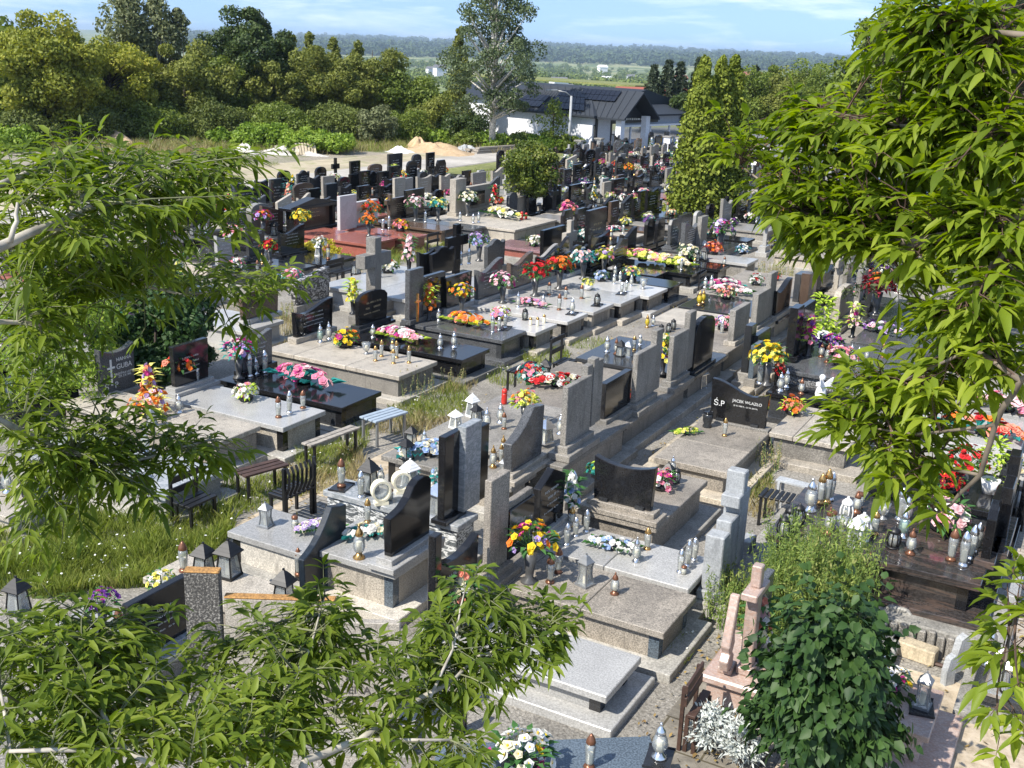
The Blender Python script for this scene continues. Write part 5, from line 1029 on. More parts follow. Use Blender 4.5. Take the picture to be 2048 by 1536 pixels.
g = G('the third white slab', 'white granite grave with a brown wavy picture headstone, third pale slab', (1187, 625), (1060, 586), (1233, 608), 0.5, 'white_granite', 'grey_terrazzo', 'beige_terrazzo', 'beige_terrazzo', extl=0.4,
      heads=[dict(a=(1018, 579), b=(1058, 563), top=508, zb=0.6, shape='waver', mat='brown_granite', th=0.12, plinth='light_granite', ins=(4, 'gold_lettering'))])
F(g, 'vase', ['red', 'red', 'burgundy'], 1070, 592, 1.5, seed=42, look='deep red flowers in a black vase'); L(g, 'slim', 1098, 590, 1.1); L(g, 'slim', 1131, 598, 1.1); L(g, 'slim', 1163, 597, 1.15); L(g, 'cage', 1194, 611, 1.2, tray=True)
g = G('the fourth white slab', 'white granite grave with a tall light-framed black headstone, fourth pale slab', (1242, 608), (1110, 570), (1281, 591), 0.5, 'light_granite', 'brown_terrazzo', 'black_granite', 'beige_terrazzo', extl=0.4,
      heads=[dict(a=(1072, 562), b=(1106, 546), top=492, zb=0.6, shape='waver', mat='grey_granite', th=0.1, plinth='white_granite'),
             dict(a=(1077, 562), b=(1108, 547), top=498, zb=0.61, shape='waver', mat='black_granite', th=0.13, ins=(4, 'lettering'))])
F(g, 'vase', ['orange', 'red', 'orange'], 1118, 578, 1.5, seed=43, look='orange and red bouquet in a black vase'); F(g, 'bowl', ['lemon', 'lime'], 1174, 580, 1.1, seed=44); L(g, 'slimsilver', 1243, 588, 1.0, tray=True); L(g, 'slimsilver', 1252, 584, 1.0)
g = G('the fifth white slab', 'white granite grave crowded with glass bowls, fifth pale slab', (1298, 594), (1180, 555), (1336, 577), 0.5, 'white_granite', 'grey_terrazzo', 'black_granite', 'white_granite', extl=0.5,
      heads=[dict(a=(1133, 548), b=(1168, 532), top=490, zb=0.6, shape='bump', mat='black_granite', th=0.1, plinth='white_granite', ins=(3, 'lettering'))])
F(g, 'vased', ['white', 'pale_pink', 'blue'], 1166, 558, 1.4, leaf='teal', seed=45); L(g, 'goblet', 1286, 578, 1.3); F(g, 'domed', ['blue', 'white'], 1203, 562, 1.0, seed=46); L(g, 'silver', 1228, 568, 1.0); L(g, 'silver', 1262, 572, 1.0); L(g, 'silver', 1240, 562, 1.0)
g = G('the blue-reflecting black slab', 'polished black granite grave at the far end of the pale slabs', (1325, 583), (1235, 552), (1362, 569), 0.5, 'black_granite', 'charcoal_granite', 'black_granite', 'dark_grey_granite', yr=(25.95, 26.9), extl=0.6,
      heads=[dict(a=(1178, 536), b=(1212, 522), top=464, zb=0.6, shape='sag', mat='black_granite', th=0.1, plinth='black_granite', ins=(4, 'lettering')),
             dict(a=(1224, 533), b=(1245, 520), top=478, zb=0.6, shape='swoop2', mat='charcoal_granite', th=0.1, ins=(4, 'lettering'))])
F(g, 'vased', ['lemon', 'pink', 'lilac'], 1207, 545, 1.2, leaf='lime', seed=47); F(g, 'domed', ['lemon', 'pink', 'white'], 1262, 556, 1.2, leaf='teal', seed=48); L(g, 'silver', 1230, 552, 1.1)
g = G('the tall black stone grave', 'black granite grave with the tallest plain black rectangular headstone', (1317, 551), (1220, 527), (1357, 540), 0.52, 'black_granite', 'black_granite', 'black_granite', 'concrete', yr=(27.0, 27.95), extl=0.5,
      heads=[dict(a=(1171, 510), b=(1205, 498), top=417, zb=0.6, shape='rect', mat='black_granite', th=0.12, plinth='black_granite', taper=0, ins=(4, 'gold_lettering'))])
F(g, 'bowl', ['white', 'cream'], 1228, 522, 1.6, seed=49); F(g, 'spray', ['lemon', 'cream', 'pink', 'lemon'], 1285, 522, 1.6, leaf='lime', rz=-0.2, seed=50)
g = G('the black slab with the cream garland', 'black granite grave with a cream garland and a scrolled black headstone', (1384, 549), (1320, 530), (1419, 538), 0.5, 'black_granite', 'charcoal_granite', 'black_granite', 'concrete', extl=0.9,
      heads=[dict(a=(1241, 512), b=(1267, 502), top=456, zb=0.6, shape='waver', mat='black_granite', th=0.12, plinth='charcoal_granite')])
F(g, 'spray', ['cream', 'lemon', 'white', 'pale_pink'], 1340, 532, 1.6, leaf='lime', rz=-0.3, seed=51, look='cream and lemon garland'); L(g, 'slimsilver', 1362, 540, 1.0); L(g, 'slimgold', 1388, 538, 1.0)
g = G('the black slab by two dark lanterns', 'black granite grave with a ribbed grey wavy headstone', (1440, 539), (1392, 530), (1469, 531), 0.5, 'black_granite', 'charcoal_granite', 'black_granite', 'concrete', extl=0.7,
      heads=[dict(a=(1361, 500), b=(1392, 490), top=441, zb=0.6, shape='wave', mat='dark_grey_granite', th=0.14, plinth='dark_grey_granite', ins=(6, 'lettering'))])
F(g, 'domed', ['white', 'cream'], 1375, 520, 1.6, seed=52); L(g, 'house', 1393, 522, 1.1); L(g, 'house', 1408, 520, 1.1); L(g, 'dark', 1448, 532, 1.0)
g = G('the pale slab by the russet plant', 'pale grey granite slab grave beside russet dry plants', (1495, 528), (1412, 514), (1523, 518), 0.52, 'light_granite', 'grey_terrazzo', 'grey_granite', 'concrete',
      heads=[dict(a=(1395, 492), b=(1408, 487), top=432, zb=0.6, shape='rect', mat='grey_granite', th=0.14, plinth='grey_granite', taper=0)])
F(g, 'vased', ['lilac', 'magenta', 'white', 'purple'], 1440, 500, 1.7, seed=53); F(g, 'dome', ['orange', 'salmon', 'burgundy'], 1425, 508, 1.4, leaf='burgundy', seed=54); F(g, 'domed', ['white', 'blue'], 1485, 508, 1.1, leaf='teal', seed=55)

g = G('the leaf-hidden slab', 'pale marble grave at the left edge, mostly hidden by the drooping leaves', (330, 992), (20, 905), (425, 930), 0.45, 'grey_marble', 'light_granite', None, 'concrete')
L(g, 'silver', 291, 905, 1.2); F(g, 'domed', ['white', 'cream'], 250, 965, 1.0, seed=98); L(g, 'silver', 15, 985, 1.2)
# row behind the left block
g = G('the pale slab by the stone cross', 'long pale granite grave with a twin-hump black headstone', (885, 612), (653, 565), (760, 525), 0.5, 'light_granite', 'light_granite', 'charcoal_granite', 'concrete', seams=(0.4, 0.7),
      heads=[dict(a=(835, 555), b=(866, 546), top=500, zb=0.52, shape='sag', mat='black_granite', th=0.1, face='-X'), dict(a=(861, 553), b=(904, 540), top=493, zb=0.52, shape='bump', mat='black_granite', th=0.1, face='-X')])
F(g, 'domed', ['white', 'red', 'cream'], 776, 545, 1.3, leaf='green', seed=56); L(g, 'slimsilver', 760, 555, 1.2); L(g, 'house', 712, 548, 1.2); F(g, 'tall', ['white', 'pale_pink'], 818, 545, 1.5, leaf='green', seed=57); L(g, 'slimsilver', 922, 530, 1.2); L(g, 'slimsilver', 938, 528, 1.3)
t = solo('grave_cross', 'big rough grey stone cross on a terrazzo block in the left block', 'cross', (722, 612), (772, 596), 474, 0.45, 'cross', 'grey_terrazzo', th=0.26, plinth='grey_terrazzo', pz=0.4)
t = solo('grave_cross', 'tall slim black granite cross rising behind the twin-hump headstone', 'cross', (893, 552), (930, 540), 448, 0.3, 'cross', 'black_granite', th=0.12, plinth='black_granite')
t = solo('headstone', 'rough black headstone with white vertical streaks', 'headstone', (590, 612), (652, 592), 540, 0.3, 'slant', 'striped_stone', th=0.16, plinth='grey_terrazzo', pz=.3)
g = G('the white grave at the rounded brown stone', 'white granite grave with a rounded dark brown headstone, half behind leaves', (485, 664), (400, 648), (557, 638), 0.5, 'white_granite', 'white_granite', None, 'concrete', extl=0.6,
      heads=[dict(a=(487, 642), b=(549, 620), top=578, zb=0.6, shape='arch', mat='brown_granite', th=0.1, plinth='white_granite', face='-X')])
F(g, 'vase', ['pink', 'white'], 584, 590, 1.2, leaf='teal', z=0.3, seed=58)
g = G('the pink-topped plum slab', 'plum granite slab grave behind a pale shield-shaped headstone', (1100, 505), (985, 488), (1140, 494), 0.4, 'plum_granite', 'red_granite', None, 'concrete')
t = solo('headstone', 'plain dark grey headstone with notched top seen from behind', 'headstone', (969, 538), (1007, 528), 478, 0.45, 'bump', 'dark_grey_granite', th=0.12, plinth='grey_granite', pz=.3); F(g, 'dome', ['white', 'cream', 'pink'], 1068, 492, 1.2, seed=59); F(g, 'vased', ['lilac', 'white', 'blue'], 958, 522, 1.4, seed=60)
t = solo('headstone', 'wide black headstone with narrow gap behind the plum slab', 'headstone', (1083, 522), (1123, 508), 455, 0.45, 'rect', 'black_granite', th=0.12, plinth='black_granite', pz=.3)
t = solo('grave_cross', 'narrow tan stone cross between black headstones', 'cross', (1126, 540), (1146, 532), 440, 0.3, 'cross', 'beige_terrazzo', th=0.14, plinth='beige_terrazzo')
t = solo('headstone', 'small black headstone with carved lettering left of the tan cross', 'headstone', (1108, 545), (1132, 536), 475, 0.45, 'waver', 'black_granite', th=0.1, ins=(5, 'lettering'), plinth='charcoal_granite', pz=.3)
# red graves row
g = G('the left red slab', 'polished red granite grave behind a yellow shrub', (735, 489), (612, 461), (825, 472), 0.5, 'red_granite', 'red_granite', None, 'red_granite', yr=(26.0, 27.6), seams=(0.45,))
F(g, 'vased', ['yellow', 'lemon'], 603, 470, 1.4, z=0.5, seed=61)
g = G('the right red slab', 'polished red granite grave with orange bouquets beside the white headstone', (822, 477), (700, 449), (845, 468), 0.52, 'red_granite', 'red_granite', None, 'red_granite',
      heads=[dict(a=(683, 462), b=(705, 454), top=390, zb=0.56, shape='rect', mat='white_marble', th=0.12, taper=0, label='tall left panel of the white marble headstone'), dict(a=(704, 456), b=(742, 442), top=402, zb=0.56, shape='rect', mat='white_marble', th=0.14, taper=0, plinth='red_granite', ins=(4, 'gold_lettering'), label='broad right panel of the white marble headstone')])
F(g, 'vase', ['orange', 'orange', 'red'], 742, 455, 1.5, seed=62, look='bright orange bouquet in a tall dark vase'); F(g, 'vase', ['orange', 'yellow', 'orange'], 738, 472, 1.2, seed=63); F(g, 'domed', ['orange', 'pink', 'yellow'], 802, 462, 1.4, seed=64); L(g, 'slimsilver', 766, 460, 1.2); L(g, 'slimsilver', 778, 457, 1.2)
g = G('the brown granite slab', 'brown granite grave with a dark brown cross-topped headstone', (884, 462), (790, 440), (907, 454), 0.5, 'brown_granite', 'brown_granite', None, 'beige_terrazzo',
      heads=[dict(a=(774, 437), b=(785, 433), top=388, zb=0.56, shape='cross', mat='brown_granite', th=0.12), dict(a=(784, 436), b=(812, 426), top=394, zb=0.56, shape='rect', mat='brown_granite', th=0.12, taper=0, ins=(5, 'gold_lettering'), plinth='brown_granite')])
F(g, 'vase', ['pale_pink', 'white'], 831, 442, 1.5, seed=65); L(g, 'slimsilver', 851, 444, 1.2)
g = G('the blue-grey slab', 'polished blue-grey granite grave with a picture headstone', (951, 458), (868, 442), (1006, 447), 0.5, 'dark_grey_granite', 'dark_grey_granite', None, 'beige_terrazzo', yr=(30.56, 31.3),
      heads=[dict(a=(816, 433), b=(840, 424), top=378, zb=0.56, shape='rect', mat='black_granite', th=0.1, ins=(3, 'lettering'), plinth='black_granite')])
F(g, 'vase', ['lemon', 'teal', 'white'], 876, 441, 1.4, leaf='teal', seed=66); L(g, 'silver', 920, 442, 1.1); L(g, 'silver', 946, 446, 1.1); L(g, 'silver', 957, 445, 1.1)
g = G('the wide family grave', 'wide beige terrazzo family grave with column and plaque headstone', (1030, 460), (930, 438), (1108, 438), 0.5, 'beige_terrazzo', 'beige_terrazzo', None, 'beige_terrazzo', kout=0.06, over=0.05,
      heads=[dict(a=(908, 426), b=(922, 421), top=357, zb=0.6, shape='rect', mat='beige_terrazzo', th=0.25, taper=0.0, plinth='beige_terrazzo'), dict(a=(923, 421), b=(969, 408), top=371, zb=0.6, shape='rect', mat='beige_terrazzo', th=0.2, taper=0, plinth='beige_terrazzo'), dict(a=(936, 412), b=(960, 405), top=382, zb=0.75, shape='rect', mat='black_granite', th=0.25, taper=0, ins=(4, 'gold_lettering'))])
F(g, 'vase', ['cream', 'white'], 935, 432, 1.6, seed=67); F(g, 'spray', ['white', 'cream', 'lemon'], 1005, 435, 1.8, rz=-0.2, seed=68, look='long cream and white garland'); F(g, 'tall', ['salmon', 'white', 'red'], 988, 425, 1.5, seed=69); L(g, 'red', 1043, 440, 1.3); L(g, 'red', 1052, 438, 1.2); L(g, 'silver', 1000, 430, 1)
g = G('the grave right of the family grave', 'grey terrazzo grave at the corner beside the wide family grave', (1112, 448), (1050, 436), (1156, 434), 0.45, 'grey_granite', 'beige_terrazzo', None, 'concrete', yr=(34.45, 35.7))
F(g, 'dome', ['pink', 'magenta', 'salmon'], 1135, 428, 1.7, seed=70)
t = solo('headstone', 'low beige frame headstone with black panel beside a stone cross', 'headstone', (1026, 425), (1048, 418), 393, 0.4, 'rect', 'beige_terrazzo', th=0.15, plinth='beige_terrazzo', taper=0, pz=.3)
t = solo('grave_cross', 'pale stone cross in front of the round tree', 'cross', (1038, 418), (1058, 412), 368, 0.3, 'cross', 'beige_terrazzo', th=0.14, plinth='beige_terrazzo')
# temple
g = G('the black slab in front of the temple stone', 'wide polished black granite grave below sculpted headstones', (514, 497), (446, 488), (598, 486), 0.48, 'black_granite', 'charcoal_granite', 'black_granite', 'concrete', extl=0.5, seams=(0.5,),
      heads=[dict(a=(458, 466), b=(500, 452), top=424, zb=0.56, shape='arch', mat='dark_grey_granite', th=0.12, plinth='black_granite', ins=(4, 'lettering'))])
F(g, 'domed', ['pink', 'white', 'lilac'], 467, 480, 1.7, leaf='lime', seed=71); F(g, 'vase', ['magenta', 'orange', 'lilac'], 527, 470, 1.4, seed=72); L(g, 'slimsilver', 502, 490, 1.3); L(g, 'goblet', 521, 488, 1.0); L(g, 'goblet', 533, 486, 1.0)
t = solo('headstone', 'grey sculpted headstone with a carved robed figure', 'headstone', (505, 470), (530, 461), 406, 0.4, 'arch', 'grey_granite', th=0.22, plinth='grey_granite', pz=.3)
t = solo('headstone', 'brown polished headstone leaning against the carved grey one', 'headstone', (531, 472), (557, 462), 408, 0.4, 'slantr', 'brown_granite', th=0.12, plinth='grey_granite', ins=(5, 'lettering'), pz=.3)
p0, p1 = P(590, 470, 0.4), P(650, 448, 0.4); ht = height_at((p0 + p1) / 2, 398); wy = p1.y - p0.y
t = thing('temple_headstone', 'black granite headstone shaped like a small temple with columns and pediment', 'headstone', ((p0.x + p1.x) / 2, (p0.y + p1.y) / 2, 0))
mb = MB(); mb.box(-0.25, 0.3, -wy / 2 - 0.1, wy / 2 + 0.1, -0.05, 0.5); part('base', mb, 'black_granite', t, bevel=0.01)
mb = MB(); mb.box(-0.12, 0.05, -wy / 2 + 0.12, wy / 2 - 0.12, 0.5, ht * 0.82); wall_ = part('panel', mb, 'brown_granite', t); gm = MB(); glyph_lines(gm, (0.05, 0, 0.75), Vector((0, 1, 0)), Vector((0, 0, 1)), Vector((1, 0, 0)), wy * 0.5, 0.5, 4, 'gold_lettering'); part('inscription', gm, 'gold_lettering', wall_)
for s_ in (-1, 1):
    mb = MB(); mb.box(-0.12, 0.2, s_ * wy * 0.42 - 0.07, s_ * wy * 0.42 + 0.07, 0.501, ht * 0.82); part('column', mb, 'black_granite', t, bevel=0.01)
mb = MB(); mb.box(-0.2, 0.28, -wy * 0.56, wy * 0.56, ht * 0.82 + 0.001, ht * 0.88); mb.prism([(-wy * 0.53, ht * 0.881), (wy * 0.53, ht * 0.881), (0, ht * 1.04)], (-0.16, 0, 0), (0, 1, 0), (0, 0, 1), (0.38, 0, 0)); part('pediment', mb, 'black_granite', t)
g = G('the grey slab with a coral bouquet', 'dark grey granite grave with broad black double headstone, left, partly leafed over', (405, 486), (330, 470), (446, 477), 0.48, 'dark_grey_granite', 'charcoal_granite', 'black_granite', 'concrete', xr=(None, -23.65), extl=.5,
      heads=[dict(a=(346, 462), b=(386, 450), top=400, zb=0.56, shape='trap', mat='charcoal_granite', th=0.12, plinth='black_granite'), dict(a=(390, 455), b=(436, 441), top=396, zb=0.56, shape='rect', mat='black_granite', th=0.12, ins=(4, 'lettering'), taper=0)])
F(g, 'vase', ['salmon', 'red', 'pale_pink'], 418, 460, 1.8, leaf='lime', seed=73); F(g, 'dome', ['pink', 'red', 'white'], 350, 468, 1.7, leaf='teal', seed=74); L(g, 'house', 387, 470, 1.2); L(g, 'silver', 398, 468, 1.2); L(g, 'silver', 412, 466, 1.3)
g = G('the low kerbed slab', 'low pale-edged grave slab in front of the black slabs at left', (413, 520), (340, 508), (481, 508), 0.4, 'charcoal_granite', 'grey_granite', None, 'beige_terrazzo', kz=0.2)

# right foreground: big multicolour granite grave on a cobbled platform
g = G('the big dark streaked grave', 'large dark streaked granite grave with brown panels, crowded with lanterns', (1962, 1171), (1528, 1072), (2037, 1066), 0.78, 'aurora_granite', 'aurora_granite', 'black_granite', 'aurora_granite', kz=0.34, kout=0.14, over=0.12, st=0.09)
BG = g
mb = MB(); x0, x1, y0, y1 = g.box; ox, oy = g.o; mb.box(x0 - 0.35, x1 + 0.32, y0 - 0.36, y1 + 0.3, -0.05, 0.3); st_ = link('cobbled_platform', mb.mesh('cobbled_platform', 'concrete'), None); tag(st_, 'raised grey cobbled platform with concrete block edging under the big dark grave', 'platform'); add_bevel(st_, 0.02)
mb = MB(); n = 30
for k in range(n):
    xx = x0 - 0.33 + (x1 - x0 + 0.62) * k / n; mb.box(xx, xx + (x1 - x0 + 0.62) / n - 0.02, y0 - 0.43, y0 - 0.362, -0.05, 0.26 + 0.02 * (k % 3))
eo = link('edging_blocks', mb.mesh('edging_blocks', 'grey_terrazzo'), st_); add_bevel(eo, 0.012)
for (a_, b_, tp, sh_, th_, lb_) in (((1962, 1118), (2000, 1052), 985, 'arch', 0.1, 'curved black headstone panel'), ((1985, 1100), (2022, 1035), 905, 'cross', 0.12, 'black cross')):
    p0, p1 = P(*a_, 0.86), P(*b_, 0.86); hh_ = height_at((p0 + p1) / 2, tp) - 0.86
    headstone(None, g.t, p0, p1, 0.86, hh_, sh_, 'black_granite', org=g.o, th=th_, face='-X', plinth='aurora_granite', pz=0.09, label=lb_)
F(g, 'dome', ['pale_pink', 'white', 'pink'], 1888, 1060, 1.5, seed=75, look='big round pale pink rose bouquet')
for k, x, y, s in (('cage', 1566, 1075, 1.25), ('cage', 1578, 1058, 1.25), ('cage', 1596, 1050, 1.25), ('silver', 1620, 1022, 1.5), ('slimgold', 1640, 1007, 1.2), ('slimgold', 1652, 1005, 1.3), ('slimsilver', 1660, 1000, 1.1),
                   ('dark', 1655, 1068, 1.1), ('jar', 1662, 1052, 1.4), ('dark', 1712, 1025, 1.1), ('jar', 1718, 1010, 1.3), ('goblet', 1682, 1062, 1.1), ('whitecage', 1690, 1045, 1.3), ('whitehouse', 1708, 1092, 1.1), ('whitecage', 1722, 1080, 1.5),
                   ('slimgold', 1748, 1068, 1.1), ('green', 1745, 1062, 1.1), ('goblet', 1765, 1038, 1.1), ('cage', 1785, 1095, 1.3), ('green', 1805, 1075, 1.2), ('dark', 1820, 1108, 1.1), ('slimsilver', 1798, 1040, 1.2), ('silver', 1812, 1045, 1.2),
                   ('slim', 1901, 1120, 1.25), ('slimsilver', 1925, 1132, 1.25), ('slimsilver', 1940, 1118, 1.25), ('slimsilver', 1952, 1105, 1.1), ('dark', 1950, 1095, 1.0)):
    L(g, k, x, y, s)
g = G('the black slab behind the big dark grave', 'black granite grave behind the big streaked grave with potted red flowers', (2000, 1030), (1728, 978), (2045, 960), 0.6, 'black_granite', 'charcoal_granite', None, 'black_granite',
      heads=[dict(a=(1997, 990), b=(2022, 955), top=905, zb=0.68, shape='cross', mat='charcoal_granite', th=0.12, face='-X', plinth='black_granite')])
F(g, 'plant', ['lemon'], 1978, 985, 1.0, leaf='lime', seed=76); F(g, 'domed', ['red', 'burgundy', 'red'], 1892, 985, 1.2, seed=77); F(g, 'vase', ['red', 'red'], 1922, 985, 1.2, seed=78)
t = solo('headstone', 'tall thin black granite headstone cut by the right edge of the picture', 'headstone', (2025, 1062), (2060, 1020), 880, 0.0, 'rect', 'black_granite', th=0.1, face='-X', plinth='black_granite')
# white slabs at the right edge behind the leaves
g = G('the white stepped grave', 'white granite stepped grave at the right edge with a long red and orange spray', (2040, 905), (1850, 858), (2060, 845), 0.5, 'white_granite', 'light_granite', None, 'light_granite', seams=(0.5,), extl=0.2)
F(g, 'spray', ['orange', 'red', 'salmon'], 1965, 868, 1.5, leaf='teal', rz=-0.2, seed=79, look='red and orange rose spray')
g = G('the white grave in front of it', 'white granite grave at the right edge with a small white posy', (2050, 975), (1870, 928), (2062, 910), 0.5, 'white_granite', 'white_granite', None, 'light_granite'); F(g, 'domed', ['white', 'cream'], 2018, 945, 1.0, seed=80)
g = G('the far white grave', 'pale granite grave with pink and white flowers at the right edge', (2060, 838), (1945, 805), (2075, 790), 0.5, 'light_granite', 'light_granite', None, 'light_granite'); F(g, 'spray', ['pink', 'white', 'pale_pink'], 2015, 822, 1.5, rz=-0.2, seed=81); L(g, 'slimgold', 2040, 828, 1.1)
# grey stone cross and column group at right of the two-tone slab
p = P(1430, 1190, 0.15); t = thing('grave_monument', 'weathered blue-grey concrete monument with stepped cross and flat panels', 'monument', (p.x, p.y, 0))
zc = height_at(p, 978)
mb = MB(); mb.box(-0.24, 0.3, -0.35, 0.95, -0.05, 0.2); part('base', mb, 'concrete', t, bevel=0.015)
mb = MB(); mb.box(-0.14, 0.16, -0.3, 0.0, 0.2, 0.32); mb.box(-0.1, 0.12, -0.26, -0.04, 0.321, 1.0); part('front_pillar', mb, 'blue_concrete', t, bevel=0.012)
mb = MB(); mb.box(-0.09, 0.09, 0.06, 0.42, 0.2, zc * 0.72); part('panel', mb, 'blue_concrete', t, bevel=0.012)
mb = MB(); mb.box(-0.07, 0.05, 0.46, 0.85, 0.2, zc * 0.78); part('back_panel', mb, 'blue_concrete', t, bevel=0.012)
mb = MB(); mb.obox((0.0, 0.43, zc * 0.6 + 0.1), (0.11, 0, 0), (0, 0.075, 0), (0, 0, zc * 0.4)); mb.obox((0.002, 0.43, zc * 0.84), (0.112, 0, 0), (0, 0.21, 0), (0, 0, 0.075)); part('cross', mb, 'blue_concrete', t, bevel=0.012)
t = solo('stone_post', 'short square grey concrete post in the weeds beside the monument', 'post', (1478, 1150), (1500, 1135), 1075, 0.0, 'rect', 'blue_concrete', th=0.14, taper=0)
# pink grave
g = G('the pink granite grave', 'pink veined granite grave with rounded slab edge at bottom right', (1858, 1477), (1560, 1395), (1901, 1388), 0.42, 'pink_granite', 'pink_granite', None, 'pink_granite', kout=0.2, over=0.07, st=0.07)
PK = g
L(g, 'pagoda', 1842, 1415, 1.15, tray=True); F(g, 'domed', ['white', 'yellow', 'magenta'], 1778, 1378, 0.9, seed=82); L(g, 'silver', 1768, 1350, 1.0); L(g, 'silver', 1756, 1390, 1.0)
p = P(1470, 1340, 0.35); t = thing('headstone', 'pink granite headstone with swooping wing and stepped pillar, seen edge-on', 'headstone', (p.x, p.y, 0)); zt = height_at(p, 1130)
mb = MB(); mb.box(-0.22, 0.3, -0.2, 0.75, -0.05, 0.26); part('base', mb, 'pink_granite', t, bevel=0.02)
mb = MB(); mb.box(-0.27, 0.34, -0.26, 0.8, 0.261, 0.35); part('plinth', mb, 'pink_granite', t, bevel=0.02)
mb = MB(); mb.box(-0.14, 0.0, -0.14, 0.06, 0.351, 0.42); mb.box(0.02, 0.18, -0.06, 0.14, 0.351, 0.43); part('foot_block', mb, 'pink_granite', t, bevel=0.01)
mb = MB(); mb.box(0.04, 0.16, -0.02, 0.12, 0.431, zt * 0.85); mb.box(0.05, 0.15, 0.02, 0.13, zt * 0.85 + .001, zt); mb.box(0.02, 0.18, -0.16, 0.28, zt * 0.80, zt * 0.85 - 0.001); part('pillar', mb, 'pink_granite', t, bevel=0.01)
mb = MB(); mb.prism([(-0.12, 0.43), (0.02, 0.43), (0.04, 0.56), (-0.02, 0.62), (0.03, 0.7), (0.0, 0.8), (0.06, zt * 0.8), (0.0, zt * 0.8), (-0.1, 0.85), (-0.14, 0.7), (-0.1, 0.62), (-0.16, 0.55)], (-0.1, -0.1, 0), (0, 1, 0), (0, 0, 1), (0.09, 0, 0)); part('wing', mb, 'pink_granite', t, bevel=0.01)
mb = MB(); mb.box(0.05, 0.13, 0.16, 0.62, 0.4, zt * 0.82); part('panel', mb, 'dark_grey_granite', t, bevel=0.008)
h_ = Host(); h_.nick = 'the pink headstone base'; h_.z = 0.35
F(h_, 'tall', ['salmon', 'cream', 'pale_pink', 'white'], 1510, 1320, 1.1, seed=83)
# bottom centre: dark blue slab, turned
p = P(1180, 1560, 0.5); ang = math.atan2((P(1300, 1471, .5) - P(868, 1488, .5)).y, (P(1300, 1471, .5) - P(868, 1488, .5)).x)
c_ = (P(868, 1488, .5) + P(1300, 1471, .5)) / 2; wd_ = (P(1300, 1471, .5) - P(868, 1488, .5)).length; nrm = Vector((math.sin(ang), -math.cos(ang), 0)); cc = c_ + nrm * 0.5
t = thing('grave', 'dark blue polished granite slab grave cut by the bottom edge', 'grave', (cc.x, cc.y, 0), ang, 'graves in the cemetery rows')
grave_body(t, -wd_ / 2, wd_ / 2, -0.5, 0.5, 0.5, 'blue_grey_granite', 'dark_grey_granite', None, 'concrete')
h_ = Host(); h_.nick = 'the dark blue slab'; h_.z = 0.5; h_.box = None
F(h_, 'domed', ['white', 'cream', 'magenta', 'white', 'yellow'], 1040, 1545, 1.35, seed=84, look='white daisies with yellow centres and purple blooms'); L(h_, 'slim', 1178, 1535, 1.05); L(h_, 'silver', 1318, 1518, 1.25, tray=True)
t = solo('headstone', 'narrow black headstone among leaves at bottom centre', 'headstone', (905, 1470), (935, 1462), 1395, 0.0, 'rect', 'black_granite', th=0.12, face='-Y', plinth='concrete')
# graves right of the lettered headstone
g = G('the beige slab right of the lettered stone', 'long beige terrazzo grave with two-piece slab right of the lettered headstone', (1700, 895), (1546, 856), (1575, 805), 0.5, 'beige_terrazzo', 'grey_terrazzo', None, 'beige_terrazzo', seams=(0.3,), kout=0.2)
F(g, 'dome', ['salmon', 'orange', 'red'], 1584, 828, 1.1, leaf='lime', seed=85)
g = G('the black slab with the white angel', 'polished black granite grave with a small white angel figure on it', (1727, 818), (1540, 776), (1560, 738), 0.52, 'black_granite', 'charcoal_granite', None, 'charcoal_granite', yr=(18.57, 19.32))
AN = g
L(g, 'silver', 1560, 782, 1.3); L(g, 'silver', 1572, 775, 1.2); L(g, 'dark', 1602, 788, 1.1); F(g, 'vase', ['yellow', 'lemon'], 1532, 770, 1.4, seed=86); F(g, 'tall', ['salmon', 'red'], 1556, 768, .9, seed=87); L(g, 'slimsilver', 1519, 768, 1.5)
g = G('the speckled raised grave', 'raised speckled dark granite grave with slim paired black pillars', (1800, 778), (1568, 720), (1605, 672), 0.75, 'dark_grey_granite', 'speckled_granite', 'black_granite', 'concrete',
      heads=[dict(a=(1578, 712), b=(1590, 702), top=612, zb=0.86, shape='rect', mat='black_granite', th=0.16, plinth='black_granite', pz=0.1, taper=0), dict(a=(1592, 700), b=(1618, 682), top=606, zb=0.86, shape='rect', mat='black_granite', th=0.12, plinth='black_granite', pz=0.1, taper=0, ins=(4, 'gold_lettering'))])
F(g, 'tall', ['magenta', 'purple', 'pink'], 1615, 712, 1.2, leaf='lime', seed=88); F(g, 'domed', ['purple', 'magenta', 'lilac'], 1660, 705, 1.4, seed=89); F(g, 'domed', ['pink', 'pale_pink', 'white'], 1682, 730, 1.3, seed=90); L(g, 'dark', 1654, 725, 1.2); L(g, 'dark', 1642, 714, 1.1)
for x, y in ((1702, 715), (1716, 718), (1732, 722)): L(g, 'silver', x, y, 0.9)
L(g, 'slim', 1765, 715, 0.9)
F(g, 'plant', ['lime'], 1640, 690, 1.4, leaf='lime', z=0.5, seed=91); 
g = G('the grey slab below the spruce', 'grey granite grave with a mauve and white spray below the spruce', (1870, 708), (1712, 672), (1735, 640), 0.6, 'dark_grey_granite', 'charcoal_granite', None, 'beige_terrazzo', kout=0.25)
F(g, 'spray', ['lilac', 'purple', 'white', 'pale_pink'], 1760, 665, 1.2, rz=-0.3, seed=92); F(g, 'tall', ['pale_pink', 'magenta', 'cream'], 1704, 675, 1.2, leaf='lime', z=0.4, seed=93)
g = G('the dark slab with dried red flowers', 'dark granite grave with a vase of dried red flowers', (1850, 655), (1740, 632), (1755, 605), 0.6, 'charcoal_granite', 'charcoal_granite', None, 'concrete')
F(g, 'vase', ['burgundy', 'red', 'orange'], 1750, 630, 1.8, leaf='burgundy', seed=94)
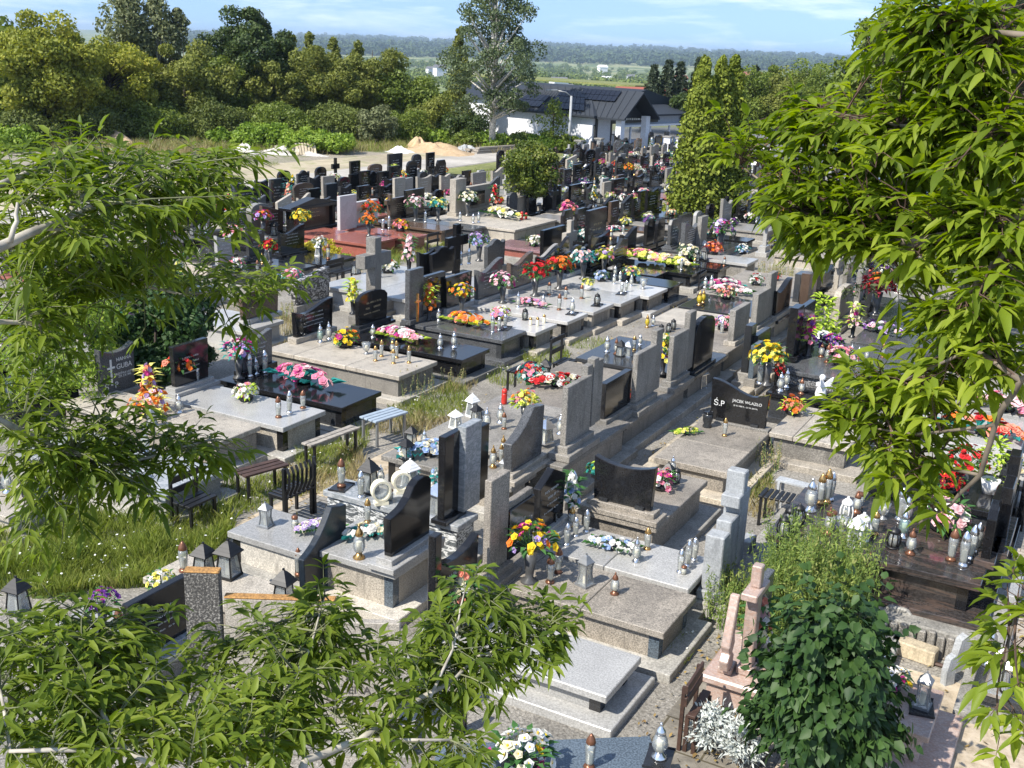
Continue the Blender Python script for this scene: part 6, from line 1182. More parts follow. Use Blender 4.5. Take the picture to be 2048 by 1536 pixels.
for (a_, b_, tp, sh_, mt_, th_, lb) in (((1588, 622), (1600, 614), 545, 'rect', 'charcoal_granite', 0.15, 'slim charcoal pillar left of the pink-brown pillars'), ((1602, 640), (1610, 634), 545, 'rect', 'brown_granite', 0.2, 'tall brown polished pillar beside the paired black pillars'), ((1612, 632), (1618, 628), 548, 'rect', 'pink_granite', 0.2, 'tall pink stone pillar next to the brown one'),
        ((1632, 600), (1660, 582), 537, 'fold', 'black_granite', 0.12, 'leaning black headstone on a pale block near the leafy branch'), ((1664, 640), (1700, 620), 570, 'arch', 'beige_terrazzo', 0.16, 'rounded beige headstone left of the dark tree shadow'), ((1710, 610), (1726, 600), 540, 'rect', 'grey_granite', 0.14, 'narrow grey fluted headstone below the right branch'), ((1728, 640), (1745, 630), 540, 'rect', 'charcoal_granite', 0.14, 'narrow charcoal headstone below the right branch'),
        ((1500, 757), (1516, 745), 686, 'rect', 'blue_grey_granite', 0.1, 'blue-grey rectangular headstone just behind the lettered one'), ((1486, 745), (1500, 738), 648, 'rect', 'charcoal_granite', 0.14, 'slim dark cross-shaped pillar behind the lettered headstone'), ((1504, 742), (1528, 722), 662, 'rect', 'charcoal_granite', 0.12, 'dark polished headstone reflecting pink flowers')):
    solo('headstone', lb, 'headstone', a_, b_, tp, 0.3, sh_, mt_, th=th_, plinth='grey_granite', pz=0.35, taper=0 if sh_ == 'rect' else 0.03, face='-X')
# angel figure
p = P(1640, 797, AN.z); t = thing('angel_figurine', 'small white kneeling angel figurine on the polished black slab', 'figurine', p, 2.6)
mb = MB(); mb.lathe([(0.1, 0), (0.1, 0.03), (0.085, 0.04), (0.1, 0.08), (0.085, 0.16), (0.06, 0.24), (0.055, 0.28), (0.03, 0.315), (0.022, 0.33), (0.045, 0.35), (0.055, 0.385), (0.045, 0.42), (0.015, 0.44)], n=14)
for s_ in (-1, 1): mb.tube([(0.0, s_ * 0.055, 0.28), (0.05, s_ * 0.06, 0.22), (0.1, s_ * 0.01, 0.27)], [0.024, 0.02, 0.014], 6)
part('body', mb, 'white_ceramic', t, smooth=True)
for s_ in (-1, 1):
    mb = MB(); mb.prism([(0, 0), (0.12, 0.1), (0.14, 0.24), (0.07, 0.2), (0.0, 0.14)], (-0.05, s_ * 0.02, 0.16), (-0.3, s_ * 1, 0), (0, 0, 1), (-0.02, 0, 0)); part('wing', mb, 'white_ceramic', t, bevel=0.004)

# benches
bench('black bench with curved slatted backrest left of the marble grave', (552, 992), (612, 966), z=0.42, mat='black_metal', cross=True, back=0.42, flip=-1, depth=0.34)
bench('dark wooden bench with brown slats at the weedy path', (478, 946), (566, 922), mat='brown_wood', depth=0.34, slats=3)
bench('long weathered plank bench beside the pale double grave', (612, 888), (710, 852), mat='weathered_wood', depth=0.22, slats=2)
bench('small blue-grey slatted bench on the sandy path', (735, 838), (800, 818), mat='blue_grey_paint', leg='grey_metal', depth=0.4, slats=4)
bench('low long dark plank bench along the kerb near the big dark grave row', (1020, 742), (1066, 722), mat='black_metal', depth=0.2, slats=2)
bench('black two-slat bench back beside the path between slab rows', (1118, 728), (1142, 716), z=0.4, mat='black_metal', back=0.45, slats=3)
bench('black cross-slatted bench beside the concrete bench', (1522, 982), (1610, 1001), z=0.45, mat='black_metal', cross=True, depth=0.36)
bench('concrete plank bench on two square posts on grey paving', (1556, 955), (1648, 978), z=0.48, mat='blue_concrete', leg='blue_concrete', depth=0.22, slats=1)
bench('narrow black-framed bench back below the red graves', (865, 498), (888, 492), z=0.4, mat='black_metal', back=0.4, slats=3)
bench('dark bench behind the long black cross', (900, 490), (935, 480), z=0.4, mat='black_metal', back=0.4, slats=3)
bench('black metal bench at the corner of the black slab by the yellow shrub', (575, 512), (598, 505), z=0.4, mat='black_metal', back=0.35, slats=3)
bench('low black bench rail near the yellow shrub path', (664, 545), (698, 536), z=0.3, mat='black_metal', back=0.25, slats=2)
bench('brown bench seen end-on beside the silver-leaved plant', (1382, 1432), (1414, 1380), z=0.42, mat='brown_wood', depth=0.10, slats=1, leg='brown_wood', back=0.26, flip=1)
bench('black slatted bench back half hidden by grass at left', (362, 1010), (418, 985), z=0.38, mat='black_metal', back=0.3, slats=3)
bench('low dark bench below the candle slabs in the middle right', (1412, 575), (1424, 566), z=0.4, mat='black_metal', back=0.3, slats=2)

# loose things at the lower right
p = P(1828, 1300, 0.09); t = link('stone_block', None); mb = MB(); mb.box(-0.24, 0.24, -0.09, 0.09, -0.09, 0.09); o = link('stone_block', mb.mesh('stone_block', 'limestone'), None, p); bpy.data.objects.remove(t); tag(o, 'pale yellowish limestone block lying on bare soil', 'stone block'); o.rotation_euler = (0, 0, -0.15); add_bevel(o, 0.015)
for px_, py_, s_, l_ in ((1908, 1335, 1.0, 'peeling blue-grey wooden shape leaning on the bare soil, larger of two'), (1888, 1366, 0.85, 'peeling blue-grey wooden shape leaning on the bare soil, smaller of two')):
    p = P(px_, py_, 0.0); mb = MB(); mb.prism([(-0.07, 0), (0.07, 0), (0.06, 0.22), (0.1, 0.3), (0.03, 0.4), (-0.05, 0.36), (-0.08, 0.2)], (0, 0, 0), (0.6, 0.8, 0), (0, 0.1, 1), (0.07, -0.05, 0)); o = link('old_cross_fragment', mb.mesh('old_cross_fragment', 'blue_concrete'), None, p); o.scale = (s_,) * 3; tag(o, l_, 'wooden fragment')
for a_, b_, l_ in (((1880, 1290), (1932, 1312), 'upper reddish brown metal rod lying on the soil'), ((1862, 1325), (1890, 1333), 'lower reddish brown metal rod lying on the soil')):
    mb = MB(); mb.tube([P(*a_, 0.03), P(*b_, 0.03)], 0.022, 6); o = link('metal_rod', mb.mesh('metal_rod', 'brown_wood'), None); tag(o, l_, 'metal rod')
mb = MB(); p = P(1775, 1290, 0.1); mb.box(-0.12, 0.12, -0.5, 0.4, -0.12, 0.08); mb.prism([(-0.2, 0), (0.2, 0), (0.2, 0.25), (0.1, 0.36), (-0.1, 0.36), (-0.2, 0.25)], (0, 0.42, -0.1), (1, 0, 0), (0, 0, 1), (0, 0.08, 0)); o = link('old_grave_kerb', mb.mesh('old_grave_kerb', 'concrete'), None, p); tag(o, 'broken old concrete grave kerb with rounded head beside the ivy bush', 'grave kerb'); add_bevel(o, 0.015)
h_ = Host(); h_.nick = 'the dark plinth at the right edge'; h_.z = 0.25
g = G('the dark grave at the lower right edge', 'dark granite grave with pale edge cut by the lower right edge', (2080, 1420), (1940, 1385), (2100, 1330), 0.3, 'charcoal_granite', 'dark_grey_granite', None, 'concrete', heads=[dict(a=(1990, 1335), b=(2020, 1290), top=1170, zb=0.36, shape='rect', mat='light_granite', th=0.1, face='-X')])
L(g, 'silverhouse', 1992, 1385, 1.4); L(g, 'silver', 1975, 1330, 1.3)
# ------------------------------------------------------------------ rows farther off: a few templates copied with their parts
SHN = dict(rect='square', wave='wavy', waver='wavy', arch='arched', bump='hump-topped', sag='dipped', slant='slanted', gable='pointed', trap='clipped-corner', cross='cross-shaped', fold='dipped', swoop2='swooping')
MTN = dict(black_granite='black', charcoal_granite='charcoal', dark_grey_granite='dark grey', grey_granite='grey', beige_terrazzo='beige', brown_granite='brown', light_granite='pale', red_granite='red', brown_terrazzo='grey-brown', plum_granite='plum')
TPL = {}
def template(shape, mat, slab, wide):
    key = (shape, mat, slab, wide)
    if key in TPL: return TPL[key]
    t = thing('grave', '', 'grave', (0, 0, -50)); wd = 1.6 if wide else 0.92; ln = 1.9; z = 0.4
    grave_body(t, 0, ln, -wd / 2, wd / 2, z, slab, slab if mat == 'beige_terrazzo' else random.choice(['grey_terrazzo', slab, 'charcoal_granite']), None, 'concrete', over=0.06, kout=0.08)
    sw = wd * (0.34 if wide else 0.38) if shape != 'cross' else 0.24; hh = random.uniform(0.58, 0.88) if shape != 'cross' else 1.0
    pl = random.choice([slab, mat]); ins = None if shape == 'cross' else (4, 'lettering')
    headstone(None, t, (0.16, -sw), (0.16, sw), z + 0.12, hh, shape, mat, th=0.11, plinth=pl, pz=0.12, ins=ins)
    TPL[key] = t; return t
NEWG = []
def copy_tree(o, parent=None):
    c = o.copy(); COL.objects.link(c)
    if parent is not None: c.parent = parent
    for ch in list(o.children): copy_tree(ch, c)
    return c
USEDT = set()
def stamp(shape, mat, slab, wide, x, y, rz, s, label, host_nick):
    t0 = template(shape, mat, slab, wide); key = (shape, mat, slab, wide)
    if key in USEDT: t = copy_tree(t0)
    else: t = t0; USEDT.add(key)
    t.location = (x, y, 0); t.rotation_euler = (0, 0, rz); t.scale = (random.uniform(0.92, 1.05), random.uniform(0.9, 1.05), s); t['label'] = label; t['category'] = 'grave'; t['group'] = 'graves in the cemetery rows'
    h = Host(); h.nick = host_nick; h.z = 0.4 * s; h.t = t; h.o = (x, y); return h
def visible(x, y, z=0.8):
    a, b, c = Q((x, y, 0))
    if 895 < a < 1010 and b < 378 or a < 900 and b < 356: return False
    a, b, c = Q((x, y, z)); return c > 0 and -60 < a < 2110 and -40 < b < 1600
BOXES = [g.box for g in GRAVES]
def clash(x0, x1, y0, y1):
    return any(x0 < b[1] and x1 > b[0] and y0 < b[3] and y1 > b[2] for b in BOXES)
DK = ['black_granite'] * 9 + ['charcoal_granite'] * 4 + ['dark_grey_granite'] + ['grey_granite', 'beige_terrazzo', 'brown_granite', 'light_granite']
OLD = ['beige_terrazzo', 'beige_terrazzo', 'grey_granite', 'black_granite', 'black_granite', 'dark_grey_granite', 'brown_terrazzo', 'charcoal_granite']
SHP = ['rect', 'rect', 'rect', 'rect', 'wave', 'waver', 'arch', 'arch', 'bump', 'sag', 'slant', 'trap', 'cross', 'fold']
PALS = [['white', 'cream'], ['white', 'pale_pink'], ['white', 'lemon'], ['white', 'white', 'red'], ['cream', 'white', 'pink'], ['red', 'orange'], ['pink', 'white'], ['yellow', 'white'], ['white', 'cream'], ['orange', 'yellow'], ['magenta', 'pink'], ['purple', 'white'], ['lemon', 'white', 'pink'], ['white', 'teal'], ['red', 'yellow'], ['salmon', 'cream'], ['white', 'blue']]
rows = [  # x of headstone line, y0, y1, name, materials, facing (+1 slab towards +X), step
 (-28.9, 30.0, 46.5, 'row next to the road', DK, 1), (-26.6, 25.0, 68.0, 'second row from the road', DK, 1), (-24.2, 17.0, 66.0, 'third row from the road', OLD, 1),
 (-21.6, 32.6, 66.0, 'row by the round tree', DK, 1), (-18.6, 31.5, 64.0, 'row behind the round tree', DK, 1), (-15.6, 31.2, 61.0, 'row left of the thujas', DK, 1), (-12.4, 32.0, 61.0, 'row right of the thujas', DK, 1), (-9.2, 33.0, 61.0, 'next row right of the thujas', OLD, 1),
 (-6.2, 24.5, 58.0, 'row under the right tree', OLD, 1), (-3.2, 19.5, 42.0, 'rightmost shaded row', DK, 1), (-20.4, 12.0, 24.2, 'left row behind the leaves', DK, 1), (-17.0, 9.5, 17.5, 'left row under the leaves', DK, 1), (-13.2, 6.0, 10.2, 'shaded row at the left edge', DK, 1)]
cnt = 0
for (rx, ya, yb, rn, mats, sg) in rows:
    y = ya; k = 0; slots = []
    while y < yb:
        wide = random.random() < 0.25; wd = (1.8 if wide else 1.08) + random.uniform(0, 0.1); yc = y + wd / 2; y += wd
        x = rx + random.uniform(-0.12, 0.12)
        if random.random() < 0.05: continue
        if not visible(x + 0.5, yc): continue
        if clash(x - 0.1, x + 1.9, yc - wd / 2 + 0.12, yc + wd / 2 - 0.12): continue
        if math.hypot(x + 0.9 + 19.4, yc - 36.5) < 1.3 or math.hypot(x + 0.9 + 14.8, yc - 42.5) < 2.2: continue
        slots.append((x, yc, wide))
    for k, (x, yc, wide) in enumerate(slots):
        shape = random.choice(SHP); mat = random.choice(mats); slab = mat if random.random() < 0.55 else random.choice(['beige_terrazzo', 'light_granite', 'charcoal_granite', 'red_granite', 'grey_terrazzo'])
        if mat == 'black_granite' and random.random() < 0.5: slab = 'black_granite'
        o_ = ORD[k] if k < len(ORD) else 'last'
        hn = f"{o_} grave of the {rn}"
        h = stamp(shape, mat, slab, wide, x, yc, random.uniform(-0.02, 0.02), random.uniform(0.88, 1.08), f"{MTN[mat]} {SHN[shape]} headstone, {o_} in the {rn}", hn); cnt += 1
        far_ = math.hypot(x, yc) > 38
        nfl = 1
        if rn.startswith('shaded'): nfl = 1
        for j in range(nfl):
            pal = random.choice(PALS); kd = random.choice(['vase', 'domed', 'dome', 'tall', 'spray', 'domed']); zz = h.z
            fx, fy = x + random.uniform(0.45, 1.1), yc + random.uniform(-0.3, 0.3) * (1.8 if wide else 1)
            p_ = Q((fx, fy, zz)); F(h, kd, pal, p_[0], p_[1], random.uniform(0.85, 1.3), leaf=random.choice(['green', 'teal', 'lime', 'green']), seed=100 + random.randrange(2))
        if len(ITEMS) < 10000 and random.random() < (0.45 if far_ else 0.8):
            for j in range(1 if far_ else 2):
                kd = random.choice(['silver', 'slimsilver', 'gold', 'slim', 'house', 'whitehouse', 'cage']); p_ = Q((x + random.uniform(0.5, 1.5), yc + random.uniform(-.35, .35), h.z)); L(h, kd, p_[0], p_[1], random.uniform(1.0, 1.35))
# lone headstones and crosses standing between the far rows (backs of the neighbouring graves)
HT = {}
extra = 0; lone = {}
for (rx, y0_, y1_, rn) in ((-27.6, 26, 64, 'the second row from the road'), (-25.0, 22, 56, 'the third row from the road'), (-22.3, 33, 57, 'the row by the round tree'), (-19.3, 32, 58, 'the row behind the round tree'), (-16.2, 32, 60, 'the row left of the thujas'), (-13.1, 32, 60, 'the row right of the thujas'), (-9.9, 34, 60, 'the next row past the thujas')):
    y = y0_
    while y < y1_:
        y += random.uniform(0.95, 1.9); x = rx + random.uniform(-.12, .12)
        if not visible(x, y) or clash(x - .2, x + .2, y - .4, y + .4) or extra > 150 or math.hypot(x + 14.8, y - 42.5) < 1.6: continue
        sh_, mt_ = random.choice(SHP + ['cross']), random.choice(DK); key = (sh_, mt_)
        if key not in HT:
            t = thing('headstone', '', 'headstone', (0, 0, 0)); w2 = 0.32 if sh_ != 'cross' else 0.22
            headstone(None, t, (0, -w2), (0, w2), 0.3, random.uniform(0.6, 0.95), sh_, mt_, th=0.12, plinth=mt_, pz=0.34, face='-X'); HT[key] = [t, False]
        t, used = HT[key]
        if used: t = copy_tree(t)
        HT[key][1] = True; t.location = (x, y, 0); t.scale = (1, 1, random.uniform(.85, 1.12)); kk = (MTN[mt_], SHN[sh_], rn); lone[kk] = lone.get(kk, 0) + 1; o_ = ORD[lone[kk] - 1]
        t['label'] = f"lone {MTN[mt_]} {SHN[sh_]} stone, {o_} such, backing {rn}"; t['category'] = 'headstone'; t['group'] = 'lone headstones between the far rows'; extra += 1
from collections import Counter
print('LONE', extra, Counter(o['category'] for o in SC.objects if o.parent is None and 'category' in o.keys()).most_common(8), Counter(i[4] for i in ITEMS))
print('ROW GRAVES', cnt, 'ALL', cnt + len(GRAVES))
# old low kerbed stones scattered mid-right
# ------------------------------------------------------------------ greenery
leafmat('leaf_maple', (0.075, 0.12, 0.012), (0.20, 0.27, 0.024), 0.5, 0.5, 1.5, (0.36, 0.42, 0.055))
leafmat('leaf_maple_deep', (0.055, 0.095, 0.012), (0.145, 0.205, 0.022), 0.5, 0.45, 1.5, (0.27, 0.33, 0.05))
leafmat('leaf_yellow_green', (0.12, 0.15, 0.02), (0.27, 0.29, 0.04), 0.6, 0.3, 0.35, (0.45, 0.42, 0.07))
leafmat('leaf_olive', (0.11, 0.13, 0.024), (0.22, 0.24, 0.045), 0.6, 0.25, 0.35)
leafmat('leaf_greygreen', (0.12, 0.14, 0.06), (0.21, 0.23, 0.11), 0.6, 0.25, 0.35)
leafmat('leaf_dark', (0.03, 0.055, 0.014), (0.08, 0.115, 0.028), 0.5, 0.2, 0.5)
leafmat('leaf_mid', (0.085, 0.125, 0.02), (0.19, 0.24, 0.04), 0.5, 0.28, 0.5)
leafmat('leaf_bright', (0.10, 0.17, 0.018), (0.22, 0.32, 0.04), 0.5, 0.32, 0.6, (0.33, 0.40, 0.06))
leafmat('leaf_thuja', (0.10, 0.14, 0.014), (0.25, 0.29, 0.035), 0.7, 0.15, 1.2)
leafmat('leaf_spruce', (0.02, 0.035, 0.02), (0.065, 0.085, 0.04), 0.6, 0.1, 1.0)
leafmat('leaf_spruce_light', (0.05, 0.07, 0.03), (0.13, 0.15, 0.065), 0.6, 0.1, 1.0)
leafmat('leaf_gloss', (0.014, 0.042, 0.010), (0.05, 0.10, 0.022), 0.55, 0.12, 3.0)
leafmat('leaf_silver', (0.42, 0.45, 0.42), (0.66, 0.69, 0.65), 0.7, 0.1, 3.0)
leafmat('leaf_gold', (0.30, 0.28, 0.02), (0.6, 0.52, 0.06), 0.6, 0.25, 2.0)
leafmat('grass_green', (0.12, 0.17, 0.025), (0.24, 0.29, 0.055), 0.6, 0.3, 1.0, (0.36, 0.36, 0.12))
leafmat('grass_dry', (0.22, 0.17, 0.07), (0.42, 0.36, 0.19), 0.7, 0.25, 1.0, (0.3, 0.33, 0.1))
leafmat('weed_leaf', (0.10, 0.16, 0.03), (0.22, 0.29, 0.06), 0.6, 0.3, 1.0, (0.36, 0.32, 0.13))
leafmat('white_bloom', (0.7, 0.7, 0.66), (0.85, 0.85, 0.8), 0.7, 0.1, 3.0)

plain('bark_mid', (0.16, 0.13, 0.10), 0.85, var=0.35)
def leafy_tree(label, trunk, limbs, regions, mat, ll=0.09, lw=0.028, per=5, nodes=3, droop=0.35, rach=0.07, name='leafy_tree', twigmat='bark_pale', dens=1.9, limbmat='bark_pale'):
    """near tree: trunk + limbs as world polylines; twigs grow from the closest limb node to tips spread through each region's volume"""
    root = thing(name, label, 'tree', trunk[0][0])
    o0 = Vector(trunk[0][0]); nodesP = []
    mb = MB(); mb.tube([Vector(p) - o0 for p, r in trunk], [r for p, r in trunk], 9); part('trunk', mb, 'bark_pale', root, smooth=True)
    mb = MB()
    for lm in limbs:
        pts = [Vector(p) for p, r in lm]; rs = [r for p, r in lm]; P2, R2 = [], []
        for i in range(len(pts) - 1):
            for t in (0, 0.33, 0.66):
                j = Vector((random.uniform(-1, 1), random.uniform(-1, 1), random.uniform(-1, 1))) * 0.004 * (1 if i else 0)
                P2.append(pts[i].lerp(pts[i + 1], t) + j); R2.append(rs[i] + (rs[i + 1] - rs[i]) * t)
        P2.append(pts[-1]); R2.append(rs[-1]); mb.tube([p - o0 for p in P2], R2, 7); nodesP += list(zip(P2, R2))
    part('limbs', mb, limbmat, root, smooth=True)
    NPp = np.array([tuple(p) for p, r in nodesP]); tw = MB(); bases, dirs, sides, Ls, Ws = [], [], [], [], []
    for (cx, cy, rx, ry, n, d0, d1) in regions:
        for _ in range(int(n * dens + 0.5)):
            a = random.uniform(0, 6.283); q = math.sqrt(random.random()) * 1.12; tip = PD(cx + rx * q * math.cos(a), cy + ry * q * math.sin(a), random.uniform(d0, d1))
            dist = np.linalg.norm(NPp - np.array(tip), axis=1) + rng.uniform(0, 0.25, len(NPp)); k = int(np.argmin(dist)); b = nodesP[k][0]; v = tip - b; ln = v.length
            if ln > 2.5: b = tip - v.normalized() * 2.5; 
            v = tip - b; pts = []
            sg = Vector((random.uniform(-1, 1), random.uniform(-1, 1), random.uniform(0, 1))) * 0.08 * v.length
            for t in (0, 0.3, 0.6, 0.85, 1.0): pts.append(b + v * t + sg * math.sin(math.pi * t))
            r0 = min(0.008, 0.0035 + 0.004 * v.length); tw.tube([p - o0 for p in pts], [r0, r0 * .8, r0 * .6, r0 * .45, 0.0016], 4)
            vd = v.normalized()
            st = min(0.20, v.length * 0.8)
            for j in range(nodes + 1):
                c = tip - vd * st * j / max(1, nodes); sd = vd.cross(Vector((random.uniform(-.4, .4), random.uniform(-.4, .4), 1))).normalized()
                for s_ in ((1, -1) if j else (0,)):
                    rd = (vd * 0.55 + sd * s_ * random.uniform(0.7, 1.1) + Vector((random.uniform(-.4, .4), random.uniform(-.4, .4), random.uniform(-.3, .6)))).normalized(); rl = rach * random.uniform(0.7, 1.4)
                    e = c + rd * rl - Vector((0, 0, rl * 0.2)); tw.tube([c - o0, e - o0], [0.0018, 0.0012], 3)
                    rs = rd.cross(Vector((0, 0, 1))); rs = rs.normalized() if rs.length > .1 else sd
                    np_ = (per - 1) // 2
                    for m_ in range(per):
                        if m_ == per - 1: o_, d_ = e, rd
                        else:
                            s2 = 1 if m_ % 2 else -1; f = 0.4 + 0.6 * (m_ // 2 + 1) / max(1, np_); o_ = c + (e - c) * min(1, f); d_ = (rd * 0.6 + rs * s2 * 0.85).normalized()
                        d_ = (d_ + Vector((random.uniform(-.25, .25), random.uniform(-.3, .3), random.uniform(-0.6, 0.25)))).normalized()
                        sv = d_.cross(Vector((random.uniform(-.35, .35), random.uniform(-.35, .35), 1))).normalized()
                        bases.append(tuple(o_ - o0)); dirs.append(tuple(d_)); sides.append(tuple(sv)); s3 = random.uniform(0.65, 1.2); Ls.append(ll * s3); Ws.append(lw * s3 * random.uniform(.8, 1.2))
    part('twigs', tw, twigmat, root)
    V_, F3 = lances(np.array(bases), np.array(dirs), np.array(sides), np.array(Ls), np.array(Ws), droop, 0.22)
    link('leaves', fastmesh('leaves', V_, F3, [mat], smooth=True), root); return root
def W(px, py, d): return tuple(PD(px, py, d))
# left tree (trunk stands below and left of the camera)
tl = [((-4.3, 0.3, 0), 0.16), ((-4.2, 0.5, 1.6), 0.13), ((-4.0, 0.7, 3.0), 0.10), ((-4.2, 0.9, 4.2), 0.07)]
lb = [[(tl[3][0], 0.05), (W(-120, 540, 3.6), 0.03), (W(0, 492, 3.7), 0.017), (W(90, 455, 3.8), 0.013), (W(138, 435, 3.9), 0.010), (W(150, 402, 4.0), 0.009), (W(215, 350, 4.2), 0.005)],
      [(W(138, 435, 3.9), 0.009), (W(200, 400, 4.1), 0.006), (W(330, 350, 4.5), 0.004)], [(W(20, 485, 3.7), 0.009), (W(32, 440, 3.7), 0.007), (W(35, 405, 3.7), 0.004)], [(W(90, 458, 3.8), 0.006), (W(140, 460, 3.9), 0.004), (W(172, 450, 4.0), 0.003)],
      [(tl[3][0], 0.04), (W(-60, 500, 4.4), 0.018), (W(80, 486, 4.6), 0.014), (W(160, 520, 4.8), 0.011), (W(240, 560, 5.0), 0.008), (W(370, 590, 5.2), 0.005), (W(560, 560, 5.5), 0.003)],
      [(tl[2][0], 0.05), (W(-80, 800, 4.2), 0.016), (W(100, 890, 4.4), 0.01), (W(240, 930, 4.6), 0.007), (W(420, 880, 4.8), 0.004)], [(tl[2][0], 0.04), (W(-60, 640, 4.2), 0.012), (W(80, 650, 4.3), 0.006)],
      [(W(-120, 540, 3.6), 0.015), (W(-20, 380, 4.0), 0.012), (W(120, 320, 4.3), 0.008), (W(300, 330, 4.6), 0.005), (W(420, 310, 4.8), 0.003)]]
lr = [(70, 980, 90, 50, 5, 4.2, 4.8), (180, 930, 90, 40, 4, 4.3, 4.8), (40, 480, 60, 60, 5, 3.8, 4.5), (60, 600, 80, 60, 5, 4.3, 5.0), (200, 640, 90, 50, 4, 4.6, 5.2), (330, 480, 90, 50, 8, 4.5, 5.1), (200, 480, 100, 60, 8, 4.2, 5.0), (80, 780, 90, 50, 4, 4.3, 4.9), (230, 870, 80, 40, 4, 4.4, 4.9), (150, 400, 150, 90, 22, 3.7, 4.5), (320, 420, 120, 110, 15, 4.0, 4.9), (70, 350, 80, 60, 7, 3.8, 4.5), (200, 320, 150, 40, 9, 4.0, 4.8), (410, 330, 70, 55, 8, 4.3, 5.0), (535, 312, 26, 18, 2, 4.6, 4.8), (430, 440, 50, 60, 4, 4.4, 5),
      (120, 560, 130, 70, 9, 4.2, 5.0), (300, 530, 120, 50, 10, 4.5, 5.2), (440, 560, 80, 45, 6, 4.9, 5.5), (565, 555, 50, 28, 4, 5.2, 5.6), (60, 690, 70, 90, 5, 4.0, 4.8), (470, 640, 30, 30, 1, 5, 5.3),
      (130, 830, 130, 60, 9, 4.2, 4.8), (60, 930, 90, 50, 5, 4.2, 4.8), (330, 890, 90, 40, 5, 4.5, 5.0), (430, 880, 40, 40, 3, 4.7, 5.0), (250, 960, 140, 40, 7, 4.4, 5.0), (90, 1040, 90, 50, 4, 4.3, 4.9)]
leafy_tree('ash-leaved maple at the left edge with drooping compound leaves and pale branches', tl, lb, lr, 'leaf_maple_deep', 0.082, 0.021, 5, 2, twigmat='twig_green', droop=0.3, dens=1.5)
# lower-left crown rising from below
tb = [((-2.6, 1.0, 0), 0.13), ((-2.6, 1.3, 1.4), 0.1), ((-2.5, 1.5, 2.4), 0.07)]
bl = [[(tb[2][0], 0.04), (W(520, 1750, 3.9), 0.022), (W(610, 1520, 4.1), 0.016), (W(720, 1480, 4.2), 0.013), (W(800, 1420, 4.3), 0.012), (W(900, 1365, 4.4), 0.009), (W(960, 1310, 4.5), 0.006), (W(1080, 1270, 4.7), 0.003)],
      [(W(520, 1750, 3.9), 0.02), (W(430, 1600, 4.0), 0.014), (W(545, 1440, 4.2), 0.008), (W(620, 1300, 4.4), 0.005), (W(650, 1190, 4.6), 0.003)], [(W(430, 1600, 4.0), 0.014), (W(250, 1500, 4.0), 0.01), (W(160, 1350, 4.2), 0.007), (W(200, 1250, 4.4), 0.004)],
      [(W(860, 1395, 4.3), 0.007), (W(905, 1300, 4.4), 0.005), (W(930, 1180, 4.6), 0.003)], [(W(250, 1500, 4.0), 0.01), (W(20, 1500, 4.0), 0.007), (W(0, 1380, 4.2), 0.005)], [(W(720, 1480, 4.2), 0.008), (W(900, 1480, 4.2), 0.005)]]
br_ = [(90, 1240, 110, 50, 9, 4.2, 4.9), (120, 1340, 150, 70, 18, 4.0, 4.9), (80, 1460, 130, 80, 16, 3.9, 4.7), (300, 1380, 130, 80, 16, 4.0, 4.8), (280, 1480, 150, 70, 15, 3.9, 4.6), (210, 1250, 80, 30, 3, 4.3, 4.9), (480, 1440, 130, 90, 18, 3.9, 4.7), (520, 1290, 90, 60, 8, 4.2, 4.9), (640, 1260, 90, 50, 8, 4.4, 4.9), (650, 1180, 50, 25, 2, 4.5, 4.9),
       (640, 1430, 110, 90, 12, 4.0, 4.7), (760, 1330, 80, 70, 8, 4.2, 4.8), (880, 1260, 70, 60, 7, 4.4, 4.8), (1010, 1230, 70, 40, 7, 4.5, 4.9), (1090, 1230, 50, 30, 4, 4.6, 4.9), (940, 1340, 80, 50, 8, 4.3, 4.7), (1050, 1310, 70, 40, 5, 4.5, 4.8), (860, 1420, 50, 40, 4, 4.3, 4.6), (770, 1490, 60, 40, 5, 4.1, 4.5), (915, 1505, 50, 25, 3, 4.1, 4.4), (360, 1235, 40, 20, 1, 4.3, 4.6), (930, 1160, 30, 20, 1, 4.5, 4.7), (430, 1240, 60, 20, 1, 4.3, 4.7)]
leafy_tree('young ash-leaved maple rising from below across the lower left, light green leaves', tb, bl, br_, 'leaf_maple_deep', 0.084, 0.022, 5, 2, twigmat='twig_green', droop=0.3, dens=1.65)
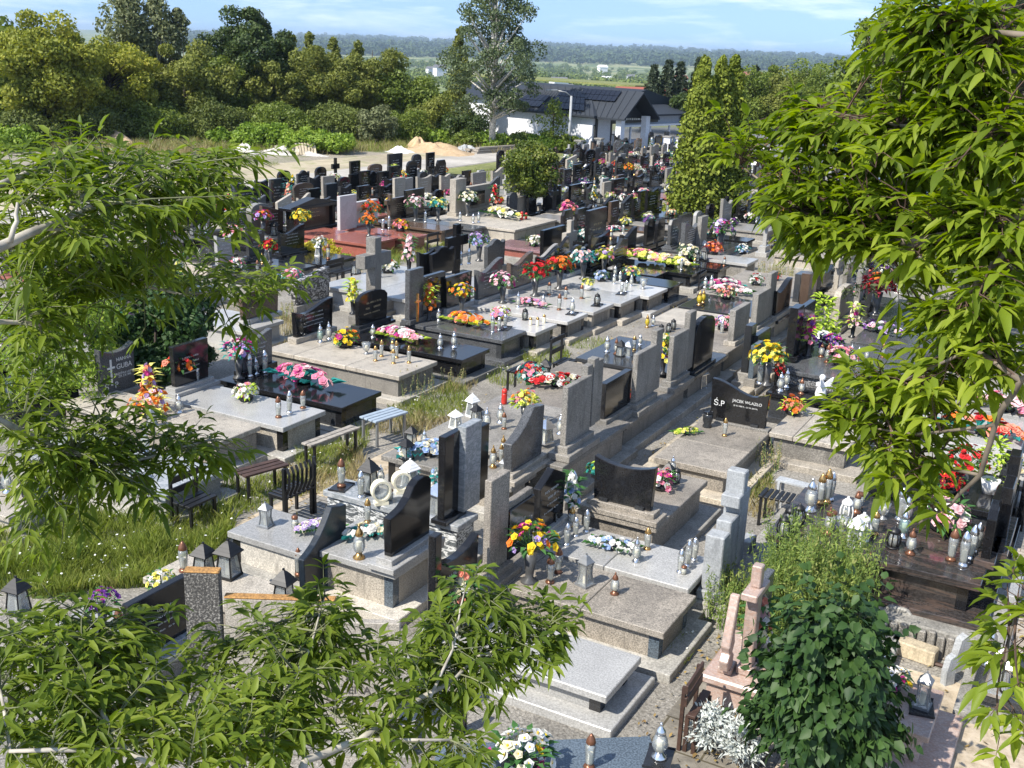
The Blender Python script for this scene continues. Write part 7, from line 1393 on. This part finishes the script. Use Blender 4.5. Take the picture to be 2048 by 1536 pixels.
# right tree
tr = [((2.6, 1.9, 0), 0.18), ((2.7, 2.2, 2.0), 0.15), ((2.75, 2.4, 4.2), 0.12), ((2.7, 2.4, 6.2), 0.09), ((2.6, 2.5, 8.0), 0.05)]
rl = [[(tr[3][0], 0.04), (W(2250, 480, 3.6), 0.024), (W(2080, 430, 3.6), 0.02), (W(1900, 470, 3.7), 0.017), (W(1800, 483, 3.8), 0.013), (W(1745, 478, 3.9), 0.01), (W(1600, 420, 4.1), 0.006), (W(1480, 330, 4.4), 0.003)],
      [(W(1900, 470, 3.7), 0.01), (W(1800, 500, 3.8), 0.007), (W(1740, 515, 3.9), 0.004)], [(tr[3][0], 0.035), (W(2150, 300, 3.6), 0.015), (W(2000, 260, 3.7), 0.01), (W(1800, 250, 3.9), 0.006), (W(1640, 220, 4.2), 0.003)],
      [(tr[4][0], 0.03), (W(2100, 80, 3.7), 0.012), (W(1950, 60, 3.8), 0.008), (W(1830, 30, 3.9), 0.004)], [(tr[2][0], 0.03), (W(2200, 700, 3.4), 0.014), (W(2040, 760, 3.5), 0.01), (W(1990, 850, 3.6), 0.009), (W(1960, 950, 3.7), 0.008), (W(1900, 1010, 3.8), 0.005), (W(1820, 1060, 3.9), 0.003)],
      [(W(1960, 950, 3.7), 0.006), (W(1860, 930, 3.8), 0.005), (W(1760, 900, 3.9), 0.003)], [(W(2040, 760, 3.5), 0.01), (W(1940, 690, 3.6), 0.006), (W(1900, 720, 3.6), 0.005), (W(1760, 780, 3.8), 0.003)], [(W(2080, 430, 3.6), 0.012), (W(1960, 560, 3.6), 0.008), (W(1880, 640, 3.7), 0.004)],
      [(tr[1][0], 0.03), (W(2200, 1250, 3.6), 0.01), (W(2030, 1230, 3.7), 0.005), (W(2000, 1380, 3.7), 0.003)], [(W(1990, 850, 3.6), 0.006), (W(1830, 870, 3.7), 0.004), (W(1700, 850, 3.9), 0.0025)]]
rr_ = [(1980, 60, 90, 60, 9, 3.7, 4.2), (1890, 90, 90, 50, 8, 3.7, 4.2), (2010, 200, 60, 80, 8, 3.6, 4.0), (2010, 450, 60, 50, 7, 3.5, 3.9), (1870, 340, 170, 110, 44, 3.6, 4.3), (1700, 330, 120, 100, 20, 3.8, 4.5), (1590, 280, 80, 70, 10, 4.0, 4.6), (1490, 265, 40, 35, 3, 4.2, 4.6), (1620, 400, 90, 50, 11, 3.9, 4.5), (1650, 200, 50, 35, 4, 4.1, 4.6), (1740, 430, 120, 50, 12, 3.8, 4.3), (1990, 320, 90, 140, 22, 3.5, 4.1), (1870, 175, 120, 60, 18, 3.7, 4.2), (1840, 30, 50, 35, 6, 3.8, 4.1), (1770, 95, 45, 30, 4, 3.9, 4.2),
       (1900, 490, 140, 40, 14, 3.6, 4.1), (1710, 465, 100, 30, 7, 3.8, 4.2), (1610, 470, 45, 30, 3, 4.0, 4.3), (2000, 580, 60, 55, 9, 3.4, 4.0), (1930, 650, 90, 45, 10, 3.5, 4.0), (1780, 745, 90, 28, 7, 3.7, 4.1), (2000, 710, 50, 45, 8, 3.5, 3.9), (1780, 805, 90, 40, 9, 3.7, 4.1), (1900, 780, 80, 40, 8, 3.6, 4.0), (1650, 855, 20, 8, 1, 3.9, 4.1),
       (1825, 885, 70, 35, 6, 3.7, 4.1), (1800, 940, 30, 20, 2, 3.7, 3.9), (1845, 1010, 30, 10, 1, 3.8, 4.0), (2020, 1165, 25, 25, 2, 3.6, 3.9), (2025, 1310, 25, 20, 2, 3.6, 3.9), (2015, 1450, 35, 30, 2, 3.6, 3.9)]
leafy_tree('large ash-leaved maple with broad bright green drooping leaves filling the right side', tr, rl, rr_, 'leaf_maple', 0.084, 0.027, 5, 2, rach=0.06, droop=0.3, dens=1.55, twigmat='twig_dark', limbmat='bark_mid')

TD = 2.2
leafmat('leaf_poplar', (0.05, 0.075, 0.03), (0.14, 0.18, 0.08), 0.5, 0.25, 0.5)
def tree(label, bx, by, topy, wpx, mat, kind='round', n=5000, q=0.16, trunk='bark_dark', low=0.2, z0=0.0, name='tree', lobes=26, lob=0.30, asp=0.6, rad=None, cat='tree', group=None, lean=0.0):
    if q >= 0.13: n = int(n * TD); q = q * 0.64; lobes = int(lobes * 1.7); lob *= 0.84; wpx *= 1.12; topy -= 3
    p = P(bx, by, z0); H = height_at(p, topy) - z0; ppm = FOC / Q(p)[2]; Rw = rad or wpx / ppm / 2; t = thing(name, label, cat, p, random.uniform(0, 6), group)
    mb = MB(); th = H * (0.9 if kind != 'bush' else 0.5); r0 = max(0.05, H * 0.018)
    mb.tube([(0, 0, -0.1), (0.01 * H, 0, th * 0.4), (0, 0.015 * H, th * 0.75), (0, 0, th)], [r0 * 1.2, r0 * 0.85, r0 * 0.5, r0 * 0.15], 8)
    cent = []
    for k in range(lobes):
        if kind == 'round': d = unit(rng.normal(0, 1, 3)); f = rng.uniform(0.3, 0.86); c = np.array([d[0] * Rw * f, d[1] * Rw * f, H * (low + (1 - low) * 0.5) + d[2] * H * (1 - low) * 0.5 * f]); s = Rw * lob * rng.uniform(0.7, 1.3)
        elif kind == 'tall':
            f = (k + 0.5) / lobes; zz = H * (low + (1 - low) * f); w_ = Rw * (math.sin(math.pi * min(1, (0.18 + f * 0.85))) ** 0.7); a = rng.uniform(0, 6.28); c = np.array([math.cos(a) * w_ * rng.uniform(.2, .8), math.sin(a) * w_ * rng.uniform(.2, .8), zz]); s = Rw * lob * rng.uniform(0.6, 1.2)
        elif kind == 'column':
            f = (k + 0.5) / lobes; zz = H * (0.02 + 0.95 * f); w_ = Rw * 1.2 * (1 - f) ** 0.5 * (0.75 + 0.25 * math.sin(k * 2.1)); a = k * 2.4; c = np.array([math.cos(a) * w_ * 0.62, math.sin(a) * w_ * 0.62, zz]); s = max(0.12, w_ * 0.5)
        else: a = rng.uniform(0, 6.28); f = math.sqrt(rng.uniform(0, 1)) * 0.8; c = np.array([math.cos(a) * Rw * f, math.sin(a) * Rw * f, H * rng.uniform(0.2, 0.8) * math.sqrt(max(.1, 1 - f * f))]); s = Rw * lob * rng.uniform(0.8, 1.3)
        cent.append((c, s))
        if kind in ('round', 'tall') and k % 2 == 0:
            zb = min(c[2] * 0.8, th * 0.9) * 0.85; mb.tube([(0, 0, zb), tuple(c * 0.6 + np.array([0, 0, zb * 0.4])), tuple(c)], [r0 * 0.4, r0 * 0.25, r0 * 0.08], 5)
    part('trunk', mb, trunk, t, smooth=True)
    k = rng.integers(0, len(cent), n); C0 = np.array([c for c, s in cent])[k]; S = np.array([s for c, s in cent])[k][:, None]
    D = unit(rng.normal(0, 1, (n, 3)) + np.array([0, 0, 0.25])); C = C0 + D * S * rng.uniform(0.55, 1.08, (n, 1)) * np.array([1, 1, 0.8 if kind != 'column' else 1.3])
    C[:, 2] = np.maximum(C[:, 2], 0.03); V_, F4 = rhombs(C, D, np.full(n, q), asp, 0.7); link('crown', fastmesh('crown', V_, F4, [mat]), t); return t
def conifer(label, bx, by, topy, wpx, mat, n=6000, q=0.16, tiers=16, z0=0, topz=None, rad=None, low=0.06, name='spruce'):
    p = P(bx, by, z0); H = topz or (height_at(p, topy) - z0); ppm = FOC / Q(p)[2]; Rw = rad or wpx / ppm / 2; t = thing(name, label, 'tree', p, 0)
    mb = MB(); mb.tube([(0, 0, -.1), (0, 0, H * 0.5), (0, 0, H * 0.99)], [H * 0.02, H * 0.012, 0.02], 8); bb = []
    for k in range(tiers):
        f = k / tiers; zz = H * (low + (1 - low) * f); w_ = Rw * (1 - f) ** 0.85 + 0.1; nb = 7 if w_ > 0.6 else 5
        for j in range(nb):
            a = j * 6.283 / nb + k * 0.9 + rng.uniform(-.2, .2); l_ = w_ * rng.uniform(0.8, 1.12); tip = np.array([math.cos(a) * l_, math.sin(a) * l_, zz - l_ * 0.28 + H * .02]); bb.append((np.array([0, 0, zz + H * .03]), tip)); mb.tube([(0, 0, zz + H * .03), tuple((tip + np.array([0, 0, zz + H * .03])) / 2 + np.array([0, 0, .05])), tuple(tip)], [0.04, 0.025, 0.008], 4)
    part('trunk', mb, 'bark_dark', t)
    k = rng.integers(0, len(bb), n); A = np.array([a for a, b in bb])[k]; B = np.array([b for a, b in bb])[k]; f = rng.uniform(0.12, 1.03, (n, 1)) ** 0.75; ax = B - A; sd = unit(np.cross(ax, np.array([0, 0, 1.0]))); ln = np.linalg.norm(ax, axis=1, keepdims=True)
    C = A + ax * f + sd * rng.normal(0, 0.13, (n, 1)) * ln * (1.15 - f) + np.array([0, 0, -1.0]) * np.abs(rng.normal(0, 0.09, (n, 1))) * ln * 0.6
    V_, F4 = rhombs(C, unit(C - A) + np.array([0, 0, .4]), np.full(n, q), 0.32, 0.6); link('crown', fastmesh('crown', V_, F4, [mat]), t); return t

# the wood on the left horizon
tree('dark tree at the top left corner behind the yellowish one', 5, 268, 0, 150, 'leaf_mid', n=5000, q=0.22, low=0.1)
tree('broad yellow-green tree at the left of the wood', 95, 285, 18, 250, 'leaf_yellow_green', n=16000, q=0.17, low=0.05, lobes=46, lob=0.26)
tree('yellow-tinged ash with feathery top right of the broad one', 225, 276, 55, 190, 'leaf_yellow_green', n=9000, q=0.16, low=0.12, lobes=34, lob=0.26)
tree('dark shaded undergrowth tree below the yellow crowns', 170, 270, 170, 200, 'leaf_dark', n=6000, q=0.18, low=0.0)
tree('tall grey-green feathery willow behind the wood, left one', 265, 262, -12, 130, 'leaf_greygreen', 'tall', n=3800, q=0.2, low=0.25, lobes=30, lob=0.42, trunk='bark_birch')
tree('tall grey-green feathery willow behind the wood, right one', 325, 262, 2, 110, 'leaf_greygreen', 'tall', n=2800, q=0.2, low=0.25, lobes=26, lob=0.4, trunk='bark_birch')
tree('thin bare-topped birch between willow and dark tree', 365, 262, 22, 70, 'leaf_greygreen', 'tall', n=1600, q=0.18, low=0.3, lobes=18, lob=0.4, trunk='bark_birch')
tree('drooping olive willow with visible stem in front of the wood', 375, 272, 85, 190, 'leaf_olive', n=11000, q=0.16, low=0.08, lobes=38, lob=0.25)
tree('very dark dense round lime tree standing above the wood', 500, 262, 4, 190, 'leaf_dark', n=15000, q=0.18, low=0.05, lobes=44, lob=0.24)
tree('slender olive tree at the foot of the dark lime', 545, 268, 105, 110, 'leaf_olive', n=5000, q=0.16, low=0.1)
tree('olive-brown rounded tree in the middle of the wood', 640, 268, 78, 180, 'leaf_olive', n=12000, q=0.16, low=0.05, lobes=40, lob=0.25)
for i, (x, tp) in enumerate(((588, 78), (622, 72), (668, 82), (716, 88))): tree(f"narrow spiky treetop rising over the wood, {ORD[i]} from left", x, 262, tp, 46, 'leaf_olive', 'tall', n=1400, q=0.17, low=0.2, lobes=20, lob=0.4, group='spiky treetops over the wood')
tree('brown-olive tree at the right end of the wood', 745, 266, 84, 150, 'leaf_olive', n=9000, q=0.16, low=0.05, lobes=34, lob=0.26)
tree('low dark green tree sloping down right of the wood', 830, 268, 140, 150, 'leaf_mid', n=7000, q=0.16, low=0.05)
tree('grey-green shrub tree beside the white hall', 745, 288, 190, 90, 'leaf_greygreen', 'bush', n=3500, q=0.13, lobes=22)
tree('yellow-green bushy tree left of the birch', 880, 280, 185, 130, 'leaf_olive', 'bush', n=5000, q=0.14, lobes=26)
tree('dark bush at the foot of the tall birch', 930, 286, 215, 110, 'leaf_dark', 'bush', n=4000, q=0.13, lobes=20)
leafmat('leaf_wood_shade', (0.06, 0.085, 0.018), (0.15, 0.18, 0.035), 0.6, 0.2, 0.4)
for i, (x, y, tp, w_, m_) in enumerate(((30, 272, 120, 150, 'leaf_mid'), (150, 270, 110, 150, 'leaf_olive'), (270, 268, 130, 140, 'leaf_wood_shade'), (330, 266, 120, 140, 'leaf_olive'), (440, 266, 110, 140, 'leaf_mid'), (590, 266, 110, 150, 'leaf_wood_shade'), (700, 266, 120, 150, 'leaf_olive'), (790, 268, 150, 140, 'leaf_mid'))):
    tree(f"tree filling the wood between the larger crowns, {ORD[i]} from left", x, y, tp, w_, m_, n=6000, q=0.17, low=0.0, lobes=30, group='filling trees of the wood')
for i, (x, y, tp, w_, m_) in enumerate(((60, 290, 215, 150, 'leaf_wood_shade'), (190, 285, 205, 150, 'leaf_wood_shade'), (310, 282, 200, 150, 'leaf_mid'), (430, 280, 195, 160, 'leaf_wood_shade'), (560, 284, 200, 150, 'leaf_mid'), (680, 284, 200, 150, 'leaf_wood_shade'), (800, 284, 205, 130, 'leaf_mid'))):
    tree(f"shrubby thicket along the front of the wood, {ORD[i]} from left", x, y, tp, w_, m_, 'bush', n=4500, q=0.13, lobes=26, lob=0.28, name='thicket', cat='shrub', group='thickets along the front of the wood')
for i, (x, y, tp, w_) in enumerate(((30, 300, 248, 120), (500, 296, 238, 90), (545, 300, 240, 110), (610, 304, 250, 110), (670, 306, 252, 100), (820, 284, 245, 110), (875, 286, 252, 90), (440, 292, 250, 60))):
    tree(f"bright green knotweed-like bush at the lot's edge, {ORD[i]} from left", x, y, tp, w_, 'leaf_bright', 'bush', n=4200, q=0.10, lobes=26, lob=0.28, name='bush', cat='shrub', group='bright bushes at the edge of the lot')
for i, (x, y, tp, w_) in enumerate(((935, 296, 262, 80), (985, 298, 262, 90), (1040, 300, 264, 90), (1095, 303, 262, 90), (1138, 306, 262, 60))):
    tree(f"green bush in front of the hall wall, {ORD[i]} from left", x, y, tp, w_, 'leaf_bright' if i % 2 else 'leaf_mid', 'bush', n=3200, q=0.09, lobes=22, lob=0.28, name='bush', cat='shrub', group='bushes before the hall')
tree('thin sapling spreading before the white hall wall', 1105, 303, 205, 90, 'leaf_mid', 'tall', n=900, q=0.1, low=0.2, lobes=20, lob=0.4)
# tall poplar / birch left of centre
tree('tall silvery poplar with white trunk rising above the horizon', 984, 300, -60, 235, 'leaf_poplar', 'tall', n=8500, q=0.14, low=0.22, lobes=60, lob=0.19, trunk='bark_birch', name='poplar')
tree('narrow darker poplar leaning against the silvery one', 915, 285, 50, 60, 'leaf_olive', 'column', n=4000, q=0.13, lobes=26, name='poplar')
leafmat('leaf_round', (0.04, 0.07, 0.012), (0.13, 0.17, 0.025), 0.45, 0.2, 1.5, (0.28, 0.28, 0.05))
# thujas
for i, (x, tp, w_) in enumerate(((1392, 108, 74), (1416, 108, 66), (1447, 106, 62))):
    tree(['left column of the three tall yellow-green thujas', 'middle column of the three tall yellow-green thujas', 'right column of the three tall yellow-green thujas'][i], x + (-8, 2, -4)[i], 436 - i * 3, tp, w_ + 32, 'leaf_thuja', 'column', n=22000, q=0.075, lobes=120, asp=0.7, name='thuja', group='the three thujas')
tree('round-headed small tree standing among the graves', 1057, 442, 284, 122, 'leaf_round', n=16000, q=0.06, low=0.30, lobes=60, lob=0.3, name='round_tree')
# spruces behind the hall
for i, (x, tp, w_) in enumerate(((1300, 128, 44), (1328, 118, 50), (1352, 122, 44), (1388, 112, 46), (1500, 130, 50))): conifer(f"dark spruce behind the hall, {ORD[i]} from left", x, 262, tp, w_ + 26, 'leaf_spruce', n=3000, q=0.25, name='spruce')
tree('small yellow-green tree before the red-roofed house', 1308, 268, 180, 50, 'leaf_bright', n=1600, q=0.14, low=0.1)
for i, (x, y, tp, w_, m_) in enumerate(((1490, 285, 135, 120, 'leaf_mid'), (1560, 290, 142, 130, 'leaf_olive'), (1360, 285, 190, 90, 'leaf_dark'), (1630, 300, 125, 130, 'leaf_mid'), (1530, 270, 112, 80, 'leaf_mid'), (1450, 280, 190, 80, 'leaf_dark'), (1600, 268, 118, 120, 'leaf_mid'))):
    tree(f"broadleaf tree beyond the thujas, {ORD[i]} planted", x, y, tp, w_, m_, n=6500, q=0.15, low=0.05, lobes=32, group='trees beyond the thujas')
tree('robinia with airy green crown against the sky at upper right', 1740, 420, -40, 240, 'leaf_mid', n=13000, q=0.10, low=0.3, lobes=60, lob=0.24)
tree('dense background tree behind the right-hand foliage', 1900, 400, 60, 300, 'leaf_dark', n=9000, q=0.14, low=0.05, lobes=40)
conifer('large spruce with drooping olive boughs at the upper right', 1935, 705, 0, 0, 'leaf_spruce_light', n=42000, q=0.085, tiers=30, topz=17, rad=2.9, low=0.10)
conifer('second large spruce at the top right corner', 2090, 560, 0, 0, 'leaf_spruce_light', n=20000, q=0.10, tiers=26, topz=19, rad=3.4, low=0.1)
# shrubs among the graves
tree('sunlit willowy sapling clump behind the cross headstone at left', 130, 830, 455, 260, 'leaf_bright', 'bush', n=9000, q=0.05, lobes=50, lob=0.26, asp=0.35, name='sapling_clump', cat='shrub')
tree('dark glossy shrub between the wavy headstone and the brown one', 318, 770, 490, 255, 'leaf_gloss', 'bush', n=11000, q=0.055, lobes=34, lob=0.26, asp=0.7, name='shrub', cat='shrub')
tree('golden yellow shrub beside the left red slab', 640, 525, 468, 88, 'leaf_gold', 'bush', n=1500, q=0.045, lobes=24, lob=0.26, name='shrub', cat='shrub')
tree('small lime shrub right of the golden one', 690, 530, 500, 40, 'leaf_bright', 'bush', n=500, q=0.04, lobes=12, name='shrub', cat='shrub')
tree('fresh green sapling behind the purple flowers at right', 1648, 712, 610, 66, 'leaf_bright', 'bush', n=900, q=0.045, lobes=20, name='shrub', cat='shrub')
tree('pale weedy bush on the grave behind the thujas', 1425, 470, 415, 60, 'weed_leaf', 'bush', n=800, q=0.05, lobes=14, name='shrub', cat='shrub')
# big glossy bush lower right, real heart-shaped leaves
def leaf_bush(label, bx, by, topy, wpx, mat, n, ll, lw, cat='shrub', name='bush', droop=0.3, up=0.0, z0=0.0, shape=1.0, shell=(0.75, 1.0)):
    p = P(bx, by, z0); H = height_at(p, topy) - z0; Rw = wpx / (FOC / Q(p)[2]) / 2; t = thing(name, label, cat, p)
    D = unit(rng.normal(0, 1, (n, 3))); D[:, 2] = np.abs(D[:, 2]) * 1.0 - 0.25 * rng.random(n); D = unit(D); rr = rng.uniform(*shell, (n, 1)) * (1 + 0.13 * np.sin(D[:, :1] * 7 + 1) * np.cos(D[:, 2:3] * 6) + 0.10 * np.cos(D[:, 1:2] * 11) + 0.06 * np.sin(D[:, 2:3] * 17)) * (1 + 0.18 * (rng.random((n, 1)) < 0.05)) 
    C = D * rr * np.array([Rw, Rw, H * 0.62]) + np.array([0, 0, H * 0.40]); C[:, 2] = np.maximum(C[:, 2], 0.03)
    if shape > 1:   # long new shoots breaking the outline
        k0 = n - 420; sh = unit(rng.normal(0, 1, (28, 3)) * np.array([1, 1, 0.6]) + np.array([0, 0, 0.8])); q = np.repeat(np.arange(28), 15); f = np.tile(np.linspace(0.85, 1.38, 15), 28)[:, None]
        C[k0:] = sh[q] * f * np.array([Rw, Rw, H * 0.62]) + np.array([0, 0, H * 0.40]) + rng.normal(0, 0.025, (420, 3)); D[k0:] = sh[q]
    d = unit(D * 0.7 + rng.normal(0, 0.45, (n, 3)) + np.array([0, 0, -0.55 + up])); s = unit(np.cross(d, D + rng.normal(0, 0.3, (n, 3))))
    V_, F3 = lances(C, d, s, rng.uniform(0.7, 1.2, n) * ll, rng.uniform(0.8, 1.15, n) * lw, droop, 0.12); link('leaves', fastmesh('leaves', V_, F3, [mat], smooth=False), t)
    mb = MB()
    for k in range(14):
        a = k * 2.4; mb.tube([(0, 0, 0), (math.cos(a) * Rw * .3, math.sin(a) * Rw * .3, H * .45), (math.cos(a) * Rw * .6, math.sin(a) * Rw * .6, H * .75)], [0.02, 0.012, 0.005], 5)
    part('stems', mb, 'bark_dark', t); return t
leaf_bush('big dark green bush with heart-shaped glossy leaves at lower right', 1622, 1595, 1212, 245, 'leaf_gloss', 5600, 0.105, 0.080, shell=(0.5, 1.02), shape=2)
leaf_bush('silver-leaved dusty miller plant beside the brown bench', 1420, 1502, 1415, 95, 'leaf_silver', 1500, 0.07, 0.022, up=0.9, name='silver_plant', cat='plant', shell=(0.3, 1.0))
leaf_bush('smaller silver-leaved plant right of the larger one', 1480, 1535, 1440, 80, 'leaf_silver', 1100, 0.07, 0.022, up=0.9, name='silver_plant', cat='plant', shell=(0.3, 1.0))
# tall weeds
def weeds(label, bx, by, topy, rx, ry, n, mat, name='weeds', ln=0.05, nl=26):
    p0 = P(bx, by, 0); H = height_at(p0, topy); st = MB(); B, D = [], []
    t = thing(name, label, 'weeds', p0)
    for _ in range(n):
        a = random.uniform(0, 6.28); q = math.sqrt(random.random()); b = Vector((rx * q * math.cos(a), ry * q * math.sin(a), 0)); h = H * random.uniform(0.55, 1.05); ld = Vector((random.uniform(-.18, .18), random.uniform(-.18, .18), 0)) * h
        pts = [b, b + ld * 0.3 + Vector((0, 0, h * .5)), b + ld + Vector((0, 0, h))]; st.tube(pts, [0.006, 0.004, 0.002], 3)
        for k in range(nl):
            t_ = random.uniform(0.12, 1.0); c = pts[0].lerp(pts[2], t_); aa = random.uniform(0, 6.28); w_ = 0.11 * h * (1.15 - t_); c2 = c + Vector((math.cos(aa) * w_, math.sin(aa) * w_, w_ * 0.6)); B.append(tuple(c2)); D.append((math.cos(aa), math.sin(aa), random.uniform(0, 1)))
    part('stems', st, 'stem_green', t); V_, F4 = rhombs(np.array(B), np.array(D), np.full(len(B), ln), 0.28, 0.8); link('leaves', fastmesh('leaves', V_, F4, [mat]), t); return t
weeds('mass of tall feathery weeds beside the big dark grave', 1622, 1290, 1056, 0.52, 0.6, 380, 'weed_leaf', ln=0.028, nl=62)
weeds('shorter reddish weeds left of the feathery mass', 1540, 1285, 1095, 0.30, 0.4, 110, 'weed_leaf', ln=0.026, nl=45)
weeds('weeds growing against the blue-grey monument', 1462, 1235, 1120, 0.3, 0.4, 60, 'weed_leaf', ln=0.026, nl=40)
weeds('dry brown stalks by the beige grave with amber candles', 838, 800, 742, 0.3, 0.4, 26, 'grass_dry', ln=0.02, nl=26)
weeds('dry stalks beside the long black slab', 905, 770, 735, 0.25, 0.3, 18, 'grass_dry', ln=0.02, nl=24)
weeds('thin dry stalks at the corner of the weathered slab', 1530, 940, 880, 0.2, 0.3, 24, 'grass_dry', ln=0.02, nl=22)
weeds('dead brown grasses by the white grave with rounded stone', 560, 640, 600, 0.35, 0.5, 30, 'grass_dry', ln=0.025, nl=22)
weeds('russet dry weeds right of the far pale slab', 1548, 560, 520, 0.5, 0.8, 40, 'grass_dry', ln=0.03, nl=26)
weeds('russet dry bush on a far grave', 1560, 470, 440, 0.5, 0.6, 40, 'grass_dry', ln=0.03, nl=26)
# grass
def grass(name, patches, mat, h0, h1, bloom=0):
    Bs = []
    for (cx, cy, rx, ry, n) in patches:
        for _ in range(n):
            a = random.uniform(0, 6.283); q = random.random() ** 0.42 if rx < 60 else math.sqrt(random.random()); p = P(cx + rx * q * math.cos(a), cy + ry * q * math.sin(a), 0.0); Bs.append((p.x, p.y))
    B = np.array(Bs); n = len(B); B = np.column_stack([B, np.zeros(n)]); 
    nzv = 0.75 + 0.35 * np.sin(B[:, 0] * 5.1 + 1.3) * np.cos(B[:, 1] * 4.3)
    h = rng.uniform(h0, h1, n)[:, None] * nzv[:, None]; ln = rng.normal(0, 0.35, (n, 3)) * h; ln[:, 2] = 0; a = rng.uniform(0, 6.28, n); w_ = np.column_stack([np.cos(a), np.sin(a), np.zeros(n)]) * np.maximum(0.004, h * 0.022)
    up = np.array([0, 0, 1.0]); V_ = np.stack([B - w_, B + w_, B + ln * 0.35 + up * h * 0.6 + w_ * 0.8, B + ln + up * h, B + ln * 0.35 + up * h * 0.6 - w_ * 0.8], 1).reshape(-1, 3); i = np.arange(n)[:, None] * 5
    me = fastmesh(name, V_, (i + np.array([[0, 1, 2, 3, 4]])), [mat]); o = link(name, me); o['kind'] = 'stuff'
    if bloom:
        k = rng.integers(0, n, bloom); C = B[k] + ln[k] * 0.8 + up * h[k] * 1.02; V2, F2 = rhombs(C, np.tile(up, (bloom, 1)), np.full(bloom, 0.016), 0.9, 0.3); o2 = link('wild_flowers', fastmesh('wild_flowers', V2, F2, ['white_bloom'])); o2['kind'] = 'stuff'
    return o
grass('tall_grass', [(210, 1105, 230, 75, 14000), (90, 1150, 130, 50, 4500), (420, 1060, 50, 40, 1300)], 'grass_green', 0.10, 0.32, 160)
grass('path_grass', [(650, 920, 60, 34, 2600), (560, 975, 70, 26, 1400), (700, 880, 40, 30, 1000), (880, 800, 60, 40, 2600), (830, 830, 60, 20, 1000), (1090, 715, 50, 16, 1400), (1180, 690, 50, 10, 500), (1010, 755, 40, 18, 500), (480, 1000, 60, 30, 1200), (1505, 960, 40, 40, 1300), (1530, 900, 30, 30, 500), (1360, 1300, 25, 35, 300), (1480, 1190, 30, 60, 900), (690, 530, 60, 14, 900)], 'grass_green', 0.05, 0.20, 200)
grass('dry_grass', [(640, 960, 90, 30, 1800), (820, 850, 90, 22, 1500), (900, 760, 60, 30, 1000), (560, 690, 40, 60, 2200), (500, 640, 60, 40, 1500), (1520, 1000, 40, 40, 700), (350, 1000, 100, 30, 1500), (1590, 470, 60, 60, 1500), (1560, 580, 40, 40, 900), (700, 925, 30, 20, 400)], 'grass_dry', 0.06, 0.24)
grass('plot_grass', [(830, 505, 70, 22, 3500), (760, 530, 40, 14, 900), (1060, 475, 50, 12, 1400), (1180, 450, 40, 16, 900), (1180, 400, 60, 10, 800), (560, 525, 60, 16, 1800), (1040, 395, 90, 12, 1500), (700, 505, 30, 20, 600)], 'grass_green', 0.1, 0.34)
grass('lot_grass', [(1000, 352, 70, 12, 3500), (380, 318, 140, 12, 4000), (1180, 300, 60, 8, 1500), (480, 330, 80, 5, 1000)], 'grass_green', 0.08, 0.25)
grass('roadside_grass', [(200, 285, 160, 22, 9000), (380, 290, 90, 22, 5000), (300, 300, 120, 12, 4000), (760, 292, 70, 12, 2500), (1010, 300, 120, 8, 2500), (620, 300, 120, 10, 2500)], 'grass_dry', 0.15, 0.6, 1200)
grass('verge_grass', [(250, 292, 220, 14, 9000), (760, 296, 100, 8, 3000), (560, 300, 160, 6, 3000)], 'grass_green', 0.2, 0.6)

# fallen leaves and twigs on the paths
leafmat('litter_leaf', (0.12, 0.07, 0.03), (0.34, 0.24, 0.08), 0.8, 0.1, 3.0, (0.2, 0.2, 0.05))
C = np.concatenate([np.column_stack([rng.uniform(x0, x1, n), rng.uniform(y0, y1, n), rng.uniform(0.03, 0.045, n)]) for x0, x1, y0, y1, n in ((-3.2, -1.8, 4.8, 11.4, 420), (-9.7, -8.3, 8.5, 30, 900), (-3.2, 1.4, 8.2, 15, 500), (-6.0, -5.2, 12.5, 20, 260), (-1.2, 1.3, 5.2, 8.4, 160), (-30, -12, 20, 50, 1200))])
V_, F4 = rhombs(C, np.tile([0, 0, 1.0], (len(C), 1)), np.full(len(C), 0.028), 0.5, 0.35); o = link('fallen_leaves', fastmesh('fallen_leaves', V_, F4, ['litter_leaf'])); o['kind'] = 'stuff'
# ------------------------------------------------------------------ one label per laid item: look + where it stands + rank
def short(n): return n
grp = {}
for it in ITEMS: grp.setdefault((it[0], it[1].nick), []).append(it)
for (look, nick), lst in grp.items():
    lst.sort(key=lambda i: i[3])
    for k, (lk, h, o, px, cat, g) in enumerate(lst):
        if len(lst) == 1: lab = f"{lk} on {nick if nick.startswith('the') else 'the ' + nick}"
        else:
            pos = 'leftmost' if k == 0 else ('rightmost' if k == len(lst) - 1 else ORD[k] + ' from left')
            lab = f"{lk}, {pos}, on {nick if nick.startswith('the') else 'the ' + nick}"
        o['label'] = ' '.join(lab.split()[:16]); o['category'] = 'candle tray' if cat == 'tray' else cat; o['group'] = g
# ------------------------------------------------------------------ haze
hz = MB(); hz.box(-7400, 5600, -300, 7600, -60, 44)
me = hz.mesh('haze', None) if False else None
mh = bpy.data.materials.new('haze_air'); mh.use_nodes = True; nt = mh.node_tree; nt.nodes.clear(); MATS['haze_air'] = mh
oo = nt.nodes.new('ShaderNodeOutputMaterial'); pv = nt.nodes.new('ShaderNodeVolumePrincipled'); pv.inputs['Color'].default_value = (0.62, 0.78, 0.95, 1); pv.inputs['Density'].default_value = 0.00016; pv.inputs['Anisotropy'].default_value = 0.2
nt.links.new(pv.outputs[0], oo.inputs['Volume'])
ho = link('haze', hz.mesh('haze', 'haze_air')); ho['kind'] = 'stuff'
